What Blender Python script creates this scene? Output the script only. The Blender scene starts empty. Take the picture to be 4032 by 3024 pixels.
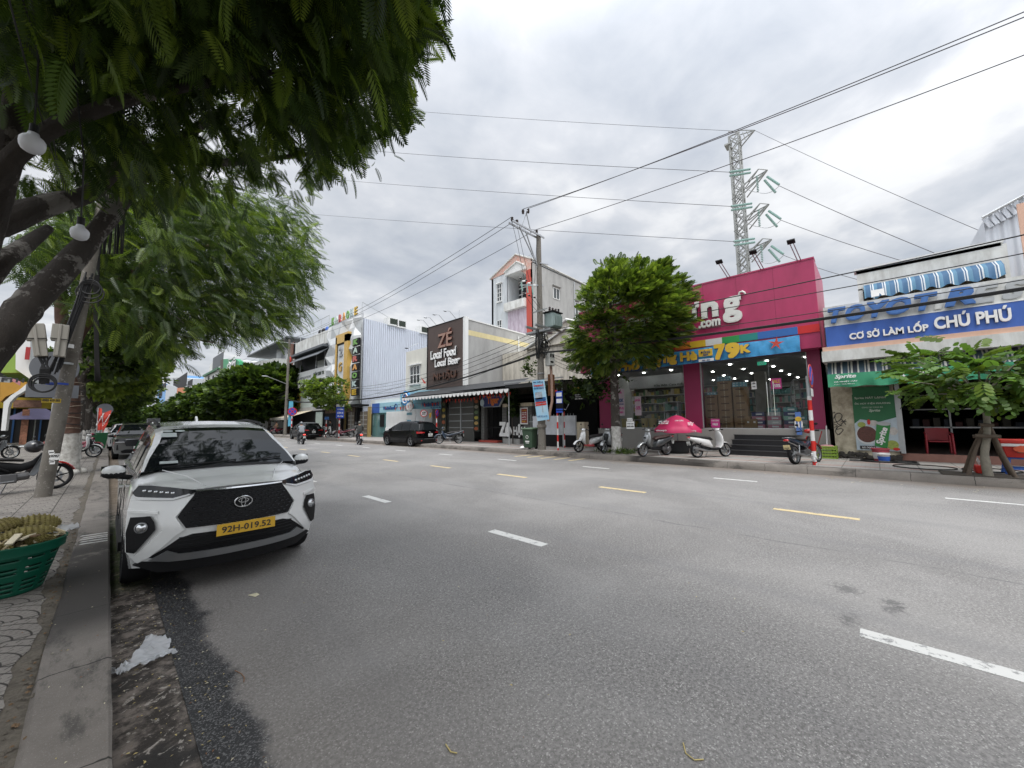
import bpy,bmesh,math,random
import numpy as np
from mathutils import Vector,Matrix
random.seed(7);np.random.seed(7)
SC =bpy.context.scene
COL =SC.collection
R =math.radians
# ---------------- camera ----------------
FPX,PITCH,ROLL,YAW,EYE =1499.986,0.098004,-0.0089486,0.812507,1.6
fw =Vector((math.sin(YAW)*math.cos(PITCH),math.cos(YAW)*math.cos(PITCH),math.sin(PITCH)))
rt0 =Vector((math.cos(YAW),-math.sin(YAW),0));up0 =rt0.cross(fw)
rt =rt0*math.cos(ROLL)+up0*math.sin(ROLL);up =up0*math.cos(ROLL)-rt0*math.sin(ROLL)
cam =bpy.data.cameras.new('camera');camo =bpy.data.objects.new('camera',cam);COL.objects.link(camo)
camo.matrix_world =Matrix(((rt.x,up.x,-fw.x,0),(rt.y,up.y,-fw.y,0),(rt.z,up.z,-fw.z,EYE),(0,0,0,1)))
cam.sensor_width =36;cam.lens =FPX/4032*36;cam.clip_start =0.05;cam.clip_end =3000
SC.camera =camo
# ---------------- sky, sun, exposure ----------------
SUN_EL,SUN_AZ =R(66),R(215)      # compass-like: direction the sun stands in, from +Y clockwise
sdir =Vector((math.sin(SUN_AZ)*math.cos(SUN_EL),math.cos(SUN_AZ)*math.cos(SUN_EL),math.sin(SUN_EL)))
W =bpy.data.worlds.new("World");SC.world =W;W.use_nodes =True
nt =W.node_tree;nt.nodes.clear();N =nt.nodes.new;L =nt.links.new
out =N('ShaderNodeOutputWorld');bg =N('ShaderNodeBackground');L(bg.outputs[0],out.inputs[0])
sky =N('ShaderNodeTexSky');sky.sky_type ='NISHITA';sky.sun_disc =False
sky.sun_elevation =SUN_EL;sky.sun_rotation =SUN_AZ;sky.air_density =1.5;sky.dust_density =3
tc =N('ShaderNodeTexCoord');sep =N('ShaderNodeSeparateXYZ');L(tc.outputs['Generated'],sep.inputs[0])
def vmath(op,a,b=None,c=None):
 n =N('ShaderNodeMath');n.operation =op
 for i,q in enumerate((a,b,c)):
  if q is None:continue
  if isinstance(q,(int,float)):n.inputs[i].default_value =q
  else:L(q,n.inputs[i])
 return n.outputs[0]
zz =vmath('ADD',vmath('MAXIMUM',sep.outputs[2],0.0),0.13)
cx_ =vmath('DIVIDE',sep.outputs[0],zz);cy_ =vmath('DIVIDE',sep.outputs[1],zz)
cmb =N('ShaderNodeCombineXYZ');L(cx_,cmb.inputs[0]);L(cy_,cmb.inputs[1])
n1 =N('ShaderNodeTexNoise');n1.inputs['Scale'].default_value =1.0;n1.inputs['Detail'].default_value =9;n1.inputs['Roughness'].default_value =.48;n1.inputs['Distortion'].default_value =.5
L(cmb.outputs[0],n1.inputs['Vector'])
n2 =N('ShaderNodeTexNoise');n2.inputs['Scale'].default_value =4.0;n2.inputs['Detail'].default_value =6;n2.inputs['Roughness'].default_value =.55;n2.inputs['Distortion'].default_value =.2
L(cmb.outputs[0],n2.inputs['Vector'])
fac =vmath('ADD',vmath('MULTIPLY',n1.outputs[0],.68),vmath('MULTIPLY',n2.outputs[0],.32))
cr =N('ShaderNodeValToRGB');L(fac,cr.inputs[0])
e =cr.color_ramp.elements
e[0].position =.36;e[0].color =(.43,.465,.53,1)
e[1].position =.62;e[1].color =(.84,.85,.865,1)
q =e.new(.44);q.color =(.53,.56,.61,1)
q =e.new(.51);q.color =(.63,.65,.69,1)
q =e.new(.56);q.color =(.76,.77,.79,1)
skys =N('ShaderNodeMix');skys.data_type ='RGBA';skys.blend_type ='MULTIPLY';skys.inputs[0].default_value =1
L(sky.outputs[0],skys.inputs[6]);skys.inputs[7].default_value =(.1,.1,.1,1)
mx =N('ShaderNodeMix');mx.data_type ='RGBA';mx.inputs[0].default_value =.9
L(skys.outputs[2],mx.inputs[6]);L(cr.outputs[0],mx.inputs[7])
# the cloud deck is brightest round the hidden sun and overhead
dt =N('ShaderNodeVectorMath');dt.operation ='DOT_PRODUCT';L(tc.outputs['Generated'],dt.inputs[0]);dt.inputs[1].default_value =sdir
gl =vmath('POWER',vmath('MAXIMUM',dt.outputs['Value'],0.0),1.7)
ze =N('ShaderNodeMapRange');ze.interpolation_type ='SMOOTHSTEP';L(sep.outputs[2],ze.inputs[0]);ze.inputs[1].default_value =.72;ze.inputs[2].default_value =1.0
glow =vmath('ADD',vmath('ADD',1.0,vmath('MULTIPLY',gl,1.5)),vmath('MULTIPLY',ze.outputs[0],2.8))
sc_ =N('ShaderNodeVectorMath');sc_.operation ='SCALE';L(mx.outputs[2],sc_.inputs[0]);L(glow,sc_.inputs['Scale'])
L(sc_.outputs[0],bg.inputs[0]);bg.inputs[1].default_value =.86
sl =bpy.data.lights.new('sun','SUN');sl.energy =1.5;sl.angle =R(24);sl.color =(1,.97,.92)
so =bpy.data.objects.new('sun',sl);COL.objects.link(so);so.rotation_euler =(-sdir).to_track_quat('-Z','Y').to_euler()
SC.view_settings.view_transform ='Standard';SC.view_settings.look ='None';SC.view_settings.exposure =0.45;SC.view_settings.gamma =1
SC.cycles.max_bounces =6;SC.cycles.transparent_max_bounces =8;SC.cycles.caustics_reflective =False;SC.cycles.caustics_refractive =False
# ---------------- pixel of the photograph -> point on a real plane ----------------
def ray(px,py):return (rt*(px-2016)-up*(py-1512)+fw*FPX)
def PX(px,py,X):
 d =ray(px,py);d =d*(X/d.x);return Vector((X,d.y,EYE+d.z))
def PY(px,py,Y):
 d =ray(px,py);d =d*(Y/d.y);return Vector((d.x,Y,EYE+d.z))
def PZ(px,py,Z=0.0):
 d =ray(px,py);d =d*((Z-EYE)/d.z);return Vector((d.x,d.y,Z))
def zc(ox,oy,s):return lambda x,y:(ox+x*s,oy+y*s)
ZA =zc(3150,900,.6327);ZB =zc(2200,950,.5424);ZC =zc(1600,950,.5125);ZD =zc(1050,1150,.3917)
ZF =zc(2750,450,.4218);ZG =zc(1900,800,.4219);ZH =zc(2300,1350,.4521);ZI =zc(0,1200,.3617)
ZJ =zc(550,1350,.2938);ZK =zc(2100,1350,.2712);ZL =zc(1100,1550,.2939);ZM =zc(3350,1600,.3083)
ZO =zc(1300,1200,.2412);ZR =zc(1600,1550,.2712)
# ---------------- materials ----------------
MATS ={}
def mat(name,col=(.5,.5,.5),rough=.6,metal=0,var=.12,vs=3.0,streak=0,bump=0,bs=40,coat=0,emit=None,es=1,trans=0,spec=.5,dirt=None,dv=.5):
 if name in MATS:return MATS[name]
 m =bpy.data.materials.new(name);m.use_nodes =True;MATS[name] =m
 t =m.node_tree;b =t.nodes['Principled BSDF']
 b.inputs['Roughness'].default_value =rough;b.inputs['Metallic'].default_value =metal
 b.inputs['Specular IOR Level'].default_value =spec
 b.inputs['Base Color'].default_value =(*col,1)
 if coat:b.inputs['Coat Weight'].default_value =coat;b.inputs['Coat Roughness'].default_value =.04
 if emit:b.inputs['Emission Color'].default_value =(*emit,1);b.inputs['Emission Strength'].default_value =es
 if trans:b.inputs['Transmission Weight'].default_value =trans
 if var or streak or bump or dirt:
  c =t.nodes.new('ShaderNodeTexCoord')
 if var or streak or dirt:
  mp =t.nodes.new('ShaderNodeMapping');t.links.new(c.outputs['Object'],mp.inputs[0])
  if streak:mp.inputs['Scale'].default_value =(1,1,.3)
  n =t.nodes.new('ShaderNodeTexNoise');n.inputs['Scale'].default_value =vs;n.inputs['Detail'].default_value =7;n.inputs['Roughness'].default_value =.65
  t.links.new(mp.outputs[0],n.inputs[0])
  r =t.nodes.new('ShaderNodeValToRGB');t.links.new(n.outputs[0],r.inputs[0])
  d =dirt or tuple(q*(1-dv*max(var,streak)*1.7) for q in col)
  hi =tuple(min(1,q*(1+var*.5)) for q in col)
  r.color_ramp.elements[0].position =.25;r.color_ramp.elements[0].color =(*[max(0,q) for q in d],1)
  r.color_ramp.elements[1].position =.62;r.color_ramp.elements[1].color =(*hi,1)
  t.links.new(r.outputs[0],b.inputs['Base Color'])
 if bump:
  n =t.nodes.new('ShaderNodeTexNoise');n.inputs['Scale'].default_value =bs;n.inputs['Detail'].default_value =5
  t.links.new(c.outputs['Object'],n.inputs[0])
  bp =t.nodes.new('ShaderNodeBump');bp.inputs['Strength'].default_value =bump;bp.inputs['Distance'].default_value =.02
  t.links.new(n.outputs[0],bp.inputs['Height']);t.links.new(bp.outputs[0],b.inputs['Normal'])
 return m
def stripemat(name,cols,period,axis=1,rough=.7):
 """cloth or paint striped in world metres along one axis"""
 m =bpy.data.materials.new(name);m.use_nodes =True;t =m.node_tree;b =t.nodes['Principled BSDF']
 b.inputs['Roughness'].default_value =rough
 c =t.nodes.new('ShaderNodeTexCoord');s =t.nodes.new('ShaderNodeSeparateXYZ');t.links.new(c.outputs['Object'],s.inputs[0])
 a =t.nodes.new('ShaderNodeMath');a.operation ='MULTIPLY';a.inputs[1].default_value =1/period;t.links.new(s.outputs[axis],a.inputs[0])
 f =t.nodes.new('ShaderNodeMath');f.operation ='FRACT';t.links.new(a.outputs[0],f.inputs[0])
 r =t.nodes.new('ShaderNodeValToRGB');r.color_ramp.interpolation ='CONSTANT';t.links.new(f.outputs[0],r.inputs[0])
 el =r.color_ramp.elements
 for i,(p,cc) in enumerate(cols):
  if i < 2:el[i].position =p;el[i].color =(*cc,1)
  else:q =el.new(p);q.color =(*cc,1)
 t.links.new(r.outputs[0],b.inputs['Base Color'])
 return m
white =mat('white_paint',(.72,.73,.72),.5,var=.06,streak=.1)
black =mat('black_paint',(.008,.008,.009),.55,var=0,spec=.2)
chrome =mat('chrome',(.75,.76,.77),.15,1,var=0)
steel =mat('steel',(.42,.43,.44),.4,.8,var=.1)
galv =mat('galvanised',(.45,.47,.48),.5,.5,var=.15)
rubber =mat('rubber',(.011,.011,.012),.85,var=.2,spec=.2)
blackpl =mat('black_plastic',(.011,.011,.012),.55,var=.1,spec=.25)
concrete =mat('concrete',(.34,.335,.32),.85,var=.25,vs=4,streak=.2,bump=.2)
glassblk =mat('dark_glass',(.008,.010,.011),.03,var=0,spec=.22)
winglass =mat('window_glass',(.03,.038,.042),.08,var=0,spec=.8)
red =mat('red_paint',(.55,.03,.02),.5,var=.08)
blue =mat('blue_paint',(.03,.12,.50),.5,var=.08)
yellow =mat('yellow_paint',(.72,.48,.06),.6,var=.1)
inkblk =mat('ink_black',(.02,.02,.025),.6,var=0)
inkwht =mat('ink_white',(.78,.78,.77),.6,var=.04)
# ---------------- mesh helpers ----------------
class MB:
 def __init__(s):s.v =[];s.f =[];s.m =[];s.mats =[]
 def mi(s,m):
  if m not in s.mats:s.mats.append(m)
  return s.mats.index(m)
 def add(s,vs,fs,m):
  o =len(s.v);s.v += [tuple(v) for v in vs];k =s.mi(m)
  for f in fs:s.f.append(tuple(o+i for i in f));s.m.append(k)
  return s
 def box(s,x0,x1,y0,y1,z0,z1,m):
  if x0 > x1:x0,x1 =x1,x0
  if y0 > y1:y0,y1 =y1,y0
  if z0 > z1:z0,z1 =z1,z0
  return s.add([(x0,y0,z0),(x1,y0,z0),(x1,y1,z0),(x0,y1,z0),(x0,y0,z1),(x1,y0,z1),(x1,y1,z1),(x0,y1,z1)],
   [(0,3,2,1),(4,5,6,7),(0,1,5,4),(1,2,6,5),(2,3,7,6),(3,0,4,7)],m)
 def obox(s,c,sz,M,m):
  c =Vector(c);vs =[]
  for k in (-1,1):
   for (a,b) in ((-1,-1),(1,-1),(1,1),(-1,1)):vs.append(c+M@Vector((a*sz[0]/2,b*sz[1]/2,k*sz[2]/2)))
  return s.add(vs,[(0,3,2,1),(4,5,6,7),(0,1,5,4),(1,2,6,5),(2,3,7,6),(3,0,4,7)],m)
 def bar(s,p0,p1,w,h,m):
  p0 =Vector(p0);p1 =Vector(p1);d =p1-p0
  M =d.to_track_quat('X','Z').to_matrix()
  return s.obox((p0+p1)/2,(d.length,w,h),M,m)
 def tube(s,pts,r,m,n=8,cap=True):
  pts =[Vector(p) for p in pts];rs =r if isinstance(r,(list,tuple)) else [r]*len(pts)
  rings =[];ref =None
  for i,p in enumerate(pts):
   d =(pts[min(i+1,len(pts)-1)]-pts[max(i-1,0)]).normalized()
   if ref is None:ref =Vector((0,0,1)) if abs(d.z) < .9 else Vector((1,0,0))
   a =(ref-d*ref.dot(d)).normalized();b =d.cross(a);ref =a
   rings.append([p+(a*math.cos(2*math.pi*k/n)+b*math.sin(2*math.pi*k/n))*rs[i] for k in range(n)])
  return s.loft(rings,m,cap)
 def loft(s,rings,m,cap=True,closed=True):
  n =len(rings[0]);vs =[v for r_ in rings for v in r_];fs =[]
  for i in range(len(rings)-1):
   for k in range(n if closed else n-1):
    k2 =(k+1) % n;fs.append((i*n+k,i*n+k2,(i+1)*n+k2,(i+1)*n+k))
  if cap:fs.append(tuple(range(n))[::-1]);fs.append(tuple((len(rings)-1)*n+k for k in range(n)))
  return s.add(vs,fs,m)
 def ell(s,c,r,m,n=12,M=None):
  vs =[];fs =[];k =n//2
  for i in range(k+1):
   th =math.pi*i/k
   for j in range(n):
    ph =2*math.pi*j/n;v =Vector((r[0]*math.sin(th)*math.cos(ph),r[1]*math.sin(th)*math.sin(ph),r[2]*math.cos(th)))
    vs.append(Vector(c)+(M@v if M else v))
  for i in range(k):
   for j in range(n):j2 =(j+1) % n;fs.append((i*n+j,(i+1)*n+j,(i+1)*n+j2,i*n+j2))
  return s.add(vs,fs,m)
 def lathe(s,c,prof,axis,m,n=24):
  """prof: (radius, height along axis)"""
  ax =Vector(axis).normalized();a =ax.orthogonal().normalized();b =ax.cross(a);c =Vector(c)
  rings =[[c+ax*h+(a*math.cos(2*math.pi*k/n)+b*math.sin(2*math.pi*k/n))*r_ for k in range(n)] for r_,h in prof]
  return s.loft(rings,m,cap=False)
 def disc(s,c,r_,axis,m,th=.004,n=24):return s.lathe(c,[(0.0001,0),(r_,0),(r_,th),(0.0001,th)],axis,m,n)
 def torus(s,c,R_,r_,axis,m,n=28,k=8,e=1.0):
  ax =Vector(axis).normalized();a =ax.orthogonal().normalized()
  if abs(ax.z) < .9:a =Vector((0,0,1)).cross(ax).normalized()
  b =ax.cross(a);c =Vector(c);rings =[]
  for i in range(n+1):
   t =2*math.pi*i/n;d =a*math.cos(t)*e+b*math.sin(t)
   rings.append([c+d*R_+(d.normalized()*math.cos(2*math.pi*j/k)+ax*math.sin(2*math.pi*j/k))*r_ for j in range(k)])
  return s.loft(rings,m,cap=False)
 def prism(s,poly,d,m):
  """poly: 3D points, d: extrusion vector"""
  n =len(poly);d =Vector(d);a =[Vector(p) for p in poly]
  return s.add(a+[p+d for p in a],[tuple(range(n))[::-1],tuple(range(n,2*n))]+[(i,(i+1) % n,(i+1) % n+n,i+n) for i in range(n)],m)
 def quad(s,a,b,c,d,m):return s.add([a,b,c,d],[(0,1,2,3)],m)
 def build(s,name,parent=None,smooth=False,bevel=0,**kw):
  me =bpy.data.meshes.new(name);me.from_pydata(s.v,[],s.f)
  for m in s.mats:me.materials.append(m)
  me.polygons.foreach_set('material_index',s.m)
  if s.f and not kw.get('raw'):
   bm =bmesh.new();bm.from_mesh(me);bmesh.ops.recalc_face_normals(bm,faces=bm.faces);bm.to_mesh(me);bm.free()
  if smooth:
   me.polygons.foreach_set('use_smooth',[True]*len(me.polygons));me.set_sharp_from_angle(angle=R(smooth if smooth > 1 else 40))
  o =bpy.data.objects.new(name,me);COL.objects.link(o)
  if bevel:
   b =o.modifiers.new('bevel','BEVEL');b.width =bevel;b.segments =2;b.limit_method ='ANGLE'
  if parent:hang(o,parent)
  for k in ('label','kind','group','category'):
   if k in kw:o[k] =kw[k]
  return o
def hang(o,parent):
 o.parent =parent
 if parent.get('_w'):o.matrix_parent_inverse =Matrix.Translation(-Vector(parent['_w']))
 elif parent.parent and parent.parent.get('_w'):pass
def thing(name,label,cat,loc=(0,0,0),group=None,world=True):
 """an Empty at the thing's base; world=True: its parts are modelled in world coordinates"""
 o =bpy.data.objects.new(name,None);COL.objects.link(o);o.location =loc;o.empty_display_size =.2
 o['label'] =label;o['category'] =cat
 if group:o['group'] =group
 if world and any(loc):o['_w'] =tuple(loc)
 return o
def tag(o,label,cat,group=None):
 o['label'] =label;o['category'] =cat
 if group:o['group'] =group
 return o
def struct(o):o['kind'] ='structure';return o
def place(root,x,y,z,rz,label=None):
 root.location =(x,y,z);root.rotation_euler =(0,0,rz)
 if label:root['label'] =label
 return root
def copy_tree(o,parent=None):
 c =o.copy();COL.objects.link(c)
 if parent:c.parent =parent
 for ch in list(o.children):copy_tree(ch,c)
 return c
FACE ={'-x':((0,-1,0),(0,0,1)),'-y':((1,0,0),(0,0,1)),'+y':((-1,0,0),(0,0,1)),'+x':((0,1,0),(0,0,1)),'up':((1,0,0),(0,1,0))}
def text(s,m,c,w,h,face='-x',th=.02,bold=0,shear=0,parent=None,name='lettering',M=None,lsp=1.0,**kw):
 """letters centred on c, stretched to w by h, reading along the face"""
 cu =bpy.data.curves.new(name,'FONT');cu.body =s;cu.align_x ='CENTER';cu.offset =min(bold,.012);cu.shear =shear;cu.extrude =.05;cu.resolution_u =3;cu.space_character =lsp;cu.space_line =kw.pop('line',1.0)
 to =bpy.data.objects.new('tmp',cu);me =bpy.data.meshes.new_from_object(to);bpy.data.objects.remove(to);bpy.data.curves.remove(cu)
 if bold > .015:      # heavier weight: the glyphs struck four more times, a hair apart
  bm =bmesh.new();bm.from_mesh(me)
  for i,(dx,dy) in enumerate(((1,1),(-1,1),(1,-1),(-1,-1),(1,0),(-1,0),(0,1),(0,-1))):
   d =bmesh.ops.duplicate(bm,geom=bm.verts[:len(me.vertices)]+bm.edges[:len(me.edges)]+bm.faces[:len(me.polygons)])
   bm.verts.ensure_lookup_table();bm.edges.ensure_lookup_table();bm.faces.ensure_lookup_table()
   for g_ in d['geom']:
    if isinstance(g_,bmesh.types.BMVert):g_.co += Vector((dx*bold*.8,dy*bold*.8,-.0015*(i+1)))
  bm.to_mesh(me);bm.free()
 n =len(me.vertices);co =np.empty(n*3,np.float32);me.vertices.foreach_get('co',co);co =co.reshape(-1,3)
 lo =co.min(0);hi =co.max(0);mid =(lo+hi)/2;sp =hi-lo
 co =(co-mid)/np.array([sp[0],sp[1],sp[2]])*np.array([w,h,th])
 if M is None:
  a,b =(Vector(q) for q in FACE[face]);M =Matrix((a,b,a.cross(b))).transposed()
 co =co@np.array(M).T+np.array(c)
 me.vertices.foreach_set('co',co.astype(np.float32).ravel());me.update()
 me.materials.clear();me.materials.append(m);me.name =name
 o =bpy.data.objects.new(name,me);COL.objects.link(o)
 if parent:hang(o,parent)
 for k,v in kw.items():o[k] =v
 return o
def wheel(parent,c,r,w,axis='x',spokes=5,rimm=None,name='wheel',part=True,dual=False):
 """> tyre, rim"""
 ax ={'x':(1,0,0),'y':(0,1,0)}[axis];A =Vector(ax);rimm =rimm or steel
 t =MB();prof =[(r*.66,-w*.42),(r*.74,-w*.5),(r*.93,-w*.48),(r*.99,-w*.3),(r,0),(r*.99,w*.3),(r*.93,w*.48),(r*.74,w*.5),(r*.66,w*.42)]
 t.lathe(c,prof,ax,rubber,32);o =t.build('wheel',parent,smooth=40)
 m =MB();m.lathe(c,[(r*.68,-w*.44),(r*.64,-w*.40),(r*.62,0),(r*.64,w*.40),(r*.68,w*.44)],ax,rimm,28)
 m.lathe(c,[(.0001,-w*.18),(r*.6,-w*.18),(r*.6,w*.18),(.0001,w*.18)],ax,blackpl,20)
 c =Vector(c)
 for s in (-1,1):
  m.lathe(c+A*s*w*.2,[(.0001,0),(r*.16,0),(r*.14,s*w*.14),(.0001,s*w*.15)],ax,rimm,12)
  for k in range(spokes):
   t_ =2*math.pi*k/spokes+.3
   for dd in ((-.12,.12) if dual else (0,)):
    d =Vector((0,math.cos(t_),math.sin(t_))) if axis == 'x' else Vector((math.cos(t_),0,math.sin(t_)))
    d2 =Vector((0,math.cos(t_+dd*1.6),math.sin(t_+dd*1.6))) if axis == 'x' else Vector((math.cos(t_+dd*1.6),0,math.sin(t_+dd*1.6)))
    m.bar(c+A*s*w*.24+d*r*.1,c+A*s*w*.34+d2*r*.65,r*(.07 if dual else .13),.012,rimm)
 m.build('rim',o)
 return o
# ================= ground, road, pavements =================
def ntree(name):
 m =bpy.data.materials.new(name);m.use_nodes =True;t =m.node_tree
 return m,t,t.nodes['Principled BSDF']
class NB:
 def __init__(s,t):
  s.t =t;s.c =t.nodes.new('ShaderNodeTexCoord');s.P =s.c.outputs['Object']
  q =t.nodes.new('ShaderNodeSeparateXYZ');t.links.new(s.P,q.inputs[0]);s.x,s.y,s.z =q.outputs
 def m(s,op,a,b=None,c=None):
  n =s.t.nodes.new('ShaderNodeMath');n.operation =op
  for i,q in enumerate((a,b,c)):
   if q is None:continue
   if isinstance(q,(int,float)):n.inputs[i].default_value =q
   else:s.t.links.new(q,n.inputs[i])
  return n.outputs[0]
 def noise(s,sc,det=4,rough=.6,dist=0,scl=None):
  n =s.t.nodes.new('ShaderNodeTexNoise');n.inputs['Scale'].default_value =sc;n.inputs['Detail'].default_value =det;n.inputs['Roughness'].default_value =rough;n.inputs['Distortion'].default_value =dist
  v =s.P
  if scl:mp =s.t.nodes.new('ShaderNodeMapping');mp.inputs['Scale'].default_value =scl;s.t.links.new(s.P,mp.inputs[0]);v =mp.outputs[0]
  s.t.links.new(v,n.inputs[0]);return n.outputs[0]
 def vor(s,sc,feat='F1',scl=None,out=0,rnd=1):
  n =s.t.nodes.new('ShaderNodeTexVoronoi');n.inputs['Scale'].default_value =sc;n.feature =feat;n.inputs['Randomness'].default_value =rnd
  v =s.P
  if scl:mp =s.t.nodes.new('ShaderNodeMapping');mp.inputs['Scale'].default_value =scl;s.t.links.new(s.P,mp.inputs[0]);v =mp.outputs[0]
  s.t.links.new(v,n.inputs[0]);return n.outputs[out]
 def mix(s,f,a,b,mode='MIX'):
  n =s.t.nodes.new('ShaderNodeMix');n.data_type ='RGBA';n.blend_type =mode
  for i,q in ((0,f),(6,a),(7,b)):
   if isinstance(q,(int,float)):n.inputs[i].default_value =q
   elif isinstance(q,tuple):n.inputs[i].default_value =(*q,1)
   else:s.t.links.new(q,n.inputs[i])
  return n.outputs[2]
 def ss(s,v,a,b):
  n =s.t.nodes.new('ShaderNodeMapRange');n.interpolation_type ='SMOOTHSTEP'
  if not isinstance(v,(int,float)):s.t.links.new(v,n.inputs[0])
  n.inputs[1].default_value =a;n.inputs[2].default_value =b;return n.outputs[0]
 def bump(s,b,h,st=.3,d=.01):
  n =s.t.nodes.new('ShaderNodeBump');n.inputs['Strength'].default_value =st;n.inputs['Distance'].default_value =d
  s.t.links.new(h,n.inputs['Height']);s.t.links.new(n.outputs[0],b.inputs['Normal'])
# asphalt
m_road,t,b =ntree('asphalt');nb =NB(t)
agg =nb.vor(150,out=1);agg2 =nb.noise(130,3,.7);fine =nb.noise(45,6,.75)
big =nb.noise(.35,5,.6,.6);band =nb.noise(1.0,4,.6,0,(1.3,.05,1))
sepc =t.nodes.new('ShaderNodeSeparateColor');t.links.new(agg,sepc.inputs[0])
c =nb.mix(nb.ss(fine,.33,.67),(.088,.084,.080),(.235,.227,.218))
c =nb.mix(nb.m('MULTIPLY',nb.ss(sepc.outputs[0],.88,.96),.6),c,(.44,.43,.41));c =nb.mix(nb.m('MULTIPLY',nb.ss(sepc.outputs[1],.84,.95),.6),c,(.07,.068,.066))
c =nb.mix(nb.m('MULTIPLY',nb.ss(nb.noise(.9,9,.75,.5,(1,.35,1)),.52,.62),.28),c,(.14,.136,.13))
c =nb.mix(nb.m('MULTIPLY',nb.ss(big,.35,.7),.35),c,(.34,.33,.315))
c =nb.mix(nb.m('MULTIPLY',nb.ss(band,.45,.7),.3),c,(.13,.13,.135))
# worn wheel-track seam and tyre marks
seam =nb.m('ABSOLUTE',nb.m('SUBTRACT',nb.m('ADD',nb.x,nb.m('MULTIPLY',nb.noise(.7,3,.6),.25)),6.3))
c =nb.mix(nb.m('MULTIPLY',nb.m('MULTIPLY',nb.ss(seam,.035,.0),nb.ss(nb.noise(1.6,5,.7),.38,.6)),.7),c,(.07,.07,.072))
# brown dust by the near kerb
c =nb.mix(nb.m('MULTIPLY',nb.ss(nb.m('ADD',nb.x,nb.m('MULTIPLY',nb.noise(1.2,5),1.5)),3.1,1.2),.5),c,(.125,.11,.095))
c =nb.mix(nb.m('MULTIPLY',nb.ss(nb.m('ADD',nb.x,nb.m('MULTIPLY',nb.noise(2,5),1.2)),13.6,14.8),.7),c,(.15,.115,.085))
OS1,OS2,OS3 =PZ(3335,2320),PZ(3345,2440),PZ(3520,2400)
# oil spots
for (ox,oy,rr) in ((OS1.x,OS1.y,.10),(OS2.x,OS2.y,.07),(OS3.x,OS3.y,.06),(OS1.x-.1,OS1.y-.3,.05)):
 dx =nb.m('SUBTRACT',nb.x,ox);dy =nb.m('SUBTRACT',nb.y,oy)
 d =nb.m('SQRT',nb.m('ADD',nb.m('POWER',nb.m('MULTIPLY',dx,.8),2),nb.m('POWER',dy,2)))
 d =nb.m('ADD',d,nb.m('MULTIPLY',nb.m('SUBTRACT',nb.noise(14,8,.8,1),.5),.6))
 c =nb.mix(nb.m('MULTIPLY',nb.ss(d,rr+.04,rr*.2),.6),c,(.055,.055,.055))
# wet spill running along the gutter from under the parked car
edge =nb.m('ADD',nb.m('ADD',nb.x,nb.m('MULTIPLY',nb.m('SUBTRACT',nb.noise(1.5,3,.5),.5),.35)),nb.m('MULTIPLY',nb.m('SUBTRACT',nb.noise(14,6,.7),.5),.16))
spill =nb.m('MULTIPLY',nb.ss(edge,.69,.60),nb.ss(nb.m('ADD',nb.y,nb.m('MULTIPLY',nb.noise(3,3),.3)),6.8,6.2))
wet =nb.mix(nb.ss(sepc.outputs[0],.6,.98),(.016,.016,.017),(.12,.12,.12))
c =nb.mix(spill,c,wet)
t.links.new(c,b.inputs['Base Color'])
rg =nb.m('SUBTRACT',.86,nb.m('MULTIPLY',spill,.36));t.links.new(rg,b.inputs['Roughness'])
nb.bump(b,nb.m('ADD',agg2,sepc.outputs[0]),.22,.005)
# gutter channel: dirty concrete with litter stains and moss
m_gut,t,b =ntree('gutter_concrete');nb =NB(t)
c =nb.mix(nb.ss(nb.noise(5,8,.75),.42,.60),(.028,.022,.017),(.20,.17,.145))
c =nb.mix(nb.ss(nb.noise(1.1,4,.6),.5,.62),c,(.02,.018,.016))
c =nb.mix(nb.m('MULTIPLY',nb.ss(nb.noise(13,5,.7,.5),.57,.64),.9),c,(.38,.35,.31))
moss =nb.m('MULTIPLY',nb.ss(nb.y,5.2,5.8),nb.ss(nb.y,10.5,8.0))
c =nb.mix(nb.m('MULTIPLY',moss,nb.ss(nb.noise(6,5,.7),.35,.55)),c,(.05,.075,.02))
c =nb.mix(nb.m('MULTIPLY',nb.ss(nb.y,9,12),.7),c,(.17,.13,.09))
t.links.new(c,b.inputs['Base Color']);b.inputs['Roughness'].default_value =.8
nb.bump(b,nb.noise(40,6,.8),.8,.02)
# kerb concrete
m_kerb,t,b =ntree('kerb_concrete');nb =NB(t)
c =nb.mix(nb.noise(2.5,7,.7),(.085,.075,.065),(.25,.225,.20))
c =nb.mix(nb.m('MULTIPLY',nb.ss(nb.noise(1.4,6,.7,0,(2,.6,1)),.5,.62),.75),c,(.04,.037,.033))
c =nb.mix(nb.m('MULTIPLY',nb.ss(nb.noise(160,2),.6,.7),.5),c,(.35,.33,.30))
c =nb.mix(nb.m('MULTIPLY',nb.m('MULTIPLY',nb.ss(nb.y,3.9,4.6),nb.ss(nb.y,7.4,6.9)),nb.ss(nb.noise(2.2,6,.7),.30,.42)),c,(.045,.04,.036))
cut =nb.m('ABSOLUTE',nb.m('SUBTRACT',nb.m('FRACT',nb.m('MULTIPLY',nb.m('ADD',nb.y,nb.m('MULTIPLY',nb.noise(8,3),.06)),1/1.05)),.5))
c =nb.mix(nb.ss(cut,.008,.002),c,(.02,.018,.015))
t.links.new(c,b.inputs['Base Color']);b.inputs['Roughness'].default_value =.85
nb.bump(b,nb.noise(60,6,.8),.5,.01)
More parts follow.
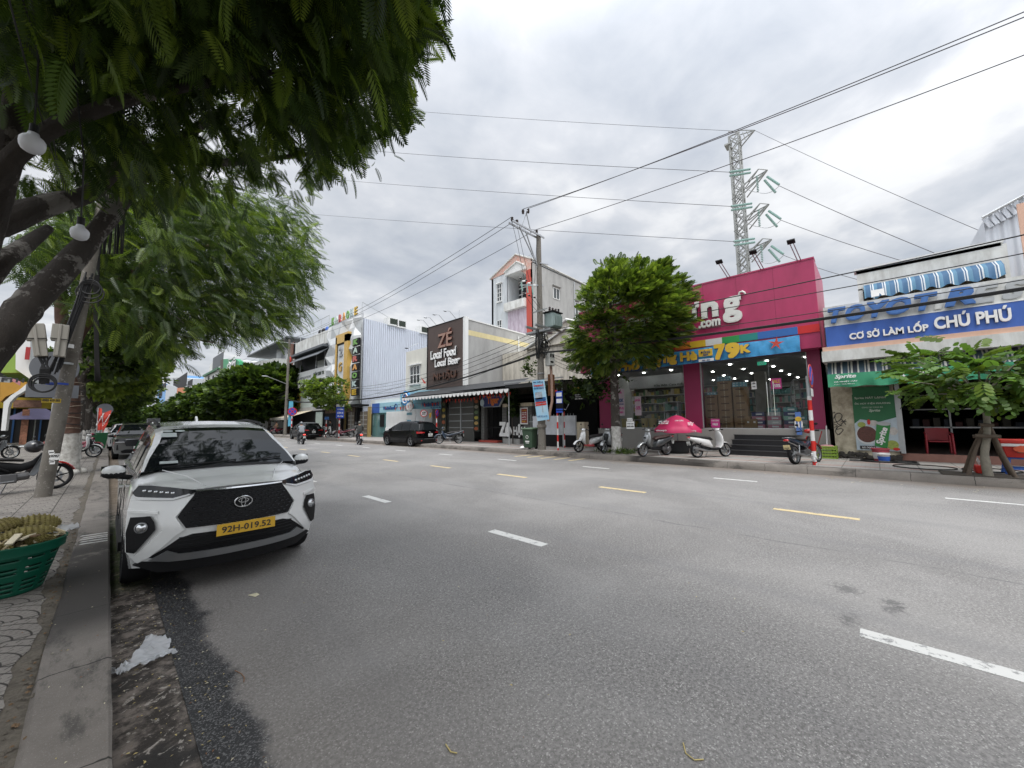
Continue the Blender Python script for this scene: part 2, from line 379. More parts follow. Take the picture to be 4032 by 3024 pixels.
# left pavement: 0.4 m paving stones pressed with arcs
m_pav,t,b =ntree('arc_pavers');nb =NB(t)
T =.42
fx =nb.m('FRACT',nb.m('DIVIDE',nb.m('ADD',nb.x,40.05),T));fy =nb.m('FRACT',nb.m('DIVIDE',nb.m('ADD',nb.y,40.1),T))
rad =nb.m('SQRT',nb.m('ADD',nb.m('POWER',fx,2),nb.m('POWER',fy,2)))
arc =nb.m('ABSOLUTE',nb.m('SUBTRACT',nb.m('FRACT',nb.m('MULTIPLY',rad,5)),.5))
ang =nb.m('ARCTAN2',fy,fx);sp =nb.m('ABSOLUTE',nb.m('SUBTRACT',nb.m('FRACT',nb.m('ADD',nb.m('MULTIPLY',ang,5.1),nb.m('MULTIPLY',nb.m('FLOOR',nb.m('MULTIPLY',rad,5)),.5))),.5))
gx =nb.m('MINIMUM',fx,nb.m('SUBTRACT',1,fx));gy =nb.m('MINIMUM',fy,nb.m('SUBTRACT',1,fy));g =nb.m('MINIMUM',gx,gy)
groove =nb.m('MAXIMUM',nb.m('MAXIMUM',nb.ss(arc,.09,.03),nb.m('MULTIPLY',nb.ss(sp,.06,.02),.9)),nb.ss(g,.022,.008))
c =nb.mix(nb.noise(1.8,7,.7),(.13,.115,.10),(.27,.25,.225))
c =nb.mix(nb.m('MULTIPLY',nb.ss(nb.noise(.9,4),.52,.64),.6),c,(.07,.06,.055))
c =nb.mix(nb.m('MULTIPLY',nb.ss(nb.noise(170,2),.6,.7),.35),c,(.42,.40,.37))
c =nb.mix(groove,c,(.028,.024,.02))
t.links.new(c,b.inputs['Base Color']);b.inputs['Roughness'].default_value =.85
nb.bump(b,nb.m('ADD',nb.m('MULTIPLY',groove,-1),nb.m('MULTIPLY',nb.noise(60,5,.8),.4)),.7,.012)
# right pavement: grey tiles in 0.6 m panels, reddish bands along the street
m_til,t,b =ntree('banded_tiles');nb =NB(t)
c =nb.mix(nb.noise(1.3,7,.7),(.20,.19,.175),(.36,.345,.32))
bx =nb.m('FRACT',nb.m('DIVIDE',nb.x,1.5));c =nb.mix(nb.m('MULTIPLY',nb.ss(bx,.22,.18),.55),c,(.30,.17,.14))
for (ax,per,wdt) in ((nb.x,.5,.018),(nb.y,.8,.022),(nb.y,.1,.05)):
 f =nb.m('FRACT',nb.m('DIVIDE',nb.m('ADD',ax,60),per));f =nb.m('MINIMUM',f,nb.m('SUBTRACT',1,f))
 c =nb.mix(nb.m('MULTIPLY',nb.ss(f,wdt,wdt*.3),.75 if per > .2 else .25),c,(.07,.065,.06))
c =nb.mix(nb.m('MULTIPLY',nb.ss(nb.noise(.7,5),.52,.66),.5),c,(.13,.115,.10))
t.links.new(c,b.inputs['Base Color']);b.inputs['Roughness'].default_value =.8
m_gnd =mat('ground_dirt',(.20,.18,.15),.9,var=.3,vs=.5)
m_lnw,t,b =ntree('road_paint_white');nb =NB(t)
c =nb.mix(nb.ss(nb.noise(9,8,.8),.54,.60),(.50,.50,.48),(.22,.22,.215));t.links.new(c,b.inputs['Base Color']);b.inputs['Roughness'].default_value =.7
m_lny,t,b =ntree('road_paint_yellow');nb =NB(t)
c =nb.mix(nb.ss(nb.noise(9,8,.8),.53,.61),(.50,.40,.22),(.24,.22,.18));t.links.new(c,b.inputs['Base Color']);b.inputs['Roughness'].default_value =.7
KL,KR,ZL_,ZR_ =.11,14.12,.13,.2
s =MB();s.box(-900,900,-400,1500,-.5,-.02,m_gnd);struct(s.build('ground'))
s =MB()
ys =[-60,-20,-8,0,4,8,14,20,30,45,70,110,180,300,600]
xs =[KL+.30,1,2,4,6,8.3,10,12,13.2,KR]
g =[[(x,y,0) for x in xs] for y in ys];s.loft(g,m_road,cap=False,closed=False);struct(s.build('road'))
s =MB();s.box(KL,KL+.30,-60,300,-.02,-.004,m_gut);struct(s.build('gutter'))
# left kerb with a ragged inner edge and pavement
def ragged(s,xo,yo,amp=.05):return xo+amp*(math.sin(yo*3.1)+.6*math.sin(yo*7.3+1)+.5*math.sin(yo*17))*.5
s =MB();ysl =list(np.concatenate([np.arange(-4,14,.12),np.arange(14,40,1.0),np.arange(40,320,10)]))
rings =[[(KL,y,-.01),(KL+.002*math.sin(y*9),y,ZL_-.012),(KL-.014,y,ZL_),(-.18+.015*math.sin(y*2.7),y,ZL_),(-.20,y,ZL_-.03)] for y in ysl]
s.loft(rings,m_kerb,cap=False,closed=False);struct(s.build('kerb',smooth=30))
s =MB();rings =[[(-.16,y,ZL_-.035),(-.2+.0*y,y,ZL_-.02+.008*math.sin(y*5)),(ragged(0,-.28,y,.05)-.0,y,ZL_-.004)] for y in ysl]
m_dirt =mat('kerbside_dirt',(.11,.095,.075),.95,var=.4,vs=9,bump=.9,bs=35)
s.loft(rings,m_dirt,cap=False,closed=False);struct(s.build('dirt_strip',smooth=60))
s =MB();s.loft([[(ragged(0,-.28,y,.05)+.01,y,ZL_-.05),(ragged(0,-.28,y,.05),y,ZL_+.002),(-30,y,ZL_+.002)] for y in ysl],m_pav,cap=False,closed=False);struct(s.build('pavement'))
# white hatching painted across the near kerb
s =MB();random.seed(3)
for k in range(5):
 y =7.25+k*.13+random.uniform(-.02,.02);x0 =-.17+random.uniform(0,.03)
 pts =[];
 s.prism([(x0,y,ZL_+.0),(KL-.02,y-.02,ZL_+.0),(KL-.02,y+.03,ZL_+.0),(x0+.02,y+.045,ZL_+.0)],(0,0,.003),m_lnw)
struct(s.build('kerb_marking'))
# right kerb + pavement
s =MB();ysr =[-60]+list(np.arange(-8,30,.5))+list(np.arange(30,320,8))
s.loft([[(KR-.0+.02*math.sin(y*3),y,-.01),(KR+.02+.015*math.sin(y*4),y,.13),(KR+.07,y,ZR_),(KR+.42,y,ZR_)] for y in ysr],m_kerb,cap=False,closed=False);struct(s.build('kerb',smooth=30))
s =MB();s.box(KR+.42,60,-60,320,-.1,ZR_+.003,m_til);struct(s.build('pavement'))
# lane markings
s =MB()
for k in range(-2,40):
 y =7.24+4.02*(k-0);s.box(3.91,4.06,y,y+1.0,.0,.004,m_lnw)
for k in range(-3,45):y =8.50+3.53*k;s.box(8.24,8.38,y-1.15,y,.0,.004,m_lny)
for k in range(-2,30):y =20.3+4.24*(k-4);s.box(11.53,11.65,y-1.02,y,.0,.004,m_lnw)
struct(s.build('lane_markings'))
# zebra end strokes by the far kerb
s =MB()
for k in range(5):y =9.0+k*.75;s.box(12.9,14.0,y,y+.16,.0,.004,m_lny)
struct(s.build('bus_bay_markings'))
# ================= cars =================
m_pearl =mat('pearl_white_paint',(.72,.73,.72),.2,var=.03,coat=1,spec=.6)
m_greyp =mat('grey_car_paint',(.16,.16,.155),.25,.5,var=.03,coat=1)
m_blkp =mat('black_car_paint',(.004,.004,.005),.25,var=0,coat=.15,spec=.35)
m_whitep =mat('white_car_paint',(.68,.69,.69),.25,var=.03,coat=1)
m_silv =mat('silver_trim',(.33,.34,.35),.32,.75,var=0)
m_lens =mat('headlight_lens',(.018,.019,.021),.06,.2,var=0,coat=.2,spec=.4)
m_lampin =mat('lamp_reflector',(.7,.72,.74),.08,.9,var=.2,vs=60)
m_drl =mat('light_guide',(.72,.73,.74),.3,var=0)
m_tail =mat('tail_lens_red',(.42,.01,.012),.12,var=0,coat=1)
m_tailon =mat('brake_lamp_lit',(.6,.02,.02),.3,var=0,emit=(1,.06,.04),es=3)
m_platey =mat('yellow_plate',(.68,.40,.03),.45,var=.05)
m_platew =mat('white_plate',(.72,.72,.70),.45,var=.05)
def interp(k,y):
 for (a,b) in zip(k,k[1:]):
  if y <= b[0]:
   t =(y-a[0])/(b[0]-a[0]) if b[0] > a[0] else 0
   t =t*t*(3-2*t) if len(k) > 2 else t
   return a[1]+(b[1]-a[1])*max(0,t)
 return k[-1][1]
def patch(poly,dep,off,th,m,grid=.05,mirror=False,sgn=1):
 """outline in (x, z), cut on a grid, wrapped over the bumper surface dep(x, z), off metres proud and th thick"""
 mb =MB()
 for mr in ((1,-1) if mirror else (1,)):
  bm =bmesh.new();vs =[bm.verts.new((x*mr,0,z)) for x,z in poly];bm.faces.new(vs)
  xs =[p[0]*mr for p in poly];zs =[p[1] for p in poly]
  x =math.floor(min(xs)/grid)*grid
  while x < max(xs):bmesh.ops.bisect_plane(bm,geom=bm.faces[:]+bm.edges[:]+bm.verts[:],plane_co=(x,0,0),plane_no=(1,0,0));x += grid
  z =math.floor(min(zs)/grid)*grid
  while z < max(zs):bmesh.ops.bisect_plane(bm,geom=bm.faces[:]+bm.edges[:]+bm.verts[:],plane_co=(0,0,z),plane_no=(0,0,1));z += grid
  bm.verts.ensure_lookup_table();bm.verts.index_update()
  n =len(bm.verts);V =[]
  for v in bm.verts:V.append((v.co.x,dep(v.co.x,v.co.z)-sgn*off,v.co.z))
  V += [(a,b_+sgn*th,c_) for a,b_,c_ in V]
  F =[tuple(v.index for v in f.verts) for f in bm.faces]
  F += [(e_.verts[0].index,e_.verts[1].index,e_.verts[1].index+n,e_.verts[0].index+n) for e_ in bm.edges if len(e_.link_faces) == 1]
  bm.free();mb.add(V,F,m)
 return mb
def sym(h):return h+[(-x,z) for x,z in h[::-1] if x > 1e-6]
def car(name,label,P,group=None):
 """nose at y=0 facing -Y, centre x=0"""
 L_,W_,H_ =P['L'],P['W']/2,P['H'];pm =P['paint'];r =P.get('wr',.335)
 root =thing(name,label,'car',group=group,world=False)
 y1,y2 =P['axles'];gc =P.get('gc',.20)
 fb,rb =P.get('fb',.42),P.get('rb',.22)
 def dep(x,z):return fb*(abs(x)/W_)**2.6+P.get('fz',.30)*max(0,z-.62)**1.3+.35*max(0,.45-z)**1.1
 def rdep(x,z):return L_-rb*(abs(x)/W_)**2.6-.30*max(0,z-.95)**1.1-.25*max(0,.45-z)
 ys =sorted(set([0,.08,.2,.35]+[round(y1+r*1.16*math.cos(math.pi*k/8),3) for k in range(9)]+[round(y2+r*1.16*math.cos(math.pi*k/8),3) for k in range(9)]+[1.0+.0,1.6,2.0,2.3,L_-.3,L_-.12,L_-.03,L_]))
 hood,belt =P['hood'],P['belt']
 rings =[]
 for y in ys:
  f =y/L_
  w =W_*(1-.035*max(0,1-y/.8)**2-.04*max(0,1-(L_-y)/.8)**2)
  zb =gc+.04*max(0,1-y/.3)+.05*max(0,1-(L_-y)/.4)
  zarch =zb
  for yc in (y1,y2):
   d =abs(y-yc)
   if d < r*1.17:zarch =max(zarch,r+math.sqrt(max(0,(r*1.16)**2-d*d)))
  zt =interp(hood,y)
  zs =min(interp(belt,y),zt-.03)
  zm =max(.56,zarch+.03)
  fl =.012*max(0,1-abs(y-y1)/.55)+.016*max(0,1-abs(y-y2)/.55)
  pts =[(0,zb),(w-.28,zb),(w-.04,zarch),(w-.005+fl,max(zarch+.02,.42)),(w+fl,zm+.01),(w-.012,(zm+zs)/2+.02),(w-.035,zs-.01),(w-.11,zs+(zt-zs)*.55),(w*.72,zt-.012),(w*.4,zt),(0,zt+.012)]
  ring =[]
  for sx in (1,-1):
   seq =pts if sx == 1 else pts[::-1][1:-1]
   for x,z in seq:
    yy =y+dep(x,z)*max(0,1-y/.9)*.98+.012*(1 if y < .01 else 0)
    yy -= (L_-rdep(x,z))*max(0,1-(L_-y)/.7)*.98
    ring.append((x*sx,yy,z))
  rings.append(ring)
 s =MB();s.loft(rings,pm);s.build('body',root,smooth=38)
 s =MB();s.box(-W_+.2,W_-.2,.5,L_-.45,gc-.02,.55,blackpl);s.build('underbody',root)
 # greenhouse
 cab =P['cab']   # list of (y, ztop, wtop)
 wb =W_-.075;cy0,cy1 =cab[0][0],cab[-1][0]
 def section(y):
  a =None
  for p,q in zip(cab,cab[1:]):
   if y <= q[0]+1e-6:t_ =(y-p[0])/(q[0]-p[0]);return p[1]+(q[1]-p[1])*t_,p[2]+(q[2]-p[2])*t_
  return cab[-1][1:]
 yy =sorted(set([c_[0] for c_ in cab]+list(P['pillars'])))
 G,K ={},{}
 parts ={}
 def bag(n,m):
  if n not in parts:parts[n] =(MB(),m)
  return parts[n][0]
 rings =[]
 for y in yy:
  zt,wt =section(y);zb =interp(belt,y)-.015
  if zt < zb+.02:zt =zb+.02
  k =min(1,(zt-zb)/.45);wt =wb-(wb-wt)*k
  e_ =.10*k
  cv =lambda x:(x/max(wt,.01))**2*(.10 if y < 2.2 else -.06)*max(0,min(1,1-abs(zt-zb)/2))*0
  rings.append([(wb,y,zb),(wb-(wb-wt)*.8,y,zb+(zt-zb-.06*k)*.86),(wt,y,zt-.045*k),(wt-.075*k,y,zt-.006),(wt*.5,y-.0,zt+.016*k),(0,y,zt+.022*k)])
 ws1 =P['ws'];rs0 =P['rs']   # windscreen ends at ws1; rear screen starts at rs0
 for i in range(len(rings)-1):
  ya,yb =yy[i],yy[i+1]
  for sx in (1,-1):
   A =[(x*sx,y,z) for x,y,z in rings[i]];B =[(x*sx,y,z) for x,y,z in rings[i+1]]
   for k in range(5):
    if k >= 3:
     n =('windscreen',glassblk) if yb <= ws1+1e-6 else (('rear_window',glassblk) if ya >= rs0-1e-6 else ('roof',P.get('roofm',pm)))
    elif k == 2:n =('roof',pm)
    elif k == 1 :n =('roof',pm)
    else:
     pil =any(abs((ya+yb)/2-q) < .04 for q in P.get('posts',()))
     n =('pillar',P.get('postm',black)) if pil else ('side_window',glassblk)
    if k == 0 and (yb <= P['pillars'][0]+1e-6):n =('roof',pm)
    if n[0] in ('side_window','pillar'):n =(n[0]+('L' if sx > 0 else 'R')+(str(round(ya,1)) if n[0] == 'pillar' else ''),n[1])
    mb =bag(*n);mb.add([A[k],A[k+1],B[k+1],B[k]],[(0,1,2,3)],n[1])
 # caps
 for nm,(mb,m) in parts.items():
  o =mb.build(nm.split('L')[0].split('R')[0],root,smooth=50)
  if nm in ('windscreen','rear_window'):
   pass
 # wheels
 for sx in (-1,1):
  for y in (y1,y2):
   wheel(root,(sx*(W_-.115),y,r),r,.22,'x',P.get('spokes',5),P.get('rimm',m_silv),dual=True)
 # mirrors
 for sx in (-1,1):
  s =MB();s.ell((sx*(W_+.10),P['my'],P['mz']),(.10,.07,.068),P.get('mirm',pm),16)
  s.ell((sx*(W_+.10),P['my']+.004,P['mz']-.03),(.101,.072,.055),blackpl,14);s.tube([(sx*(W_-.05),P['my']+.05,P['mz']-.09),(sx*(W_+.08),P['my']+.02,P['mz']-.06)],.028,blackpl)
  s.box(sx*(W_+.0),sx*(W_+.20),P['my']+.045,P['my']+.07,P['mz']-.055,P['mz']+.055,glassblk)
  s.build('wing_mirror',root,smooth=40)
 # door seams + handles
 for sx in (-1,1):
  s =MB()
  for y in P['doors']:s.box(sx*(W_-.002),sx*(W_+.004),y-.004,y+.004,.42,.95,black)
  for y in P['doors'][1:]:s.box(sx*(W_-.01),sx*(W_+.03),y-.30,y-.12,.86,.885,P.get('handle',pm))
  s.box(sx*(W_-.02),sx*(W_+.015),y1+.45,y2-.45,gc+.02,gc+.12,blackpl)
  s.build('door_trim',root)
 root['_'] =0;del root['_']
 return root,dep,rdep
def plate(root,txt,x,y,z,w,h,m,face='-y',ink=inkblk):
 s =MB();s.box(x-w/2,x+w/2,y-.006,y+.006,z-h/2,z+h/2,m);o =s.build('number_plate',root,bevel=.002)
 sg =-1 if face == '-y' else 1
 text(txt,ink,(x,y+sg*.009,z),w*.84,h*.56 if '\n' not in txt else h*.78,face,.004,bold=.01,parent=o)
 return o
# ---- the white people carrier ----
P =dict(L=4.47,W=1.75,H=1.7,paint=m_pearl,axles=(.86,3.60),wr=.33,gc=.21,
 hood=[(0,.985),(.35,1.045),(.95,1.13),(4.0,1.13),(4.47,1.0)],belt=[(0,.93),(.5,.98),(1.1,1.04),(4.2,1.10),(4.47,1.0)],
 cab=[(.90,1.14,.70),(1.10,1.27,.69),(1.35,1.42,.665),(1.60,1.545,.64),(1.72,1.585,.63),(1.9,1.625,.63),(2.4,1.675,.63),(3.2,1.685,.62),(3.9,1.64,.60),(4.12,1.56,.60),(4.40,1.10,.64)],
 pillars=(1.30,1.38,2.28,2.36,3.25,3.33),posts=(1.34,2.32,3.29),ws=1.72,rs=4.12,my=1.30,mz=1.13,doors=(1.25,2.32,3.2),spokes=5)
hero,dep,rdep =car('parked_car','white people carrier with yellow number plate parked at the near kerb',P)
SH =[(0,.24),(.58,.24),(.78,.31),(.86,.42),(.872,.62),(.868,.80),(.85,.93),(.80,1.05),(.72,1.05),(.385,.975),(0,.972)]
b_ =patch(sym(SH),dep,.012,.03,m_pearl).build('front_bumper',hero,smooth=30)
cheek =[(.40,.94),(.56,.892),(.80,.905),(.845,.90),(.865,.80),(.67,.785),(.62,.62),(.80,.38),(.76,.325),(.70,.36),(.53,.555),(.465,.61),(.535,.735)]
for sx in (1,-1):
 patch([(x*sx,z) for x,z in cheek],dep,.030,.03,m_pearl).build('cheek_panel',hero,smooth=30,bevel=.004)
 patch([(x*sx,z) for x,z in [(.66,.80),(.87,.815),(.868,.795),(.66,.775)]],dep,.045,.03,m_pearl).build('crease_trim',hero)
gr =patch(sym([(0,.625),(.455,.625),(.52,.735),(.385,.968),(0,.968)]),dep,.030,.03,black).build('grille',hero)
s =MB()
gz =[(.455,.625),(.52,.735),(.385,.968)]
def gw(z):return .455+.065*(z-.625)/.11 if z < .735 else .52-.135*(z-.735)/.233
m_chip =mat('grille_chip',(.05,.052,.055),.3,.5,var=0)
for i in range(10):
 z =.645+i*.033
 for k in range(-9,10):
  x =k*.062+(.031 if i % 2 else 0)
  if abs(x) > gw(z)-.03:continue
  y =dep(x,z)-.034
  s.add([(x-.028,y+.006,z),(x,y-.012,z-.010),(x+.028,y+.006,z),(x,y-.002,z+.009)],[(0,1,2),(0,2,3)],m_chip)
s.build('grille_mesh',gr)
patch(sym([(0,.968),(.385,.968),(.39,.982),(0,.982)]),dep,.042,.03,chrome).build('hood_strip',hero)
patch(sym([(0,.36),(.62,.345),(.70,.36),(.50,.53),(.40,.562),(0,.562)]),dep,.026,.02,black).build('lower_intake',hero)
s =MB()
for z in (.44,.475,.51,.54):
 s.loft([[(x,dep(x,z)-.034,z-.004),(x,dep(x,z)-.04,z),(x,dep(x,z)-.034,z+.004)] for x in np.linspace(-.5,.5,13)],blackpl)
s.build('intake_slats',hero)
patch(sym([(0,.315),(.56,.315),(.70,.335),(.575,.425),(.49,.385),(0,.385)]),dep,.05,.04,m_silv).build('skid_plate',hero,smooth=30,bevel=.006)
patch(sym([(0,.205),(.62,.205),(.80,.285),(.74,.325),(.60,.315),(0,.315)]),dep,.02,.06,blackpl).build('bumper_lip',hero)
hlp =[(.375,.972),(.42,.945),(.565,.900),(.80,.915),(.845,.975),(.80,1.045),(.715,1.045),(.39,.982)]
hl0 =[(.40,.968),(.56,.925),(.78,.93),(.80,1.0),(.72,1.02)]
for sx in (1,-1):
 pl =[(x*sx,z) for x,z in hlp]
 h =patch(pl,dep,.034,.03,m_lens).build('headlight',hero,smooth=30)
 patch([(x*sx,z) for x,z in [(.56,.898),(.80,.912),(.83,.945),(.80,.936),(.56,.918),(.44,.95),(.43,.942)]],dep,.042,.01,m_drl).build('light_strip',h)
 s =MB()
 for k in range(6):x =(.56+k*.04)*sx;s.ell((x,dep(x,.965)-.036,.965+.006*k),(.018,.012,.014),m_lampin,8)
 s.build('lamp_elements',h,smooth=40)
 patch([(x*sx,z) for x,z in [(.71,.755),(.845,.745),(.868,.60),(.855,.42),(.80,.41),(.67,.63),(.68,.70)]],dep,.040,.02,black).build('fog_lamp_recess',hero)
 x =.765*sx;yv =dep(x,.655)-.05;s =MB();n =Vector((.35*sx,-1,0)).normalized()
 s.lathe((x,yv,.655),[(.052,.0),(.05,.018),(.042,.02)],n,m_silv,24);s.lathe((x,yv,.655),[(.043,.012),(.03,.02),(.0001,.024)],n,m_lampin,24)
 s.build('fog_lamp',hero,smooth=40)
s =MB();yv =dep(0,.825)-.055
def ering(cx,cz,a,b2,r_):
 n =40;return s.tube([(cx+a*math.cos(2*math.pi*k/n),yv+.0,cz+b2*math.sin(2*math.pi*k/n)) for k in range(n+1)],r_,chrome,6)
ering(0,.825,.078,.054,.0065);ering(0,.838,.044,.022,.005);ering(0,.825,.019,.050,.005)
s.build('emblem',hero,smooth=50)
plate(hero,'92H-019.52',.035,dep(0,.575)-.065,.572,.52,.112,m_platey)
# windscreen stickers and the light edge of the dashboard cloth, wiper arms, roof rail, aerial
def wsp(x,t_):   # point on the windscreen surface
 y =.93+t_*.76;zt =None
 for p,q in zip(P['cab'],P['cab'][1:]):
  if y <= q[0]:u =(y-p[0])/(q[0]-p[0]);zt =p[1]+(q[1]-p[1])*u;break
 return Vector((x,y-.006,zt+.018))
m_stk =mat('sticker',(.42,.47,.46),.4,var=.1)
def sticker(x0,x1,t0,t1,oval=False):
 s =MB();a,b2,c2,d2 =wsp(x0,t0),wsp(x1,t0),wsp(x1,t1),wsp(x0,t1)
 if oval:
  c0 =(a+c2)/2;u =(b2-a)/2;v =(d2-a)/2
  s.prism([c0+u*math.cos(k*math.pi/10)+v*math.sin(k*math.pi/10) for k in range(20)],(0,.002,-.002),m_stk)
 else:s.prism([a,b2,c2,d2],(0,.002,-.002),m_stk)
 s.build('windscreen_sticker',hero)
sticker(-.575,-.47,.86,.94,True);sticker(-.45,-.35,.86,.94,True);sticker(-.59,-.44,.70,.83);sticker(-.62,-.46,.05,.10)
s =MB();s.tube([wsp(-.60,-.02),wsp(-.1,.02)+Vector((0,-.02,0)),wsp(.10,.05)],.008,blackpl);s.build('wiper',hero);s =MB();s.tube([wsp(.05,-.02),wsp(.40,.03),wsp(.60,.06)],.008,blackpl);s.build('wiper',hero)
for sx in (1,-1):
 s =MB();s.tube([(sx*.59,1.95,1.62),(sx*.59,2.1,1.665),(sx*.59,2.9,1.715),(sx*.58,3.8,1.69),(sx*.58,3.95,1.65)],.02,blackpl)
 s.build('roof_rail',hero,smooth=40)
s =MB();s.prism([(0,3.80,1.67),(0,3.62,1.70),(.0,3.76,1.79),(0,3.80,1.79)],(.03,0,0),m_pearl);s.build('aerial_fin',hero)
s =MB();s.loft([[(-.62,.88,1.125),(-.62,.96,1.16)],[(0,.83,1.14),(0,.93,1.17)],[(.62,.88,1.125),(.62,.96,1.16)]],blackpl,cap=False,closed=False);s.build('cowl',hero)
text('XE HỢP ĐỒNG',inkblk,(-.33,1.735,1.612),.26,.022,'-y',.004,parent=hero)
# hood creases
for sx in (1,-1):
 s =MB();s.tube([(sx*.30,.14,1.005),(sx*.42,.5,1.085),(sx*.60,.86,1.14)],[.002,.008,.004],m_pearl,6)
 s.build('hood_crease',hero,smooth=60)
place(hero,1.02,4.84,0,0);hero.scale =(.97,.97,.97)
# ---- grey SUV behind ----
def suvspec(paint,**k):
 d =dict(L=4.55,W=1.85,H=1.68,paint=paint,axles=(.90,3.62),wr=.36,gc=.24,
 hood=[(0,1.0),(.35,1.06),(1.0,1.13),(4.0,1.13),(4.55,1.05)],belt=[(0,.95),(.5,1.0),(1.2,1.04),(4.2,1.10),(4.55,1.02)],
 cab=[(.98,1.14,.74),(1.25,1.31,.71),(1.55,1.48,.67),(1.85,1.60,.65),(2.1,1.645,.65),(2.6,1.68,.65),(3.4,1.665,.62),(3.95,1.60,.60),(4.15,1.54,.60),(4.45,1.08,.68)],
 pillars=(1.38,1.46,2.42,2.50,3.35,3.43,3.95),posts=(1.42,2.46,3.39),ws=1.85,rs=4.15,my=1.42,mz=1.12,doors=(1.35,2.46,3.3))
 d.update(k);return d
def front(root,dep,paint,ptxt,gz=(.62,.92),wide=.55,lamp=m_lens):
 patch(sym([(0,gz[0]),(wide-.05,gz[0]),(wide,(gz[0]+gz[1])/2),(wide-.08,gz[1]),(0,gz[1])]),dep,.03,.03,black).build('grille',root)
 patch(sym([(0,gz[1]),(wide-.02,gz[1]),(wide-.02,gz[1]+.015),(0,gz[1]+.015)]),dep,.035,.03,m_silv).build('grille_trim',root)
 patch(sym([(0,.30),(.60,.30),(.66,.40),(.5,.47),(0,.47)]),dep,.026,.02,black).build('lower_intake',root)
 patch(sym([(0,.25),(.7,.25),(.72,.29),(0,.29)]),dep,.035,.03,m_silv).build('skid_plate',root)
 for sx in (1,-1):
  h =patch([(x*sx,z) for x,z in [(.52,.82),(.86,.82),(.88,.92),(.80,.95),(.54,.91)]],dep,.035,.03,lamp).build('headlight',root)
  patch([(x*sx,z) for x,z in [(.56,.80),(.84,.80),(.85,.82),(.56,.815)]],dep,.045,.01,m_drl).build('light_strip',h)
  patch([(x*sx,z) for x,z in [(.74,.45),(.80,.45),(.80,.68),(.76,.70)]],dep,.03,.02,black).build('air_slot',root)
 plate(root,ptxt,0,dep(0,.56)-.055,.555,.50,.11,m_platew)
def rear(root,rdep,ptxt,L_,lit=False,chromez=None,lampz=(.86,.99)):
 patch(sym([(0,.26),(.80,.26),(.88,.40),(.88,.56),(0,.56)]),rdep,.02,.03,blackpl,sgn=-1).build('rear_bumper',root)
 patch(sym([(0,.50),(.45,.50),(.46,.52),(0,.52)]),rdep,.05,.03,m_silv,sgn=-1).build('bumper_strip',root)
 for sx in (1,-1):
  patch([(x*sx,z) for x,z in [(.44,lampz[0]+.03),(.90,lampz[0]),(.90,lampz[1]),(.62,lampz[1]-.01),(.44,lampz[1]-.04)]],rdep,.03,.05,m_tail,sgn=-1).build('tail_light',root)
  s =MB();s.ell((sx*.62,rdep(.62,.40)+.03,.40),(.07,.02,.03),m_tail,10);s.build('reflector',root)
 s =MB();s.ell((0,rdep(0,.93)+.02,.93),(.07,.012,.05),chrome,16);s.build('emblem',root)
 s =MB();s.box(-.62,.62,L_-.62,L_-.36,1.575,1.60,root['paintm'] if False else black);s.build('roof_spoiler',root)
 plate(root,ptxt,0,rdep(0,.74)+.03,.76,.34,.20,m_platew,'+y')
suv,d1,_ =car('parked_car','dark grey SUV parked behind the white people carrier',suvspec(m_greyp))
front(suv,d1,m_greyp,'43A-608.17');place(suv,1.13,25.2,0,0)
mz,d1,r1 =car('moving_car','black SUV with red tail lights pulling out at the far kerb',suvspec(m_blkp,spokes=5,rb=.30))
front(mz,d1,m_blkp,'43A-215.60');rear(mz,r1,'43A\n215.60',4.55)
mz['label'] ='black SUV seen from behind left, nearest car on the far side'
place(mz,14.45,26.05,0,R(184.0))
pg,d1,r1 =car('parked_car','black SUV with white pillars parked beside the row of motorbikes',suvspec(m_blkp,roofm=m_silv,handle=m_silv))
front(pg,d1,m_blkp,'43A-771.02');rear(pg,r1,'43A-771.02',4.55);pg['label'] ='black SUV with silver roof, farther of the two on the far side'
place(pg,13.95,44.5,0,R(180));pg.location.x =13.9
wc,d1,_ =car('parked_car','white car parked behind the dark grey SUV',suvspec(m_whitep))
front(wc,d1,m_whitep,'43A-330.58');place(wc,.95,34.5,0,0)
# ---- far traffic: each its own body, roof and wheels ----
random.seed(11)
farcars =[(6.2,95,m_whitep,'white car driving in the far near lane'),(9.8,120,m_whitep,'white car far up the street by the centre line'),(6.6,150,m_greyp,'grey car at the far end of the street'),
  (1.1,58,m_whitep,'white car at the kerb far behind the red flags'),(1.1,75,m_blkp,'black car at the kerb beyond the red flags'),(10.3,150,m_whitep,'white car farthest up the street'),(13.1,92,m_greyp,'grey car at the far kerb under the trees'),(4.4,112,m_blkp,'black car coming down the near lane far away')]
base ={}
for i,(x,y,m,lb) in enumerate(farcars):
 if m not in base:
  o,d1,_ =car('distant_car',lb,suvspec(m));front(o,d1,m,'43A-118.25');base[m] =o
 else:o =copy_tree(base[m]);o['label'] =lb
 o['group'] ='cars far up the street';place(o,x,y,0,0 if x < 9 else R(180))
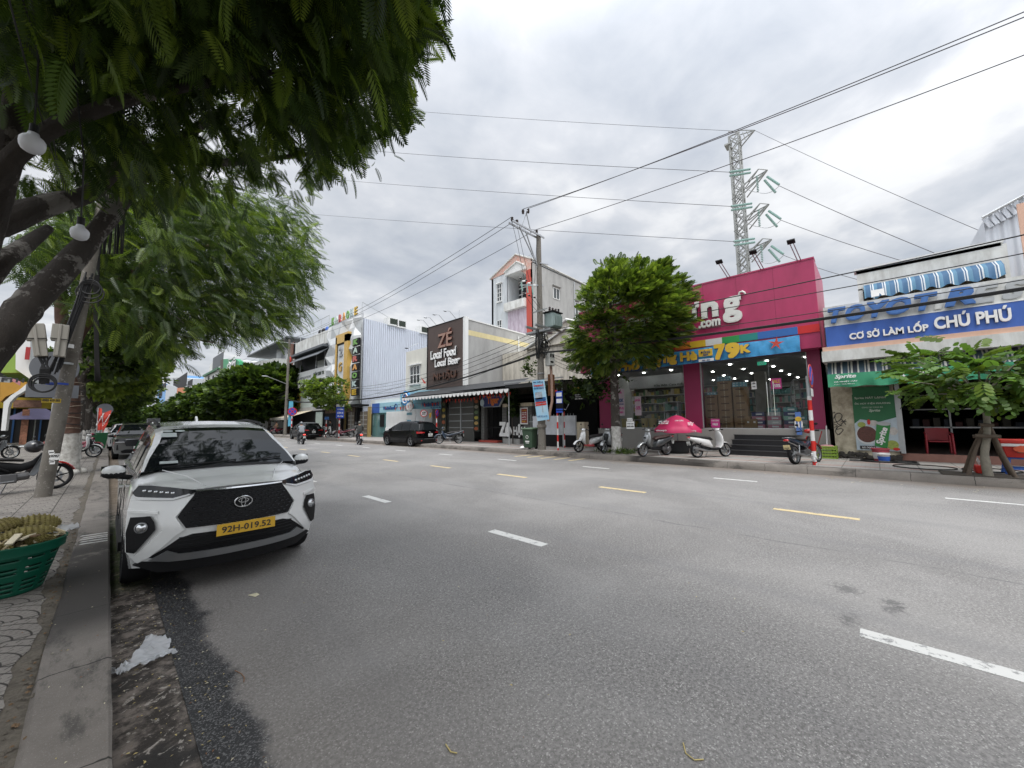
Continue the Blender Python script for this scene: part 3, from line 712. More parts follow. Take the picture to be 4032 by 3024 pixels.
# truck far away
tr =thing('box_truck','dark box truck far up the street','truck',world=False)
s =MB();s.box(-1.1,1.1,1.6,6.0,.9,3.1,mat('truck_canvas',(.05,.055,.06),.8));s.build('cargo_box',tr,bevel=.04)
s =MB();s.loft([[(-1.0,.1,.5),(1.0,.1,.5),(1.0,1.5,.5),(-1.0,1.5,.5)],[(-1.0,0,1.3),(1.0,0,1.3),(1.0,1.5,1.3),(-1.0,1.5,1.3)],[(-.9,.35,2.2),(.9,.35,2.2),(.9,1.5,2.2),(-.9,1.5,2.2)]],m_whitep);s.build('cab',tr,bevel=.04)
s =MB();s.add([(-.85,.03,1.38),(.85,.03,1.38),(.8,.29,2.1),(-.8,.29,2.1)],[(0,1,2,3)],glassblk);s.build('windscreen',tr)
for sx in (-1,1):
 for y in (.9,4.8):wheel(tr,(sx*.95,y,.42),.42,.26)
place(tr,7.6,125,0,0)
# ================= motorbikes and riders =================
def secs(mb,L_,m,n=12,pw=2.6,cap=True):
 """rounded sections along x: (x, zc, half width, half height)"""
 rings =[]
 for x,z,a,b_ in L_:
  ring =[]
  for k in range(n):
   t =2*math.pi*k/n;c_,s_ =math.cos(t),math.sin(t)
   ring.append((x,a*math.copysign(abs(c_)**(2/pw),c_),z+b_*math.copysign(abs(s_)**(2/pw),s_)))
  rings.append(ring)
 return mb.loft(rings,m,cap)
def zsecs(mb,L_,m,n=12,pw=2.6):
 """sections stacked in z: (z, xc, half thickness in x, half width in y)"""
 rings =[]
 for z,x,a,b_ in L_:
  rings.append([(x+a*math.copysign(abs(math.cos(2*math.pi*k/n))**(2/pw),math.cos(2*math.pi*k/n)),b_*math.copysign(abs(math.sin(2*math.pi*k/n))**(2/pw),math.sin(2*math.pi*k/n)),z) for k in range(n)])
 return mb.loft(rings,m)
m_seat =mat('seat_vinyl',(.02,.018,.018),.55,var=.15)
m_eng =mat('engine_metal',(.16,.16,.165),.45,.7,var=.2)
def bikewheel(root,x,r,tw,rimm):
 s =MB();s.lathe((x,0,r),[(r*.80,-tw*.35),(r*.86,-tw*.5),(r*.97,-tw*.35),(r,0),(r*.97,tw*.35),(r*.86,tw*.5),(r*.80,tw*.35)],(0,1,0),rubber,28)
 w =s.build('wheel',root,smooth=40)
 s =MB();s.lathe((x,0,r),[(r*.82,-tw*.34),(r*.76,-tw*.25),(r*.76,tw*.25),(r*.82,tw*.34)],(0,1,0),rimm,28)
 s.lathe((x,0,r),[(.0001,-.04),(.035,-.04),(.035,.04),(.0001,.04)],(0,1,0),rimm,12)
 for k in range(6):
  a =math.pi*k/3+.2;d =Vector((math.cos(a),0,math.sin(a)));s.bar(Vector((x,0,r))+d*.03,Vector((x,0,r))+d*r*.78,.016,.028,rimm)
 s.lathe((x,tw*.55,r),[(r*.30,0),(r*.48,0),(r*.48,.005),(r*.30,.005)],(0,1,0),m_silv,20)
 s.build('rim',w)
def scooter(name,label,body,seatm=None,rimm=m_silv,kind='scooter',r=.26,front=None,platetxt='43D1-246.80',accent=None,tail=m_tail,round_=False,group=None,floor=None,py=m_platew):
 seatm =seatm or m_seat;front =front or body;accent =accent or blackpl
 root =thing(name,label,'scooter' if kind == 'scooter' else 'motorbike',group=group,world=False)
 bikewheel(root,.63,r,.10,rimm);bikewheel(root,-.63,r,.12,rimm)
 # front mudguard
 s =MB();rings =[]
 for k in range(9):
  a =R(20+k*17.5);d =Vector((math.cos(a),0,math.sin(a)));c =Vector((.63,0,r));rr =r+.035
  rings.append([c+d*(rr-.02)+Vector((0,-.075,0)),c+d*rr+Vector((0,-.055,0)),c+d*(rr+.018),c+d*rr+Vector((0,.055,0)),c+d*(rr-.02)+Vector((0,.075,0))])
 s.loft(rings,front,cap=False,closed=False);s.build('mudguard',root,smooth=50)
 s =MB()
 for sy in (-.075,.075):s.tube([(.63,sy,r),(.55,sy,r+.25),(.44,sy*.8,.72)],.018,m_silv if kind == 'bike' else blackpl)
 s.build('fork',root,smooth=50)
 if kind == 'scooter':
  s =MB();zsecs(s,[(.34,.33,.03,.15),(.45,.42,.045,.19),(.62,.445,.055,.205),(.78,.425,.06,.19),(.90,.40,.06,.13),(.96,.385,.05,.09)],front)
  s.build('leg_shield',root,smooth=50)
  s =MB();zsecs(s,[(.50,.50,.05,.06),(.62,.50,.07,.10),(.74,.475,.07,.12),(.84,.44,.05,.10)],accent if not round_ else front);s.build('front_panel',root,smooth=50)
  if round_:
   s =MB();s.ell((.555,0,.58),(.06,.095,.10),front,14);s.build('nose',root,smooth=50)
  s =MB();secs(s,[(.38,.33,.13,.04),(.15,.29,.15,.045),(-.10,.30,.16,.05)],floor or blackpl,pw=4);s.build('floorboard',root,smooth=50)
  s =MB();secs(s,[(.02,.42,.10,.10),(-.10,.50,.15,.17),(-.35,.56,.17,.15),(-.62,.64,.155,.11),(-.85,.70,.10,.07),(-.97,.74,.05,.03)],body);s.build('tail_body',root,smooth=50)
  s =MB();secs(s,[(.06,.66,.09,.04),(-.08,.715,.14,.055),(-.35,.735,.15,.055),(-.62,.77,.13,.05),(-.76,.79,.08,.035)],seatm);s.build('seat',root,smooth=50)
  s =MB();s.box(-.75,-.30,.08,.13,.22,.36,m_eng);s.lathe((-.63,.12,r),[(.0001,.06),(.10,.06),(.12,0),(.0001,0)],(0,1,0),m_eng,16);s.box(-.45,-.1,-.10,.10,.22,.42,blackpl);s.build('engine',root,bevel=.02)
 else:
  s =MB();s.tube([(.42,0,.80),(.25,0,.62),(.0,0,.48),(-.2,0,.45)],[.05,.045,.05,.05],blackpl);s.tube([(-.1,.08,.48),(-.45,.09,.70),(-.8,.07,.76)],.02,blackpl);s.tube([(-.1,-.08,.48),(-.45,-.09,.70),(-.8,-.07,.76)],.02,blackpl);s.build('frame',root,smooth=50)
  s =MB()
  for sy in (1,-1):
   s.prism([(.50,.045*sy,.82),(.44,.14*sy,.60),(.25,.17*sy,.33),(.16,.16*sy,.36),(.30,.12*sy,.66),(.40,.05*sy,.86)],(0,.02*sy,0),front)
  s.build('leg_shield',root,bevel=.01)
  s =MB();secs(s,[(.30,.62,.06,.09),(.10,.54,.07,.09),(-.12,.58,.10,.10),(-.40,.66,.13,.08),(-.70,.73,.11,.06),(-.93,.78,.05,.03)],body);s.build('tail_body',root,smooth=50)
  s =MB();secs(s,[(.12,.70,.07,.03),(-.08,.735,.12,.04),(-.35,.755,.125,.04),(-.65,.80,.11,.04),(-.80,.82,.07,.03)],seatm);s.build('seat',root,smooth=50)
  s =MB();s.tube([(.22,0,.36),(-.02,0,.34)],[.085,.09],m_eng,12);s.box(-.22,.03,-.12,.12,.22,.42,m_eng);s.build('engine',root,bevel=.02)
  s =MB();s.bar((-.1,.115,.30),(-.63,.115,r),.012,.09,blackpl);s.bar((-.1,-.1,.32),(-.63,-.1,r),.03,.04,m_eng);s.build('chain_case',root)
 s =MB();s.tube([(-.02,-.12,.26),(-.25,-.15,.24),(-.45,-.16,.27),(-.88,-.17,.37)],[.018,.02,.042,.045],m_silv,12);s.build('exhaust',root,smooth=50)
 s =MB()
 for sy in (-.14,.14):s.tube([(-.60,sy,.30),(-.50,sy*.9,.58)],.02,m_silv if kind == 'bike' else blackpl,8)
 s.build('shock_absorber',root,smooth=50)
 # handlebar, headlamp, mirrors
 s =MB();s.tube([(.33,-.34,1.0),(.36,-.18,1.02),(.41,0,.98),(.36,.18,1.02),(.33,.34,1.0)],.014,blackpl);s.tube([(.33,-.34,1.0),(.345,-.23,1.01)],.02,rubber);s.tube([(.33,.34,1.0),(.345,.23,1.01)],.02,rubber)
 s.bar((.37,-.20,1.0),(.40,-.34,1.0),.008,.012,m_silv);s.bar((.37,.20,1.0),(.40,.34,1.0),.008,.012,m_silv);s.build('handlebar',root,smooth=50)
 s =MB();s.ell((.405,0,1.0),(.09,.13,.075),front,14);s.build('headlamp_cowl',root,smooth=50)
 s =MB();s.ell((.455,0,.995) if kind != 'scooter' or round_ else (.515,0,.72),(.05,.085,.05),m_lampin if round_ else m_lens,14);s.build('headlight',root,smooth=50)
 for sy in (-1,1):
  s =MB();s.tube([(.37,.17*sy,1.02),(.36,.22*sy,1.13),(.35,.26*sy,1.19)],.006,blackpl,6);s.ell((.35,.28*sy,1.22),(.014,.055,.038),blackpl,12);s.build('mirror',root,smooth=50)
 s =MB();s.ell((-.93,0,.74),(.05,.09,.04),tail,12);s.build('tail_light',root,smooth=50)
 s =MB();s.bar((-.80,0,.62),(-.95,0,.36),.01,.13,blackpl);s.build('rear_mudguard',root)
 s =MB();M =Matrix.Rotation(R(-12),3,'Y');s.obox((-.955,0,.53),(.006,.19,.14),M,py);pl =s.build('number_plate',root)
 a,b2 =Vector((0,-1,0)),Vector((.2,0,1)).normalized();MM =Matrix((a,b2,a.cross(b2))).transposed()
 text('43D1\n'+platetxt[-6:],inkblk,(-.962,0,.53),.15,.10,M=MM,th=.003,parent=pl)
 s =MB();s.tube([(-.05,.10,.24),(-.10,.20,.02)],.012,steel,6);s.bar((-.12,.17,.01),(-.08,.24,.01),.03,.012,steel);s.build('side_stand',root)
 s =MB();s.tube([(-.66,-.13,.78),(-.93,-.10,.82),(-.95,0,.825),(-.93,.10,.82),(-.66,.13,.78)],.011,m_silv if kind == 'bike' else blackpl);s.build('grab_rail',root,smooth=50)
 return root
m_wsc =mat('white_scooter_paint',(.66,.66,.65),.25,var=.03,coat=.8)
m_gsc =mat('grey_scooter_paint',(.24,.25,.255),.25,.4,var=.03,coat=.8)
m_dsc =mat('dark_grey_scooter_paint',(.07,.075,.08),.3,.3,var=.03,coat=.8)
m_rsc =mat('red_motorbike_paint',(.38,.015,.012),.25,var=.03,coat=.8)
m_msc =mat('maroon_paint',(.16,.015,.03),.25,var=.03,coat=.8)
m_bsc =mat('blue_black_paint',(.02,.035,.06),.25,var=.03,coat=.8)
m_pinkp =mat('coral_paint',(.55,.10,.10),.4,var=.03)
def bike_at(root,fpx,rpx,z,lean=0,label=None,y=None):
 """front wheel foot and rear wheel foot given on the pavement"""
 f,r_ =Vector(fpx),Vector(rpx);c =(f+r_)/2;a =math.atan2(f.y-r_.y,f.x-r_.x)
 root.location =(c.x,c.y,z);root.rotation_euler =(R(lean),0,a)
 if label:root['label'] =label
 return root
def at2(fp,ang,z=ZR_):
 """front wheel foot fp (x, y), heading ang degrees from +X"""
 d =Vector((math.cos(R(ang)),math.sin(R(ang)),0));f =Vector((fp[0],fp[1],0));return f,f-d*1.26
ZP =ZR_+.003
b1 =scooter('parked_scooter','white retro scooter with red floor, left of the tree before the pink shop',m_wsc,round_=True,floor=m_pinkp,accent=m_pinkp,rimm=blackpl)
bike_at(b1,*at2((14.50,9.68),158),ZP,-5)
b2 =scooter('parked_scooter','silver grey scooter parked against the whitewashed tree trunk',m_gsc,front=m_gsc)
bike_at(b2,*at2((14.62,8.50),183),ZP,-5)
b3 =scooter('parked_scooter','dark grey scooter with chrome nose and brown seat, right of the tree',m_dsc,front=m_gsc,accent=m_silv,seatm=mat('brown_seat',(.05,.025,.022),.5))
bike_at(b3,*at2((14.30,6.62),160),ZP,-5)
b4 =scooter('parked_scooter','white scooter seen from behind beside the pink umbrella',m_wsc,front=m_wsc)
bike_at(b4,*at2((16.15,4.20),-32),ZP,-5)
b5 =scooter('parked_motorbike','black tailed motorbike with red leg shield next to the black steps',m_bsc,kind='bike',front=m_rsc,r=.29,py=mat('cream_plate',(.72,.60,.32),.5))
bike_at(b5,*at2((15.9,1.45),-20),ZP,-5)
b6 =scooter('parked_motorbike','blue black motorbike standing on the pavement before the restaurant shutter',m_bsc,kind='bike',front=m_bsc,r=.30)
bike_at(b6,*at2((14.75,20.5),150),ZP,-5)
b7 =scooter('parked_motorbike','maroon motorbike with a white tail on the far pavement',m_msc,kind='bike',front=m_msc,r=.29)
bike_at(b7,*at2((15.0,37.2),160),ZP,-4)
b8 =scooter('parked_scooter','white scooter in the row by the dark karaoke entrance',m_wsc);bike_at(b8,*at2((14.9,39.2),200),ZP,-4)
b9 =copy_tree(b2);bike_at(b9,*at2((14.8,40.4),205),ZP,-4,'grey scooter in the row by the dark karaoke entrance')
b10 =copy_tree(b7);bike_at(b10,*at2((14.7,56.5),190),ZP,-4,'maroon motorbike left of the blue no parking sign far down')
b11 =copy_tree(b6);bike_at(b11,*at2((14.9,59.0),200),ZP,-4,'dark motorbike beyond the blue no parking sign far down')
b12 =copy_tree(b2);bike_at(b12,*at2((14.9,62.5),180),ZP,-4,'grey scooter farthest down on the far pavement')
# left pavement
ZQ =ZL_+.003
c1 =scooter('parked_motorbike','black motorbike with red front mudguard behind the concrete pole',blackpl,kind='bike',front=m_rsc,r=.295,rimm=blackpl)
bike_at(c1,(-.78,14.0,0),(-1.92,13.55,0),ZQ,-5)
for ch in c1.children:
 if ch.name.startswith('leg_shield'):ch.data.materials[0] =m_dsc
c2 =scooter('parked_scooter','white scooter with black side panel parked beyond the whitewashed trunk',blackpl,front=m_wsc,rimm=m_silv,r=.28)
bike_at(c2,(-.38,26.2,0),(-1.6,26.55,0),ZQ,-5)
c3 =scooter('parked_motorbike','dark red motorbike standing behind the white scooter',m_msc,kind='bike',r=.28);bike_at(c3,(-.35,29.5,0),(-1.5,30.1,0),ZQ,-5)
c4 =scooter('parked_motorbike','black motorbike with yellow stripe at the left picture edge',blackpl,kind='bike',front=m_dsc,r=.29,accent=yellow);bike_at(c4,(-2.95,28.2,0),(-4.0,27.6,0),ZQ,-5)
# helmet on the pillion seat and on the handlebar of the near motorbike
s =MB();s.ell((-1.12,13.86,1.13),(.15,.17,.14),mat('helmet_black',(.015,.015,.018),.3,coat=.5),16);s.build('helmet',None,smooth=60,label='black open helmet hung on the handlebar behind the concrete pole',category='helmet')
# ---- people ----
m_skin =mat('skin',(.36,.20,.13),.55,var=.04)
m_grsh =mat('grey_shirt',(.20,.22,.24),.85,var=.15);m_dksh =mat('dark_jacket',(.02,.022,.02),.8,var=.15);m_trs =mat('dark_trousers',(.03,.03,.035),.85,var=.15)
m_beige =mat('beige_shirt',(.42,.28,.18),.8)
def figure(label,joints,shirt,trouser,hair=None,helm=None,loc=(0,0,0),rz=0):
 """one skinned surface grown over a posed skeleton"""
 names =list(joints);idx ={n:i for i,n in enumerate(names)}
 E_ =[('pelvis','spine'),('spine','chest'),('chest','neck'),('neck','head'),('head','crown')]
 for s_ in 'LR':
  E_ += [('chest','sh'+s_),('sh'+s_,'el'+s_),('el'+s_,'wr'+s_),('wr'+s_,'ha'+s_),('pelvis','hip'+s_),('hip'+s_,'kn'+s_),('kn'+s_,'an'+s_),('an'+s_,'to'+s_)]
 rad =dict(pelvis=(.15,.12),spine=(.145,.11),chest=(.165,.12),neck=(.06,.06),head=(.085,.095),crown=(.07,.08),sh=(.07,.065),el=(.045,.045),wr=(.03,.03),ha=(.035,.02),hip=(.095,.09),kn=(.06,.06),an=(.042,.042),to=(.045,.03))
 me =bpy.data.meshes.new('person');me.from_pydata([joints[n] for n in names],[(idx[a],idx[b_]) for a,b_ in E_],[])
 o =bpy.data.objects.new('person',me);COL.objects.link(o)
 md =o.modifiers.new('skin','SKIN');md.use_smooth_shade =True
 for i,n in enumerate(names):
  r_ =rad.get(n) or rad[n[:-1]];me.skin_vertices[0].data[i].radius =r_;me.skin_vertices[0].data[i].use_root =(n == 'pelvis')
 sb =o.modifiers.new('sub','SUBSURF');sb.levels =2;sb.render_levels =2
 dg =bpy.context.evaluated_depsgraph_get();dg.update();me2 =bpy.data.meshes.new_from_object(o.evaluated_get(dg));bpy.data.objects.remove(o)
 for m in (shirt,trouser,m_skin):me2.materials.append(m)
 J ={n:Vector(v) for n,v in joints.items()}
 grp ={0:['spine','chest','shL','shR','elL','elR'],1:['pelvis','hipL','hipR','knL','knR','anL','anR'],2:['head','crown','neck','haL','haR','wrL','wrR','toL','toR']}
 for p in me2.polygons:
  c =p.center;p.material_index =min(((J[n]-c).length-(.06 if k == 0 else 0),k) for k,ns in grp.items() for n in ns)[1];p.use_smooth =True
 o =bpy.data.objects.new('person',me2);COL.objects.link(o);o.location =loc;o.rotation_euler =(0,0,rz);tag(o,label,'person')
 h =J['head'];c =(J['head']+J['crown'])/2
 s =MB()
 if helm:s.ell(c+Vector((-.01,0,.03)),(.135,.12,.125),helm,14);n_ ='helmet'
 else:s.ell(c+Vector((-.025,0,.035)),(.105,.095,.10),hair or black,12);n_ ='hair'
 q =s.build(n_,None,smooth=60);q.parent =o
 s =MB();s.ell(h+Vector((.10,0,.01)),(.018,.013,.022),m_skin,8)
 for sy in (-1,1):s.ell(h+Vector((.085,.032*sy,.035)),(.01,.012,.007),black,6);s.ell(h+Vector((0,.088*sy,.0)),(.02,.01,.03),m_skin,6)
 s.box(h.x+.082,h.x+.092,-.022,.022,h.z-.045,h.z-.038,mat('lips',(.3,.1,.08)))
 q =s.build('face',None,smooth=60);q.parent =o
 s =MB()
 for s_ in 'LR':
  w,hd =J['wr'+s_],J['ha'+s_];d =(hd-w).normalized()
  for k in range(4):b_ =hd+Vector((0,(k-1.5)*.02,0));s.tube([b_,b_+d*.035+Vector((0,0,-.005)),b_+d*.045+Vector((0,0,-.03)),b_+d*.02+Vector((0,0,-.045))],[.009,.009,.008,.006],m_skin,6)
  sd =-1 if s_ == 'L' else 1;s.tube([w+d*.03,w+d*.05+Vector((0,sd*.03,-.02)),w+d*.07+Vector((0,sd*.02,-.04))],[.011,.010,.007],m_skin,6)
  a =J['to'+s_];s.ell(a+Vector((.01,0,-.02)),(.09,.045,.03),rubber,8)
 q =s.build('fingers_and_shoes',None,smooth=60);q.parent =o;q.name ='shoe'
 return o
def riding(lean=.12):
 d =dict(pelvis=(-.22,0,.86),spine=(-.16,0,1.04),chest=(-.10+lean*.3,0,1.27),neck=(-.04+lean*.3,0,1.42),head=(.0+lean*.3,0,1.53),crown=(-.0+lean*.3,0,1.62))
 for s_,y in (('L',1),('R',-1)):
  d['sh'+s_] =(-.09+lean*.3,.19*y,1.34);d['el'+s_] =(.08,.27*y,1.13);d['wr'+s_] =(.27,.27*y,1.04);d['ha'+s_] =(.335,.28*y,1.03)
  d['hip'+s_] =(-.18,.11*y,.82);d['kn'+s_] =(.16,.18*y,.70);d['an'+s_] =(.02,.17*y,.34);d['to'+s_] =(.13,.17*y,.30)
 return d
m_helmg =mat('grey_helmet',(.12,.13,.14),.35,coat=.4);m_helmk =mat('olive_helmet',(.06,.06,.045),.4,coat=.3)
def ridden(label,plabel,body,kind,x,y,ang,shirt,helm,**k):
 b_ =scooter('ridden_motorbike',label,body,kind=kind,tail=m_tailon,**k)
 b_.location =(x,y,.004);b_.rotation_euler =(0,0,R(ang))
 figure(plabel,riding(),shirt,m_trs,helm=helm,loc=(x,y,.004),rz=R(ang))
 return b_
ridden('scooter with lit red tail lamp ridden up the street near the silver roofed SUV','person in grey shirt and grey helmet riding up the street',m_dsc,'scooter',10.35,32.4,86,m_grsh,m_helmg)
ridden('motorbike with lit red tail lamp ridden past the black SUV','person in dark jacket riding left of the nearest black SUV',blackpl,'bike',12.85,27.8,74,m_dksh,m_helmk,r=.29)
def sitting():
 d =riding(0);
 for s_,y in (('L',1),('R',-1)):d['el'+s_] =(.02,.25*y,1.08);d['wr'+s_] =(.2,.18*y,.95);d['ha'+s_] =(.27,.16*y,.92);d['kn'+s_] =(.22,.14*y,.78);d['an'+s_] =(.25,.14*y,.42);d['to'+s_] =(.36,.14*y,.38)
 return d
figure('person in beige shirt sitting on a parked motorbike by the no parking sign',sitting(),m_beige,m_trs,loc=(15.3,57.6,-.02+ZR_),rz=R(200))
figure('person with black hair leaning over the parked scooters',sitting(),m_dksh,m_trs,loc=(15.5,40.2,-.0+ZR_),rz=R(190))
# a dozen riders far up the street
far_r =scooter('distant_motorbike','motorbike ridden far up the street',m_rsc,kind='bike')
for k,(x,y) in enumerate([(4.0,70),(5.5,84),(3.2,92),(4.8,104),(8.8,88)]):
 o =far_r if k == 0 else copy_tree(far_r);o.location =(x,y,.004);o.rotation_euler =(0,0,R(-90));o['group'] ='motorbikes far up the street';o['label'] ='small motorbike ridden towards the camera far up the street'
 figure('tiny rider far up the street',riding(),(m_grsh,m_beige,m_dksh,mat('red_shirt',(.4,.05,.04)),m_grsh)[k],m_trs,helm=(m_helmg,m_helmk)[k % 2],loc=(x,y,.004),rz=R(-90))['group'] ='riders far up the street'
# ================= buildings on the right =================
def rect(X,TL,BR):
 a,b_ =PX(*TL,X),PX(*BR,X);return b_.y,a.y,b_.z,a.z     # y0, y1, z0, z1
def slab(s,X,th,r,m):     # r = rect(); front face at X
 s.box(X,X+th,r[0],r[1],r[2],r[3],m)
def ctext(t,m,X,TL,BR,**k):
 y0,y1,z0,z1 =rect(X,TL,BR);return text(t,m,(X,(y0+y1)/2,(z0+z1)/2),abs(y1-y0),abs(z1-z0),'-x',**k)
def glassmat(name,tint=(.55,.6,.6),f=.12):
 m =bpy.data.materials.new(name);m.use_nodes =True;t =m.node_tree;t.nodes.clear()
 o =t.nodes.new('ShaderNodeOutputMaterial');mx_ =t.nodes.new('ShaderNodeMixShader');tr_ =t.nodes.new('ShaderNodeBsdfTransparent');g =t.nodes.new('ShaderNodeBsdfGlossy')
 lw =t.nodes.new('ShaderNodeFresnel');lw.inputs[0].default_value =1.33
 ad =t.nodes.new('ShaderNodeMath');ad.operation ='ADD';ad.inputs[1].default_value =f;t.links.new(lw.outputs[0],ad.inputs[0])
 tr_.inputs[0].default_value =(*tint,1);g.inputs['Roughness'].default_value =.01;g.inputs[0].default_value =(.9,.9,.9,1)
 t.links.new(ad.outputs[0],mx_.inputs[0]);t.links.new(tr_.outputs[0],mx_.inputs[1]);t.links.new(g.outputs[0],mx_.inputs[2]);t.links.new(mx_.outputs[0],o.inputs[0]);return m
m_glass =glassmat('shop_glass',(.9,.92,.92),-.01)
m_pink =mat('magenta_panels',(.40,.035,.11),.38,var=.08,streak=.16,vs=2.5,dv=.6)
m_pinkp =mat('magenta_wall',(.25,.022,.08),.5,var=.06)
m_plinth =mat('grey_plinth',(.30,.29,.27),.7,var=.08,streak=.08)
m_step =mat('black_granite',(.012,.012,.014),.35,var=.1)
m_wallw =mat('white_wall',(.68,.69,.68),.8,var=.05,streak=.12,vs=1.5)
m_wallg =mat('bare_cement_wall',(.34,.34,.33),.9,var=.3,streak=.3,vs=1.2,bump=.15)
m_wallb =mat('pale_blue_wall',(.60,.66,.70),.8,var=.06,streak=.12)
m_dark =mat('interior_shade',(.018,.018,.02),.9,var=0)  # near-black colour paints in the shade of unlit interiors
m_dirtyw =mat('weathered_white',(.64,.65,.63),.8,var=.1,streak=.3,vs=2.5,dirt=(.36,.35,.32))
m_cream =mat('cream_wall',(.62,.54,.40),.85,var=.08,streak=.2,dirt=(.35,.30,.22))
m_salmon =mat('salmon_band',(.62,.40,.30),.8,var=.06,streak=.15)
m_blueb =mat('blue_sign_panel',(.045,.12,.42),.45,var=.15,streak=.2,vs=4,dv=.5)
m_blueL =mat('blue_letter',(.06,.16,.42),.45,var=.1,streak=.15)
def corr(name,col,per=.2,axis=1):
 m =mat(name,col,.4,.35,var=.06,streak=.1);t =m.node_tree;b_ =t.nodes['Principled BSDF']
 c_ =t.nodes.new('ShaderNodeTexCoord');s_ =t.nodes.new('ShaderNodeSeparateXYZ');t.links.new(c_.outputs['Object'],s_.inputs[0])
 a =t.nodes.new('ShaderNodeMath');a.operation ='MULTIPLY';a.inputs[1].default_value =2*math.pi/per;t.links.new(s_.outputs[axis],a.inputs[0])
 f =t.nodes.new('ShaderNodeMath');f.operation ='SINE';t.links.new(a.outputs[0],f.inputs[0])
 bp =t.nodes.new('ShaderNodeBump');bp.inputs['Strength'].default_value =.8;bp.inputs['Distance'].default_value =.03;t.links.new(f.outputs[0],bp.inputs['Height']);t.links.new(bp.outputs[0],b_.inputs['Normal']);return m
m_corrw =corr('corrugated_sheet',(.56,.60,.68),.25,0);m_corrs =corr('corrugated_silver',(.55,.58,.62),.25,1);m_corrp =corr('corrugated_peach',(.62,.50,.44),.2,1)
m_shut =corr('folding_shutter',(.13,.13,.12),.09,1)
m_awn =stripemat('striped_awning',[(0,(.55,.55,.50)),(.12,(.04,.06,.08)),(.22,(.50,.50,.46)),(.30,(.05,.09,.12)),(.62,(.55,.55,.50)),(.72,(.04,.05,.07))],.42)
m_awnb =stripemat('blue_striped_awning',[(0,(.50,.54,.56)),(.10,(.03,.08,.16)),(.20,(.45,.48,.50)),(.28,(.03,.10,.20)),(.70,(.07,.18,.28))],.30)
m_green =mat('green_banner_cloth',(.05,.30,.16),.5,var=.08,bump=.3,bs=4)
m_greenp =mat('green_poster',(.02,.13,.05),.5,var=.15,vs=1.5)
m_skyb =mat('blue_banner_cloth',(.06,.32,.62),.45,var=.35,vs=2.2,bump=.5,bs=3)
m_goldl =mat('yellow_letter',(.70,.45,.05),.4,var=.05)
m_wood =mat('weathered_wood',(.10,.075,.055),.85,var=.3,vs=8)
# ---------- tyre shop ----------
TX =17.2
ts =thing('shop_building','two storey tyre shop with faded blue and white fascia at the right edge','building',(18.2,-3,ZR_))
s =MB();YR =-9.0;YL =1.12
s.box(18.2,30,YR,YL-.02,3.3,4.0,m_wallw);s.box(18.35,30,YL-.20,YL-.02,.1,3.3,m_cream)
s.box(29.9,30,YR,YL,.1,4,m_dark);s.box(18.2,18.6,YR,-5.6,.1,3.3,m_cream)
s.box(18.4,30,YR-.2,YR,.1,7,m_cream)
s.build('wall',ts)
s =MB();s.box(18.2,30,YR,YL-.2,.20,.42,mat('brown_floor',(.07,.05,.045),.5));s.build('floor',ts)
s =MB();s.box(18.12,18.24,-5.6,-.5,ZR_,.44,mat('red_tile_step',(.26,.13,.10),.6,var=.2));s.build('doorstep',ts)
# left column with peeling paint and graffiti tag
cy0,cy1 =.12,1.10
m_peel =mat('peeling_cream_paint',(.50,.45,.34),.85,var=.15,vs=3,dirt=(.16,.13,.09),dv=1)
s =MB();s.box(18.05,18.6,-.52,1.10,.24,3.56,m_peel);s.build('column',ts)
s =MB();random.seed(5)
for k in range(26):
 y =random.uniform(-.5,1.05);s.ell((18.05,y,.22+random.random()*.16),(.05,.06+.1*random.random(),.05+.06*random.random()),mat('crumbling_mortar',(.05,.045,.04),.95,var=.4),8)
s.build('broken_skirting',ts)
def stroke(pts,r_,X,m,par,nm='graffiti'):
 s =MB();P_ =[]
 n =len(pts)
 for i in range(n-1):
  p0,p1,p2,p3 =pts[max(i-1,0)],pts[i],pts[i+1],pts[min(i+2,n-1)]
  for k in range(6):
   t =k/6;P_.append(tuple(.5*(2*p1[j]+(p2[j]-p0[j])*t+(2*p0[j]-5*p1[j]+4*p2[j]-p3[j])*t*t+(3*p1[j]-p0[j]-3*p2[j]+p3[j])*t**3) for j in (0,1)))
 P_.append(pts[-1]);w =[PX(*ZA(*p),X) for p in P_];s.tube(w,r_,m,4);return s
gf =MB()
for pts in ([(222,1165),(205,1185),(212,1205),(245,1195),(262,1165),(240,1148),(215,1168),(232,1210),(255,1225)],[(258,1185),(285,1220)],[(285,1188),(255,1220)],[(256,1200),(290,1200)],
   [(205,1215),(232,1225),(212,1240)],[(262,1225),(238,1232),(225,1250),(255,1245),(268,1255),(240,1280),(220,1262),(232,1240)],[(208,1142),(205,1150)],[(216,1140),(213,1148)],[(238,1278),(235,1286)],[(248,1276),(246,1284)]):
 q =stroke(pts,.011,18.04,inkblk,ts);gf.add(q.v,q.f,inkblk)
gf.build('graffiti',ts)
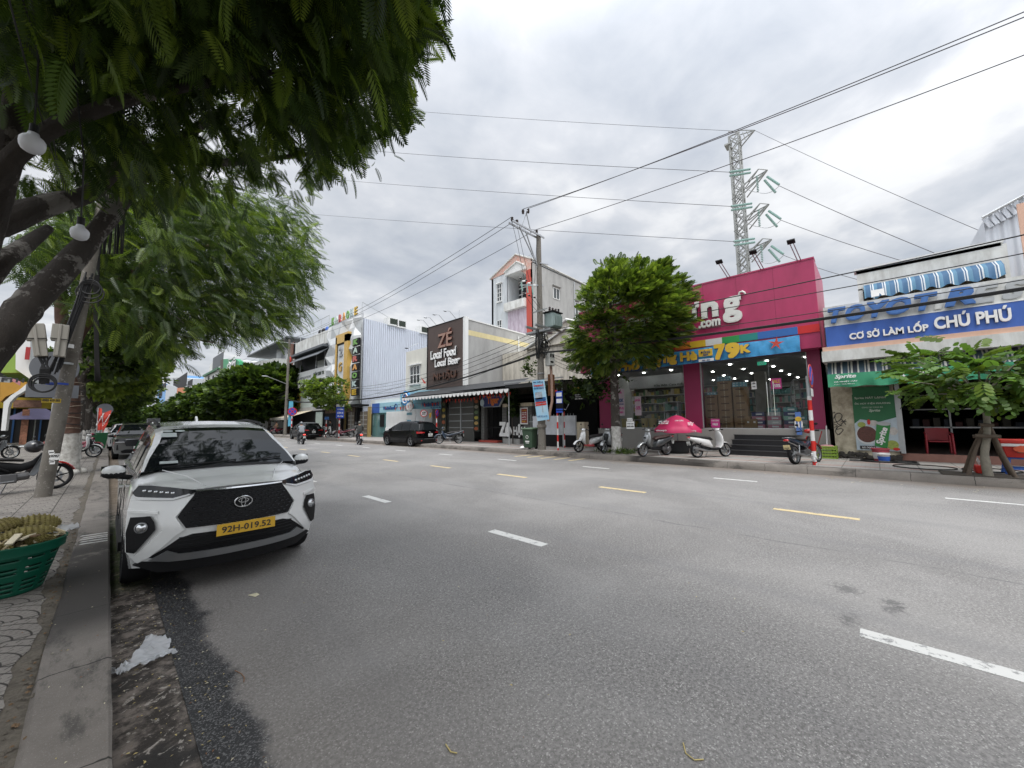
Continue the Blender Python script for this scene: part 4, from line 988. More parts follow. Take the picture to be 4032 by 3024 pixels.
# slab and salmon band
s =MB();s.box(16.95,18.6,YR,1.18,3.56,3.92,m_dirtyw);s.build('canopy_slab',ts)
s =MB();s.box(17.0,18.2,YR,1.15,3.92,4.07,m_salmon);s.build('canopy_band',ts)
zb0 =PX(*ZA(165,738),TX).z;zb1 =PX(*ZA(158,612),TX).z;zb2 =PX(*ZA(150,492),TX).z
s =MB();s.box(TX,18.2,YR,1.04,zb0,zb1,m_blueb);s.build('fascia_board',ts)
s =MB();s.box(TX+.02,18.2,YR,1.05,zb1,zb2,m_dirtyw);s.box(TX,TX+.06,YR,1.06,zb0-.03,zb0,m_dirtyw);s.box(TX-.01,TX+.03,YR,1.055,zb1-.012,zb1+.012,white);s.build('fascia_board',ts,label='upper weathered white band of the fascia')
for y in (-.9,-2.9,-4.9):
 pass
def ylet(x0,x1,t,m=m_blueL,zt=None,zb=None,X=TX-.10,th=.12,**k):
 a,b_ =PX(*ZA(x0,550),TX).y,PX(*ZA(x1,450),TX).y
 return text(t,m,(X,(a+b_)/2,((zt or zb2-.10)+(zb or zb1+.07))/2),abs(a-b_),(zt or zb2-.10)-(zb or zb1+.07),'-x',th=th,bold=.045,parent=ts,**k)
ylet(176,280,'T',shear=.25);ylet(285,400,'O',shear=.25);ylet(425,555,'Y',shear=.25);ylet(538,688,'O',shear=.25)
ylet(720,858,'T',shear=.25);ylet(842,915,'I',m_dirtyw,shear=.25,th=.03,X=TX-.0);ylet(905,1088,'R',shear=.25);ylet(1090,1250,'E',mat('bare_letter_bed',(.42,.44,.45),.7),shear=.25,th=.03,X=TX-.0);ylet(1275,1420,'S',mat('bare_letter_bed'),shear=.25,th=.03,X=TX)
def serif(t,x0,x1,yb,yt,**k):return ctext(t,inkwht,TX-.03,ZA(x0,yt),ZA(x1,yb),th=.05,bold=.03,parent=ts,**k)
def ctl(t,x0,x1,za,zb_,m=inkwht,X=TX-.03,th=.05,bold=.03,par=ts,**k):
 a,b_ =PX(*ZA(x0,600),X).y,PX(*ZA(x1,600),X).y
 return text(t,m,(X,(a+b_)/2,(za+zb_)/2),abs(a-b_),zb_-za,'-x',th=th,bold=bold,parent=par,**k)
hb =zb1-zb0
ctl('CƠ SỞ LÀM LỐP',300,798,zb0+.22*hb,zb0+.68*hb);ctl('CHÚ PHÚ',835,1325,zb0+.24*hb,zb0+.88*hb)
# upper storey, set back, with blue striped awning
s =MB();r1_ =rect(18.2,ZA(350,262),ZA(1228,120));zt =6.85
s.box(18.2,18.5,-3.15,.10,6.15,zt,m_dirtyw);s.box(18.2,18.5,-.02,.10,5.0,6.2,m_dirtyw);s.box(18.2,30,-3.15,.1,6.75,6.9,m_dirtyw);s.box(18.15,18.6,-3.2,.16,zt,zt+.09,m_wallw)
s.box(20.6,20.8,-3.15,.1,4,6.8,m_cream);s.box(18.2,20.6,-3.25,-3.15,4,6.8,m_dirtyw);s.box(18.5,20.6,-.02,.1,4,6.8,m_cream);s.box(20.5,20.6,-2.6,-1.3,4.6,6.1,black)
s.build('upper_storey',ts)
s =MB();rr =[]
for k in range(41):
 y =-.05-3.05*k/40;w_ =.03*math.sin(k*2.1);rr.append([(18.18,y,6.30),(17.85+w_,y,6.08),(17.80+w_,y,5.72+.05*math.sin(k*1.3)-.0)])
s.loft(rr,m_awnb,cap=False,closed=False);s.build('balcony_awning',ts,smooth=60)
s =MB();s.box(17.79,17.80,-.55,-.22,5.75,5.98,inkwht);s.build('paper_notice',ts)
s =MB();s.box(19.2,19.9,-.9,-.3,5.2,5.5,m_wallw);s.ell((19.15,-.6,5.4),(.12,.2,.12),blackpl,10);s.build('air_conditioner',ts)
# roll-down striped awning over the pavement with the green banner
s =MB();rr =[]
for k in range(61):
 y =1.08-7.5*k/60;w_ =.015*math.sin(k*1.7);rr.append([(17.5,y,3.60),(17.25+w_,y,3.38),(17.1+w_,y,3.14),(17.08,y,3.10)])
s.loft(rr,m_awn,cap=False,closed=False);s.build('shop_awning',ts,smooth=60)
bn =thing('green_banner','green drinks banner hanging from the edge of the striped awning','banner',(17.06,0,2.7))
s =MB();rr =[]
for k in range(76):
 y =1.09-6.5*k/75;w_ =.03*math.sin(k*.9)+.02*math.sin(k*2.3);rr.append([(17.06+w_*.3,y,3.12),(17.04+w_,y,2.90),(17.06-w_,y,2.67+.02*math.sin(k*.7))])
s.loft(rr,m_green,cap=False,closed=False);s.build('cloth',bn,smooth=80)
def btx(t,x0,x1,ya,yb_,**k):return ctext(t,inkwht,16.97,ZA(x0,yb_),ZA(x1,ya),th=.006,parent=bn,**k)
text('Sprite',inkwht,(16.97,.62,3.0),.55,.17,th=.006,parent=bn,bold=.02,shear=.3);text('HẠ NHIỆT MÁT',inkwht,(16.97,.62,2.84),.60,.06,th=.006,parent=bn,bold=.02)
text('CÁC THƯƠNG',inkwht,(16.97,.66,2.76),.52,.04,th=.006,parent=bn);text('ỐC HÚT',inkwht,(16.97,-1.0,2.99),.95,.24,th=.006,parent=bn,bold=.03);text('327 ĐIỆN BIÊN PHỦ',inkwht,(16.97,-1.35,2.80),.8,.06,th=.006,parent=bn)
# big poster on the wall
po =thing('poster','green poster with dish of snails and soda can on the cream column','poster',(18.0,-.1,1))
pr =rect(18.02,ZA(322,1035),ZA(622,1384));y0,y1,z0,z1 =pr
s =MB();s.box(18.02,18.05,y0,y1,z0,z1,m_greenp);s.box(18.01,18.02,y0-.02,y1+.02,z0-.02,z0,galv);s.box(18.01,18.05,y0-.03,y0,z0,z1,galv);s.build('sheet',po)
def pp(u,v):return Vector((18.012,y1+(y0-y1)*u,z1+(z0-z1)*v))
def pdisc(u,v,a,b_,m,th=0,dx=0,nm='print',tilt=0):
 s =MB();c_ =pp(u,v);W_ =y1-y0;H_ =z1-z0
 s.prism([Vector((18.014-dx,c_.y+a*W_*math.cos(t)*math.cos(tilt)-b_*H_*math.sin(t)*math.sin(tilt),c_.z+b_*H_*math.sin(t)*math.cos(tilt)+a*W_*math.cos(t)*math.sin(tilt))) for t in [k*math.pi/14 for k in range(28)]],(-.003,0,0),m);return s
s =MB();s.add([pp(0,.53),pp(.15,.45),pp(.6,.5),pp(1,.42),pp(1,1),pp(0,1)],[tuple(range(6))],mat('pale_print',(.42,.50,.55),.5,var=.2,vs=4));s.build('lower_field',po)
m_dish =mat('snail_dish',(.10,.04,.03),.5,var=.6,vs=22)
for u,v,a,b_,m,dx in [(.28,.73,.27,.17,mat('plate_white',(.55,.57,.58),.4),.004),(.28,.72,.24,.145,m_dish,.008),(.17,.55,.10,.05,mat('lime_print',(.30,.36,.08),.5,var=.4,vs=15),.008),(.45,.52,.12,.05,mat('garlic_print',(.5,.48,.45),.5,var=.3,vs=12),.006),(.85,.90,.14,.08,mat('lime_print'),.008),(.35,.50,.04,.05,red,.010),(.9,.66,.10,.07,mat('garlic_print'),.006),(.93,.97,.08,.025,red,.012)]:
 pdisc(u,v,a,b_,m,dx=dx).build('print',po)
s =MB();s.prism([pp(.53,.54)-Vector((.02,0,0)),pp(.86,.52)-Vector((.02,0,0)),pp(.72,.97)-Vector((.02,0,0)),pp(.44,.92)-Vector((.02,0,0))],(-.003,0,0),mat('can_green',(.03,.22,.05),.35));s.build('soda_can',po)
pdisc(.69,.53,.17,.035,steel,dx=.024,tilt=.1).build('can_top',po)
q =Vector((0,-.42,-1)).normalized();MM =Matrix((Vector((0,-.30,.95)),Vector((0,.95,.30)),Vector((0,-.30,.95)).cross(Vector((0,.95,.30))))).transposed()
text('Sprite',inkwht,tuple(pp(.645,.75)-Vector((.027,0,0))),.60,.22,M=MM,th=.004,bold=.03,shear=.2,parent=po)
s =MB();s.prism([pp(.08,.925)-Vector((.01,0,0)),pp(.46,.925)-Vector((.01,0,0)),pp(.46,.985)-Vector((.01,0,0)),pp(.08,.985)-Vector((.01,0,0))],(-.003,0,0),inkblk);s.build('price_tag',po)
def ptx(t,u0,u1,v,h,m=inkwht,**k):c_ =pp((u0+u1)/2,v);text(t,m,(17.995,c_.y,c_.z),abs(u1-u0)*(y1-y0),h*(z1-z0),th=.003,parent=po,**k)
m_pt =mat('pale_green_ink',(.45,.52,.44),.6)
ptx('Sprite MÁT LẠNH',.06,.80,.065,.055,m_pt,bold=.02);ptx('ỐC HÚT ĐIỆN PHƯƠNG',.05,.90,.165,.05,m_pt,bold=.02);ptx('CÀNG CAY CÀNG ĐÃ',.22,.72,.235,.032,m_pt);ptx('Sprite',.38,.65,.30,.06,m_pt,shear=.3,bold=.02);ptx('60.000đ',.13,.44,.955,.035)
pb =MB();r2_ =rect(18.0,ZA(322,990),ZA(560,1036));pb.box(18.0,18.03,r2_[0],r2_[1],r2_[2],r2_[3],m_greenp);tag(pb.build('rolled_banner'),'dim green banner tucked under the awning above the poster','banner')
# inside the tyre shop: shelves, lamp, rear clutter
s =MB();s.box(22,22.05,-5,-1.0,1.9,1.94,m_silv);s.box(22,22.05,-2.1,-2.05,.4,2.9,m_silv);s.box(22,22.6,-5,-1,1.2,1.25,m_silv)
for k in range(14):s.box(22.1,22.5,-4.9+k*.28,-4.9+k*.28+.18,1.25,1.4+.2*random.random(),mat('tool_box_%d' % (k % 3),[(.08,.02,.02),(.04,.05,.07),(.07,.065,.05)][k % 3],.6))
tag(s.build('storage_rack'),'dim metal rack of boxes deep inside the tyre shop','rack')
s =MB();s.ell((20.5,-2.35,3.05),(.07,.07,.05),mat('lamp_lit',(.9,.9,.9),emit=(1,1,1),es=12,var=0));tag(s.build('ceiling_lamp'),'small bright lamp hanging inside the dark tyre shop','lamp')
s =MB();s.box(18.0,18.12,-.66,-.55,.44,3.2,galv);s.build('door_frame',ts)
s =MB();s.box(18.0,18.06,-6.3,-4.35,.5,3.2,m_greenp);tag(s.build('poster'),'plain green panel right of the open tyre shop bay','poster')
s =MB();s.torus((18.3,-.85,2.3),.28,.012,(1,0,0),blackpl,k=5);s.torus((18.3,-.9,2.2),.33,.012,(1,0,0),blackpl,k=5);tag(s.build('hose_coil'),'black air hose hanging inside the tyre shop doorway','hose')
# annexes behind
s =MB();s.box(19.5,30,-.1,1.1,4.0,5.95,m_corrp);s.box(19.48,19.52,-.1,1.1,5.95,6.02,galv);tag(s.build('annex'),'peach corrugated annex above the left end of the tyre shop','building')
g2 =thing('metal_clad_building','tall silver corrugated gable behind the tyre shop','building',(22,-5,0))
a =PX(*ZA(1135,0),22);b_ =PX(*ZA(1235,90),22);e_ =PX(*ZA(1394,-190),22)
s =MB();s.prism([(22,a.y-.05,3.5),(22,a.y-.05,a.z+.3),(22,e_.y,e_.z),(22,-14,e_.z),(22,-14,3.5)],(9,0,0),m_corrs);s.build('wall',g2)
s =MB();
for k in range(7):
 t =k/6;y =a.y-.05+(e_.y-a.y)*t*.85;z =a.z+.3+(e_.z-a.z-.3)*t*.85;s.bar((21.9,y,z+.05),(21.9,y-.15,z-.35),.05,.12,m_corrs)
s.tube([(21.8,a.y,a.z+.35),(21.8,e_.y,e_.z+.05)],.05,galv);s.build('roof_edge',g2)
s =MB();s.box(19.2,19.3,-8,PX(4018,900,19.2).y,6.2,PX(4020,800,19.2).z,m_salmon);tag(s.build('salmon_wall'),'salmon wall cut by the upper right picture edge','building')
# ---------- pink shop ----------
ps =thing('pink_shop','magenta baby goods shop with deep fascia on a grey plinth','shop',(18.2,6,ZR_))
Y0,Y1,PF,PG =1.22,11.58,17.7,18.2
s =MB();s.box(PG,32,Y0+.02,10.85,.1,1.2,m_plinth);s.build('plinth',ps)
s =MB();s.box(PF,21,Y0,Y1,4.20,7.57,m_pink);s.build('fascia',ps,bevel=.01)
s =MB()
for k in range(1,8):y =Y0+(Y1-Y0)*k/8;s.box(PF-.002,PF+.01,y-.006,y+.006,5.15,7.55,mat('panel_joint',(.2,.01,.05)))
s.box(PF-.02,18.2,Y0-.01,Y1,7.56,7.62,m_pink);s.build('fascia_trim',ps)
s =MB();cols =[(.55,.02,.02),(.03,.13,.40),(.03,.13,.40),(.02,.22,.20),(.03,.28,.07),(.62,.62,.6),(.62,.40,.03),(.55,.16,.02),(.50,.03,.03),(.35,.02,.08),(.02,.10,.30),(.03,.28,.07),(.62,.62,.6),(.55,.16,.02),(.55,.02,.02),(.03,.13,.40)]
n =len(cols);ws_ =(Y1-Y0)/n
for k,c_ in enumerate(cols):s.box(PF-.03,PF,Y0+k*ws_,Y0+(k+1)*ws_,4.78,5.07,mat('stripe_%d' % k,c_,.45,var=.1,streak=.1))
s.build('colour_stripe',ps)
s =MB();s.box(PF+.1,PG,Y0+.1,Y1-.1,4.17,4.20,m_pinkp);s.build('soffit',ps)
for (ya,yb_) in ((Y0,1.72),(5.58,6.28),(9.85,10.87)):
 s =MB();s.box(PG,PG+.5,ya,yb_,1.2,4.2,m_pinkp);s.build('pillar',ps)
s =MB();s.box(PG,32,Y0,Y0+.1,1.2,4.2,m_wallw);s.box(PG,32,10.75,10.87,1.2,4.2,m_wallw);s.box(31.8,32,Y0,10.87,1.2,4.2,m_wallw);s.build('interior_wall',ps)
s =MB();s.box(PG+.3,32,Y0,10.87,4.10,4.19,mat('ceiling_grey',(.30,.30,.30),.7));s.build('ceiling',ps)
s =MB();s.box(PG,32,Y0,10.87,1.2,1.215,mat('shop_floor',(.35,.34,.33),.25));s.build('floor',ps)
s =MB();s.box(23.4,23.9,4.0,4.5,1.2,4.1,m_plinth);s.build('inner_column',ps)
for ya,yb_ in ((1.72,5.58),(6.28,9.85)):
 s =MB();s.box(PG+.10,PG+.11,ya,yb_,1.24,4.15,m_glass);g =s.build('shop_window',ps)
 s =MB();s.box(PG+.05,PG+.14,ya,ya+.04,1.2,4.15,galv);s.box(PG+.05,PG+.14,yb_-.04,yb_,1.2,4.15,galv);s.box(PG+.05,PG+.14,ya,yb_,1.2,1.24,galv);s.build('frame',g)
for y in (2.86,3.08):
 s =MB();s.tube([(PG+.02,y,1.75),(PG+.02,y,3.1)],.018,chrome);s.build('door_handle',ps)
s =MB();s.box(PG+.02,PG+.03,2.965,2.975,1.24,3.9,steel);s.build('door_gap',ps)
m_lit =mat('downlight',(1,1,1),emit=(1,.98,.92),es=32,var=0)
lm =None;random.seed(4)
for i in range(5):
 for j in range(7):
  x =19.2+i*2.3;y =1.9+j*1.35+random.uniform(-.1,.1)
  if lm is None:s =MB();s.disc((0,0,0),.055,(0,0,-1),m_lit,.02,12);lm =s.build('downlight',None);o =lm
  else:o =lm.copy();COL.objects.link(o)
  hang(o,ps);o.location =(x,y,4.09)
cc =mat('letter_cream',(.70,.70,.66),.4,var=.04)
def pl_(t,zx0,zx1,zya,zyb,**k):
 a,b_ =PX(*ZB(zx0,zya),PF-.05),PX(*ZB(zx1,zyb),PF-.05);return a,b_
def ptxt(t,y_l,y_r,z0,z1,bold=.035,m=cc,th=.10,X=PF-.05,par=ps,**k):return text(t,m,(X,(y_l+y_r)/2,(z0+z1)/2),abs(y_l-y_r),z1-z0,th=th,bold=bold,parent=par,**k)
yl =lambda zx,zy:PX(*ZB(zx,zy),PF-.05)
g_l,g_r =yl(1190,500).y,yl(1330,500).y;zg0,zg1 =yl(1250,592).z,yl(1250,402).z
ptxt('g',g_l,g_r,zg0,zg1,bold=.032);n_l,n_r =yl(1035,500).y,yl(1160,500).y;ptxt('n',n_l,n_r,yl(1100,555).z,yl(1100,440).z,bold=.032)
w =n_l-n_r;ptxt('ư',n_l+w*1.15,n_l+w*.12,yl(1100,555).z,yl(1100,440).z+.12,bold=.032);ptxt('C',n_l+w*2.5,n_l+w*1.28,yl(1100,565).z,yl(1100,410).z,bold=.032);ptxt('n',n_l+w*4.1,n_l+w*3.1,yl(1100,555).z,yl(1100,440).z,bold=.032);ptxt('o',n_l+w*5.2,n_l+w*4.2,yl(1100,555).z,yl(1100,440).z,bold=.032);ptxt('C',n_l+w*6.5,n_l+w*5.35,yl(1100,565).z,yl(1100,410).z,bold=.032)
ptxt('.com',yl(1015,600).y,yl(1175,590).y,yl(1100,622).z,yl(1100,570).z)
s =MB();c_ =yl(1330,378);s.tube([(PF-.08,c_.y+.13,c_.z-.10),(PF-.08,c_.y+.08,c_.z+.05),(PF-.08,c_.y-.02,c_.z+.07),(PF-.08,c_.y-.10,c_.z),(PF-.08,c_.y-.12,c_.z-.06)],[.03,.04,.045,.04,.03],cc);s.build('lettering',ps)
for k in range(8):
 text('siêu thị mẹ & bé',cc,(PF-.03,11.0,5.2),.8,.09,parent=ps) if k == 0 else None
# floodlights on arms above the fascia
for (zx,zy,bx,by) in ((1690,15,1745,130),(1415,90,1478,205),(1170,160,1235,262)):
 tp =PX(*ZB(zx,zy),PF-1.1);bt =PX(*ZB(bx,by),PF)
 fl =thing('floodlight','black floodlight on twin arms, %s above the magenta fascia' % ('rightmost' if zx > 1600 else 'middle' if zx > 1300 else 'leftmost'),'floodlight',tuple(bt),'floodlights above the magenta fascia')
 bt.z =7.6;s =MB();s.tube([bt+Vector((0,.05,0)),tp+Vector((0,.05,0))],.018,steel);s.tube([bt-Vector((0,.05,0)),tp-Vector((0,.05,0))],.018,steel);s.build('arm',fl)
 s =MB();s.obox(tp+Vector((-.1,0,.03)),(.20,.24,.06),Matrix.Rotation(.4,3,'Y'),blackpl);s.build('lamp_head',fl,bevel=.01)
# blue banner under the fascia
bb =thing('blue_banner','blue sale banner with yellow 79K and a red starfish','banner',(17.6,6,4))
ybl,ybr =PX(*ZB(232,900),17.62).y,PX(*ZB(1752,740),17.62).y
zl1,zl0 =PX(*ZB(232,880),17.62).z,PX(*ZB(232,970),17.62).z;zr1,zr0 =PX(*ZB(1752,680),17.62).z,PX(*ZB(1752,800),17.62).z
s =MB();rr =[]
for k in range(121):
 t =k/120;y =ybl+(ybr-ybl)*t;zt_,zb_ =zl1+(zr1-zl1)*t-.03*math.sin(t*9)**2,zl0+(zr0-zl0)*t;w_ =.035*math.sin(k*.8)+.02*math.sin(k*1.9)
 rr.append([(17.60,y,zt_),(17.58+w_*.7,y,(zt_*2+zb_)/3),(17.58-w_,y,(zt_+2*zb_)/3),(17.60,y,zb_)])
s.loft(rr,m_skyb,cap=False,closed=False);s.build('cloth',bb,smooth=80)
def bbt(t,x0,x1,ya,yb_,m,X=17.45,bold=.03,nm='lettering',**k):
 a,b_ =PX(*ZB(x0,yb_),X),PX(*ZB(x1,ya),X);zc_ =PX(*ZB((x0+x1)/2,(ya+yb_)/2),X).z;h_ =abs(PX(*ZB((x0+x1)/2,ya),X).z-PX(*ZB((x0+x1)/2,yb_),X).z)
 return text(t,m,(X,(a.y+b_.y)/2,zc_),abs(a.y-b_.y),h_,th=.01,parent=bb,bold=bold,**k)
m_navy =mat('navy_ink',(.02,.08,.22),.6)
for dx_,mm in ((0,m_goldl),(7,m_navy)):
 X_ =17.45 if dx_ == 0 else 17.47
 bbt('7',1130+dx_,1205+dx_,745+dx_,860+dx_,mm,X_,.06);bbt('9',1212+dx_,1312+dx_,735+dx_,848+dx_,mm,X_,.06);bbt('K',1320+dx_,1388+dx_,748+dx_,810+dx_,mm,X_,.05)
 bbt('Hè',882+dx_,1003+dx_,800+dx_,868+dx_,mm,X_,.05);bbt('ng',760+dx_,855+dx_,828+dx_,900+dx_,mm,X_,.05);bbt('Phố Bừ',430+dx_,745+dx_,850+dx_,930+dx_,mm,X_,.05)
s =MB();c_ =PX(*ZB(1064,808),17.47);s.box(17.47,17.49,c_.y-.28,c_.y+.28,c_.z-.16,c_.z+.15,m_goldl);s.build('speech_bubble',bb,bevel=.05)
bbt('ĐỒNG\nGIÁ',1032,1098,790,830,m_navy,17.45,.02);s =MB();c_ =PX(*ZB(1070,862),17.47);s.box(17.47,17.49,c_.y-.30,c_.y+.30,c_.z-.06,c_.z+.06,inkwht);s.build('date_tag',bb,bevel=.03);bbt('20/06 - 06/07',1040,1100,857,868,m_navy,17.455,.01)
s =MB();c_ =PX(*ZB(1578,742),17.46);pts =[]
for k in range(10):a =math.pi/2+k*math.pi/5+.15;r_ =.27 if k % 2 == 0 else .08;pts.append((17.47,c_.y+r_*math.cos(a),c_.z+r_*math.sin(a)))
s.prism(pts,(-.015,0,0),mat('starfish_red',(.50,.06,.04),.6,var=.3,vs=20));s.build('starfish',bb)
for x_,y_,a_,m_ in ((270,925,.35,cc),(330,930,.30,cc),(345,910,.2,m_goldl),(250,905,.2,m_goldl)):
 s =MB();c_ =PX(*ZB(x_,y_),17.52);s.prism([(17.52,c_.y+a_*math.cos(t*.6),c_.z+a_*.55*math.sin(t*.6)) for t in range(10)],(-.006,0,0),m_);s.build('printed_cloud',bb)
# steps
st =thing('entrance_steps','four black granite steps up to the pink shop','steps',(17.6,3.3,ZR_))
for k in range(4):
 s =MB();z1_ =ZR_+.195*(k+1);s.box(17.14+k*.26,PG+.0 if k == 3 else 17.14+(k+1)*.26+.02,2.25 if k else 2.2,4.38-.03*k,ZR_,z1_-.02,m_step);s.box(17.12+k*.26,PG if k == 3 else 17.14+(k+1)*.26+.02,2.2,4.40-.03*k,z1_-.02,z1_,mat('granite_tread',(.05,.05,.052),.3));s.build('step',st)
# things inside the pink shop
m_card =mat('cardboard',(.30,.19,.10),.8,var=.12);m_tape =mat('tape',(.50,.40,.26),.5)
def carton(x,y,z,sx=.40,sy=.52,sz=.30,lb='',g='cartons stacked in the shop window'):
 s =MB();s.box(x,x+sx,y,y+sy,z,z+sz-.006,m_card);s.box(x-.003,x,y+sy*.46,y+sy*.54,z+.01,z+sz-.01,m_tape);s.box(x-.004,x,y+sy*.2,y+sy*.8,z+sz*.55,z+sz*.72,mat('carton_print',(.10,.05,.03),.8));return tag(s.build('carton'),lb,'carton',g)
c0 =None
for (yy_,n_) in ((5.08,5),(4.50,7),(3.90,6)):
 for k in range(n_):
  if c0 is None:c0 =carton(18.75,yy_,1.215,.4,.54,.30,'brown carton in the stacks of the right shop window');
  else:o =c0.copy();COL.objects.link(o);o.location =(random.uniform(0,.02),yy_-5.08,.30*k)
  if c0 is not None and k == 0 and yy_ == 5.08:pass
t0 =None
for (yy_,zz_,n_) in ((5.1,2.73,3),(4.52,3.32,4),(3.92,3.02,4)):
 for k in range(n_):
  for j in range(2 if n_ == 4 else 1):
   y =yy_+.13*k;z =zz_+.10*j
   if t0 is None:s =MB();s.box(18.72,18.95,y,y+.12,z,z+.09,mat('tissue_pack_blue',(.22,.48,.58),.4));s.ell((18.72,y+.06,z+.05),(.01,.035,.025),inkwht,8);t0 =tag(s.build('tissue_pack'),'light blue tissue pack on top of the brown cartons','tissue pack','tissue packs on the cartons');tb =(y,z)
   else:o =t0.copy();COL.objects.link(o);o.location =(0,y-tb[0],z-tb[1])
def rack(x,y0,y1_,z0,n_,lb,hue,back=True,W_=None):
 r_ =thing('shelf_rack',lb,'shelf',(x,y0,z0));H_ =.42;s =MB()
 for k in range(n_+1):s.box(x,x+.4,y0,y1_,z0+k*H_,z0+k*H_+.025,m_wallw)
 s.box(x,x+.03,y0,y0+.03,z0,z0+n_*H_,m_wallw);s.box(x,x+.03,y1_-.03,y1_,z0,z0+n_*H_,m_wallw);s.box(x+.39,x+.4,y0,y1_,z0,z0+n_*H_,m_plinth);s.build('shelf',r_)
 for k in range(n_):
  s =MB();y =y0+.05
  while y < y1_-.12:
   w_ =random.uniform(.07,.16);h_ =random.uniform(.16,.34);s.box(x+.03,x+.25,y,y+w_,z0+k*H_+.025,z0+k*H_+.025+h_,random.choice(hue));y += w_+.015
  s.build('goods',r_)
hm =lambda n,c_:mat('goods_'+n,c_,.5,var=.1)
G1 =[hm('olive',(.20,.20,.08)),hm('yellow',(.45,.36,.10)),hm('dark',(.08,.08,.07)),hm('green',(.10,.2,.10)),hm('cream',(.45,.42,.34))]
G2 =[hm('mint',(.25,.45,.36)),hm('white',(.55,.55,.55)),hm('pinkish',(.5,.2,.26)),hm('navy',(.05,.06,.15)),hm('teal',(.12,.3,.30))]
rack(19.9,6.4,9.75,1.215,5,'long rack of milk tins behind the left shop window',G1)
rack(19.0,6.9,7.6,1.215,3,'white short rack of mint boxes behind the umbrella',G2)
rack(24.5,1.5,4.0,1.215,5,'rack of mixed goods far back at the right',G2);rack(26,4.6,10.5,1.215,6,'long rack along the back wall of the shop',G1+G2)
rack(21.5,4.6,5.6,1.215,5,'rack of mixed goods behind the middle pillar',G2)
rack(20.6,1.9,2.5,1.215,5,'narrow rack of goods behind the ladder',G2)
sg_ =MB();sg_.box(19.85,19.9,6.3,9.8,3.32,3.98,mat('pale_lightbox',(.50,.52,.53),.5,var=.1,vs=6));sb_ =tag(sg_.build('shelf_sign'),'pale header sign above the milk tin rack','sign');text('Sữa Bột Cao Cấp',mat('dark_ink',(.08,.10,.08)),(19.83,7.6,3.42),1.6,.16,parent=sb_,th=.008,bold=.02)
for (yy_,zz_,n_,m_) in ((3.3,1.215,4,G2[3]),(2.75,1.215,5,G2[1]),(2.2,1.215,5,G2[3]),(1.9,1.215,3,G2[1])):
 for k in range(n_):
  s =MB();s.box(18.6,18.95,yy_,yy_+.45,zz_+.17*k,zz_+.17*k+.165,(m_ if k % 2 else random.choice(G2)));s.box(18.59,18.6,yy_+.08,yy_+.3,zz_+.17*k+.05,zz_+.17*k+.11,inkwht);tag(s.build('diaper_box'),'low box in the piles behind the glass doors','box','boxes piled behind the glass doors')
for (yy_) in (3.55,3.78):
 s =MB();s.box(18.5,18.85,yy_,yy_+.22,1.215,1.72 if yy_ > 3.6 else 1.62,m_card);s.box(18.49,18.5,yy_+.06,yy_+.13,1.45,1.52,inkwht);tag(s.build('tall_carton'),'tall brown carton left of the glass doors, %s' % ('taller' if yy_ > 3.6 else 'shorter'),'carton')
for k,(yy_,r_) in enumerate(((9.55,.16),(8.45,.17),(8.05,.2),(7.75,.0))):
 if r_:s =MB();s.lathe((18.65,yy_,1.22),[(.0001,0),(r_*.8,0),(r_,.40),(r_*1.08,.40),(r_*1.08,.48),(.0001,.48)],(0,0,1),mat('cream_tub_plastic',(.55,.44,.20),.5),18);tag(s.build('plastic_tub',smooth=30),'cream plastic tub in the left shop window, %s' % ('leftmost','beside the trunk','widest','')[k],'tub')
s =MB();s.lathe((18.65,7.55,1.22),[(.0001,0),(.13,0),(.16,.35),(.0001,.35)],(0,0,1),mat('blue_pail',(.15,.28,.38),.5),16);tag(s.build('pail',smooth=30),'blue grey pail in the left shop window','pail')
# folding ladder
s =MB()
for y in (2.05,2.5):
 s.bar((19.3,y+(.1 if y < 2.2 else -.1),3.1),(19.15,y,1.22),.05,.03,m_silv)
for k in range(5):z =1.5+k*.33;s.bar((19.2,2.07+.01*k,z),(19.2,2.48-.01*k,z),.04,.03,m_silv)
s.torus((19.3,2.275,3.05),.14,.016,(1,0,0),m_silv);tag(s.build('ladder'),'aluminium folding ladder behind the right glass','ladder')
def poster(TL,BR,X,m,lb,txts=(),cat='poster',nm='poster'):
 y0,y1,z0,z1 =rect(X,TL,BR);s =MB();s.box(X,X+.008,y0,y1,z0,z1,m);o =tag(s.build(nm),lb,cat)
 for t,u0,u1,v0,v1,mm in txts:text(t,mm,(X-.005,y1+(y0-y1)*(u0+u1)/2,z1+(z0-z1)*(v0+v1)/2),(u1-u0)*(y1-y0),(v1-v0)*(z1-z0),th=.006,bold=.02,parent=o)
 return o
m_pk =mat('hot_pink_print',(.55,.04,.25),.5,var=.08)
poster(ZH(1455,340),ZH(1503,402),18.27,inkwht,'small white notice stuck on the glass doors',(('XIN',.2,.8,.1,.35,inkblk),('CHÀO',.2,.8,.5,.75,inkblk)))
poster(ZH(1622,312),ZH(1722,398),18.27,m_pk,'pink and violet sale poster hanging right of the glass doors',(('SALE',.15,.85,.12,.45,m_goldl),('50%',.3,.9,.55,.85,inkwht)))
poster(ZH(1102,662),ZH(1184,738),18.27,m_pk,'small pink sticker low on the right window before the cartons',(('CON CƯNG',.1,.9,.1,.28,inkwht),('FREE',.2,.8,.5,.75,inkwht)))
poster(ZH(280,405),ZH(355,632),18.26,mat('pink_white_print',(.60,.50,.56),.5,var=.15,vs=3),'tall pink price poster at the left end of the shop window',(('pink',.05,.75,.08,.20,m_pk),('100K',.1,.9,.36,.50,m_navy),('GIẢM',.1,.9,.53,.60,m_navy),('1 ĐẠI',.08,.92,.68,.80,m_pk),('COMBO',.15,.85,.84,.92,m_pk)))
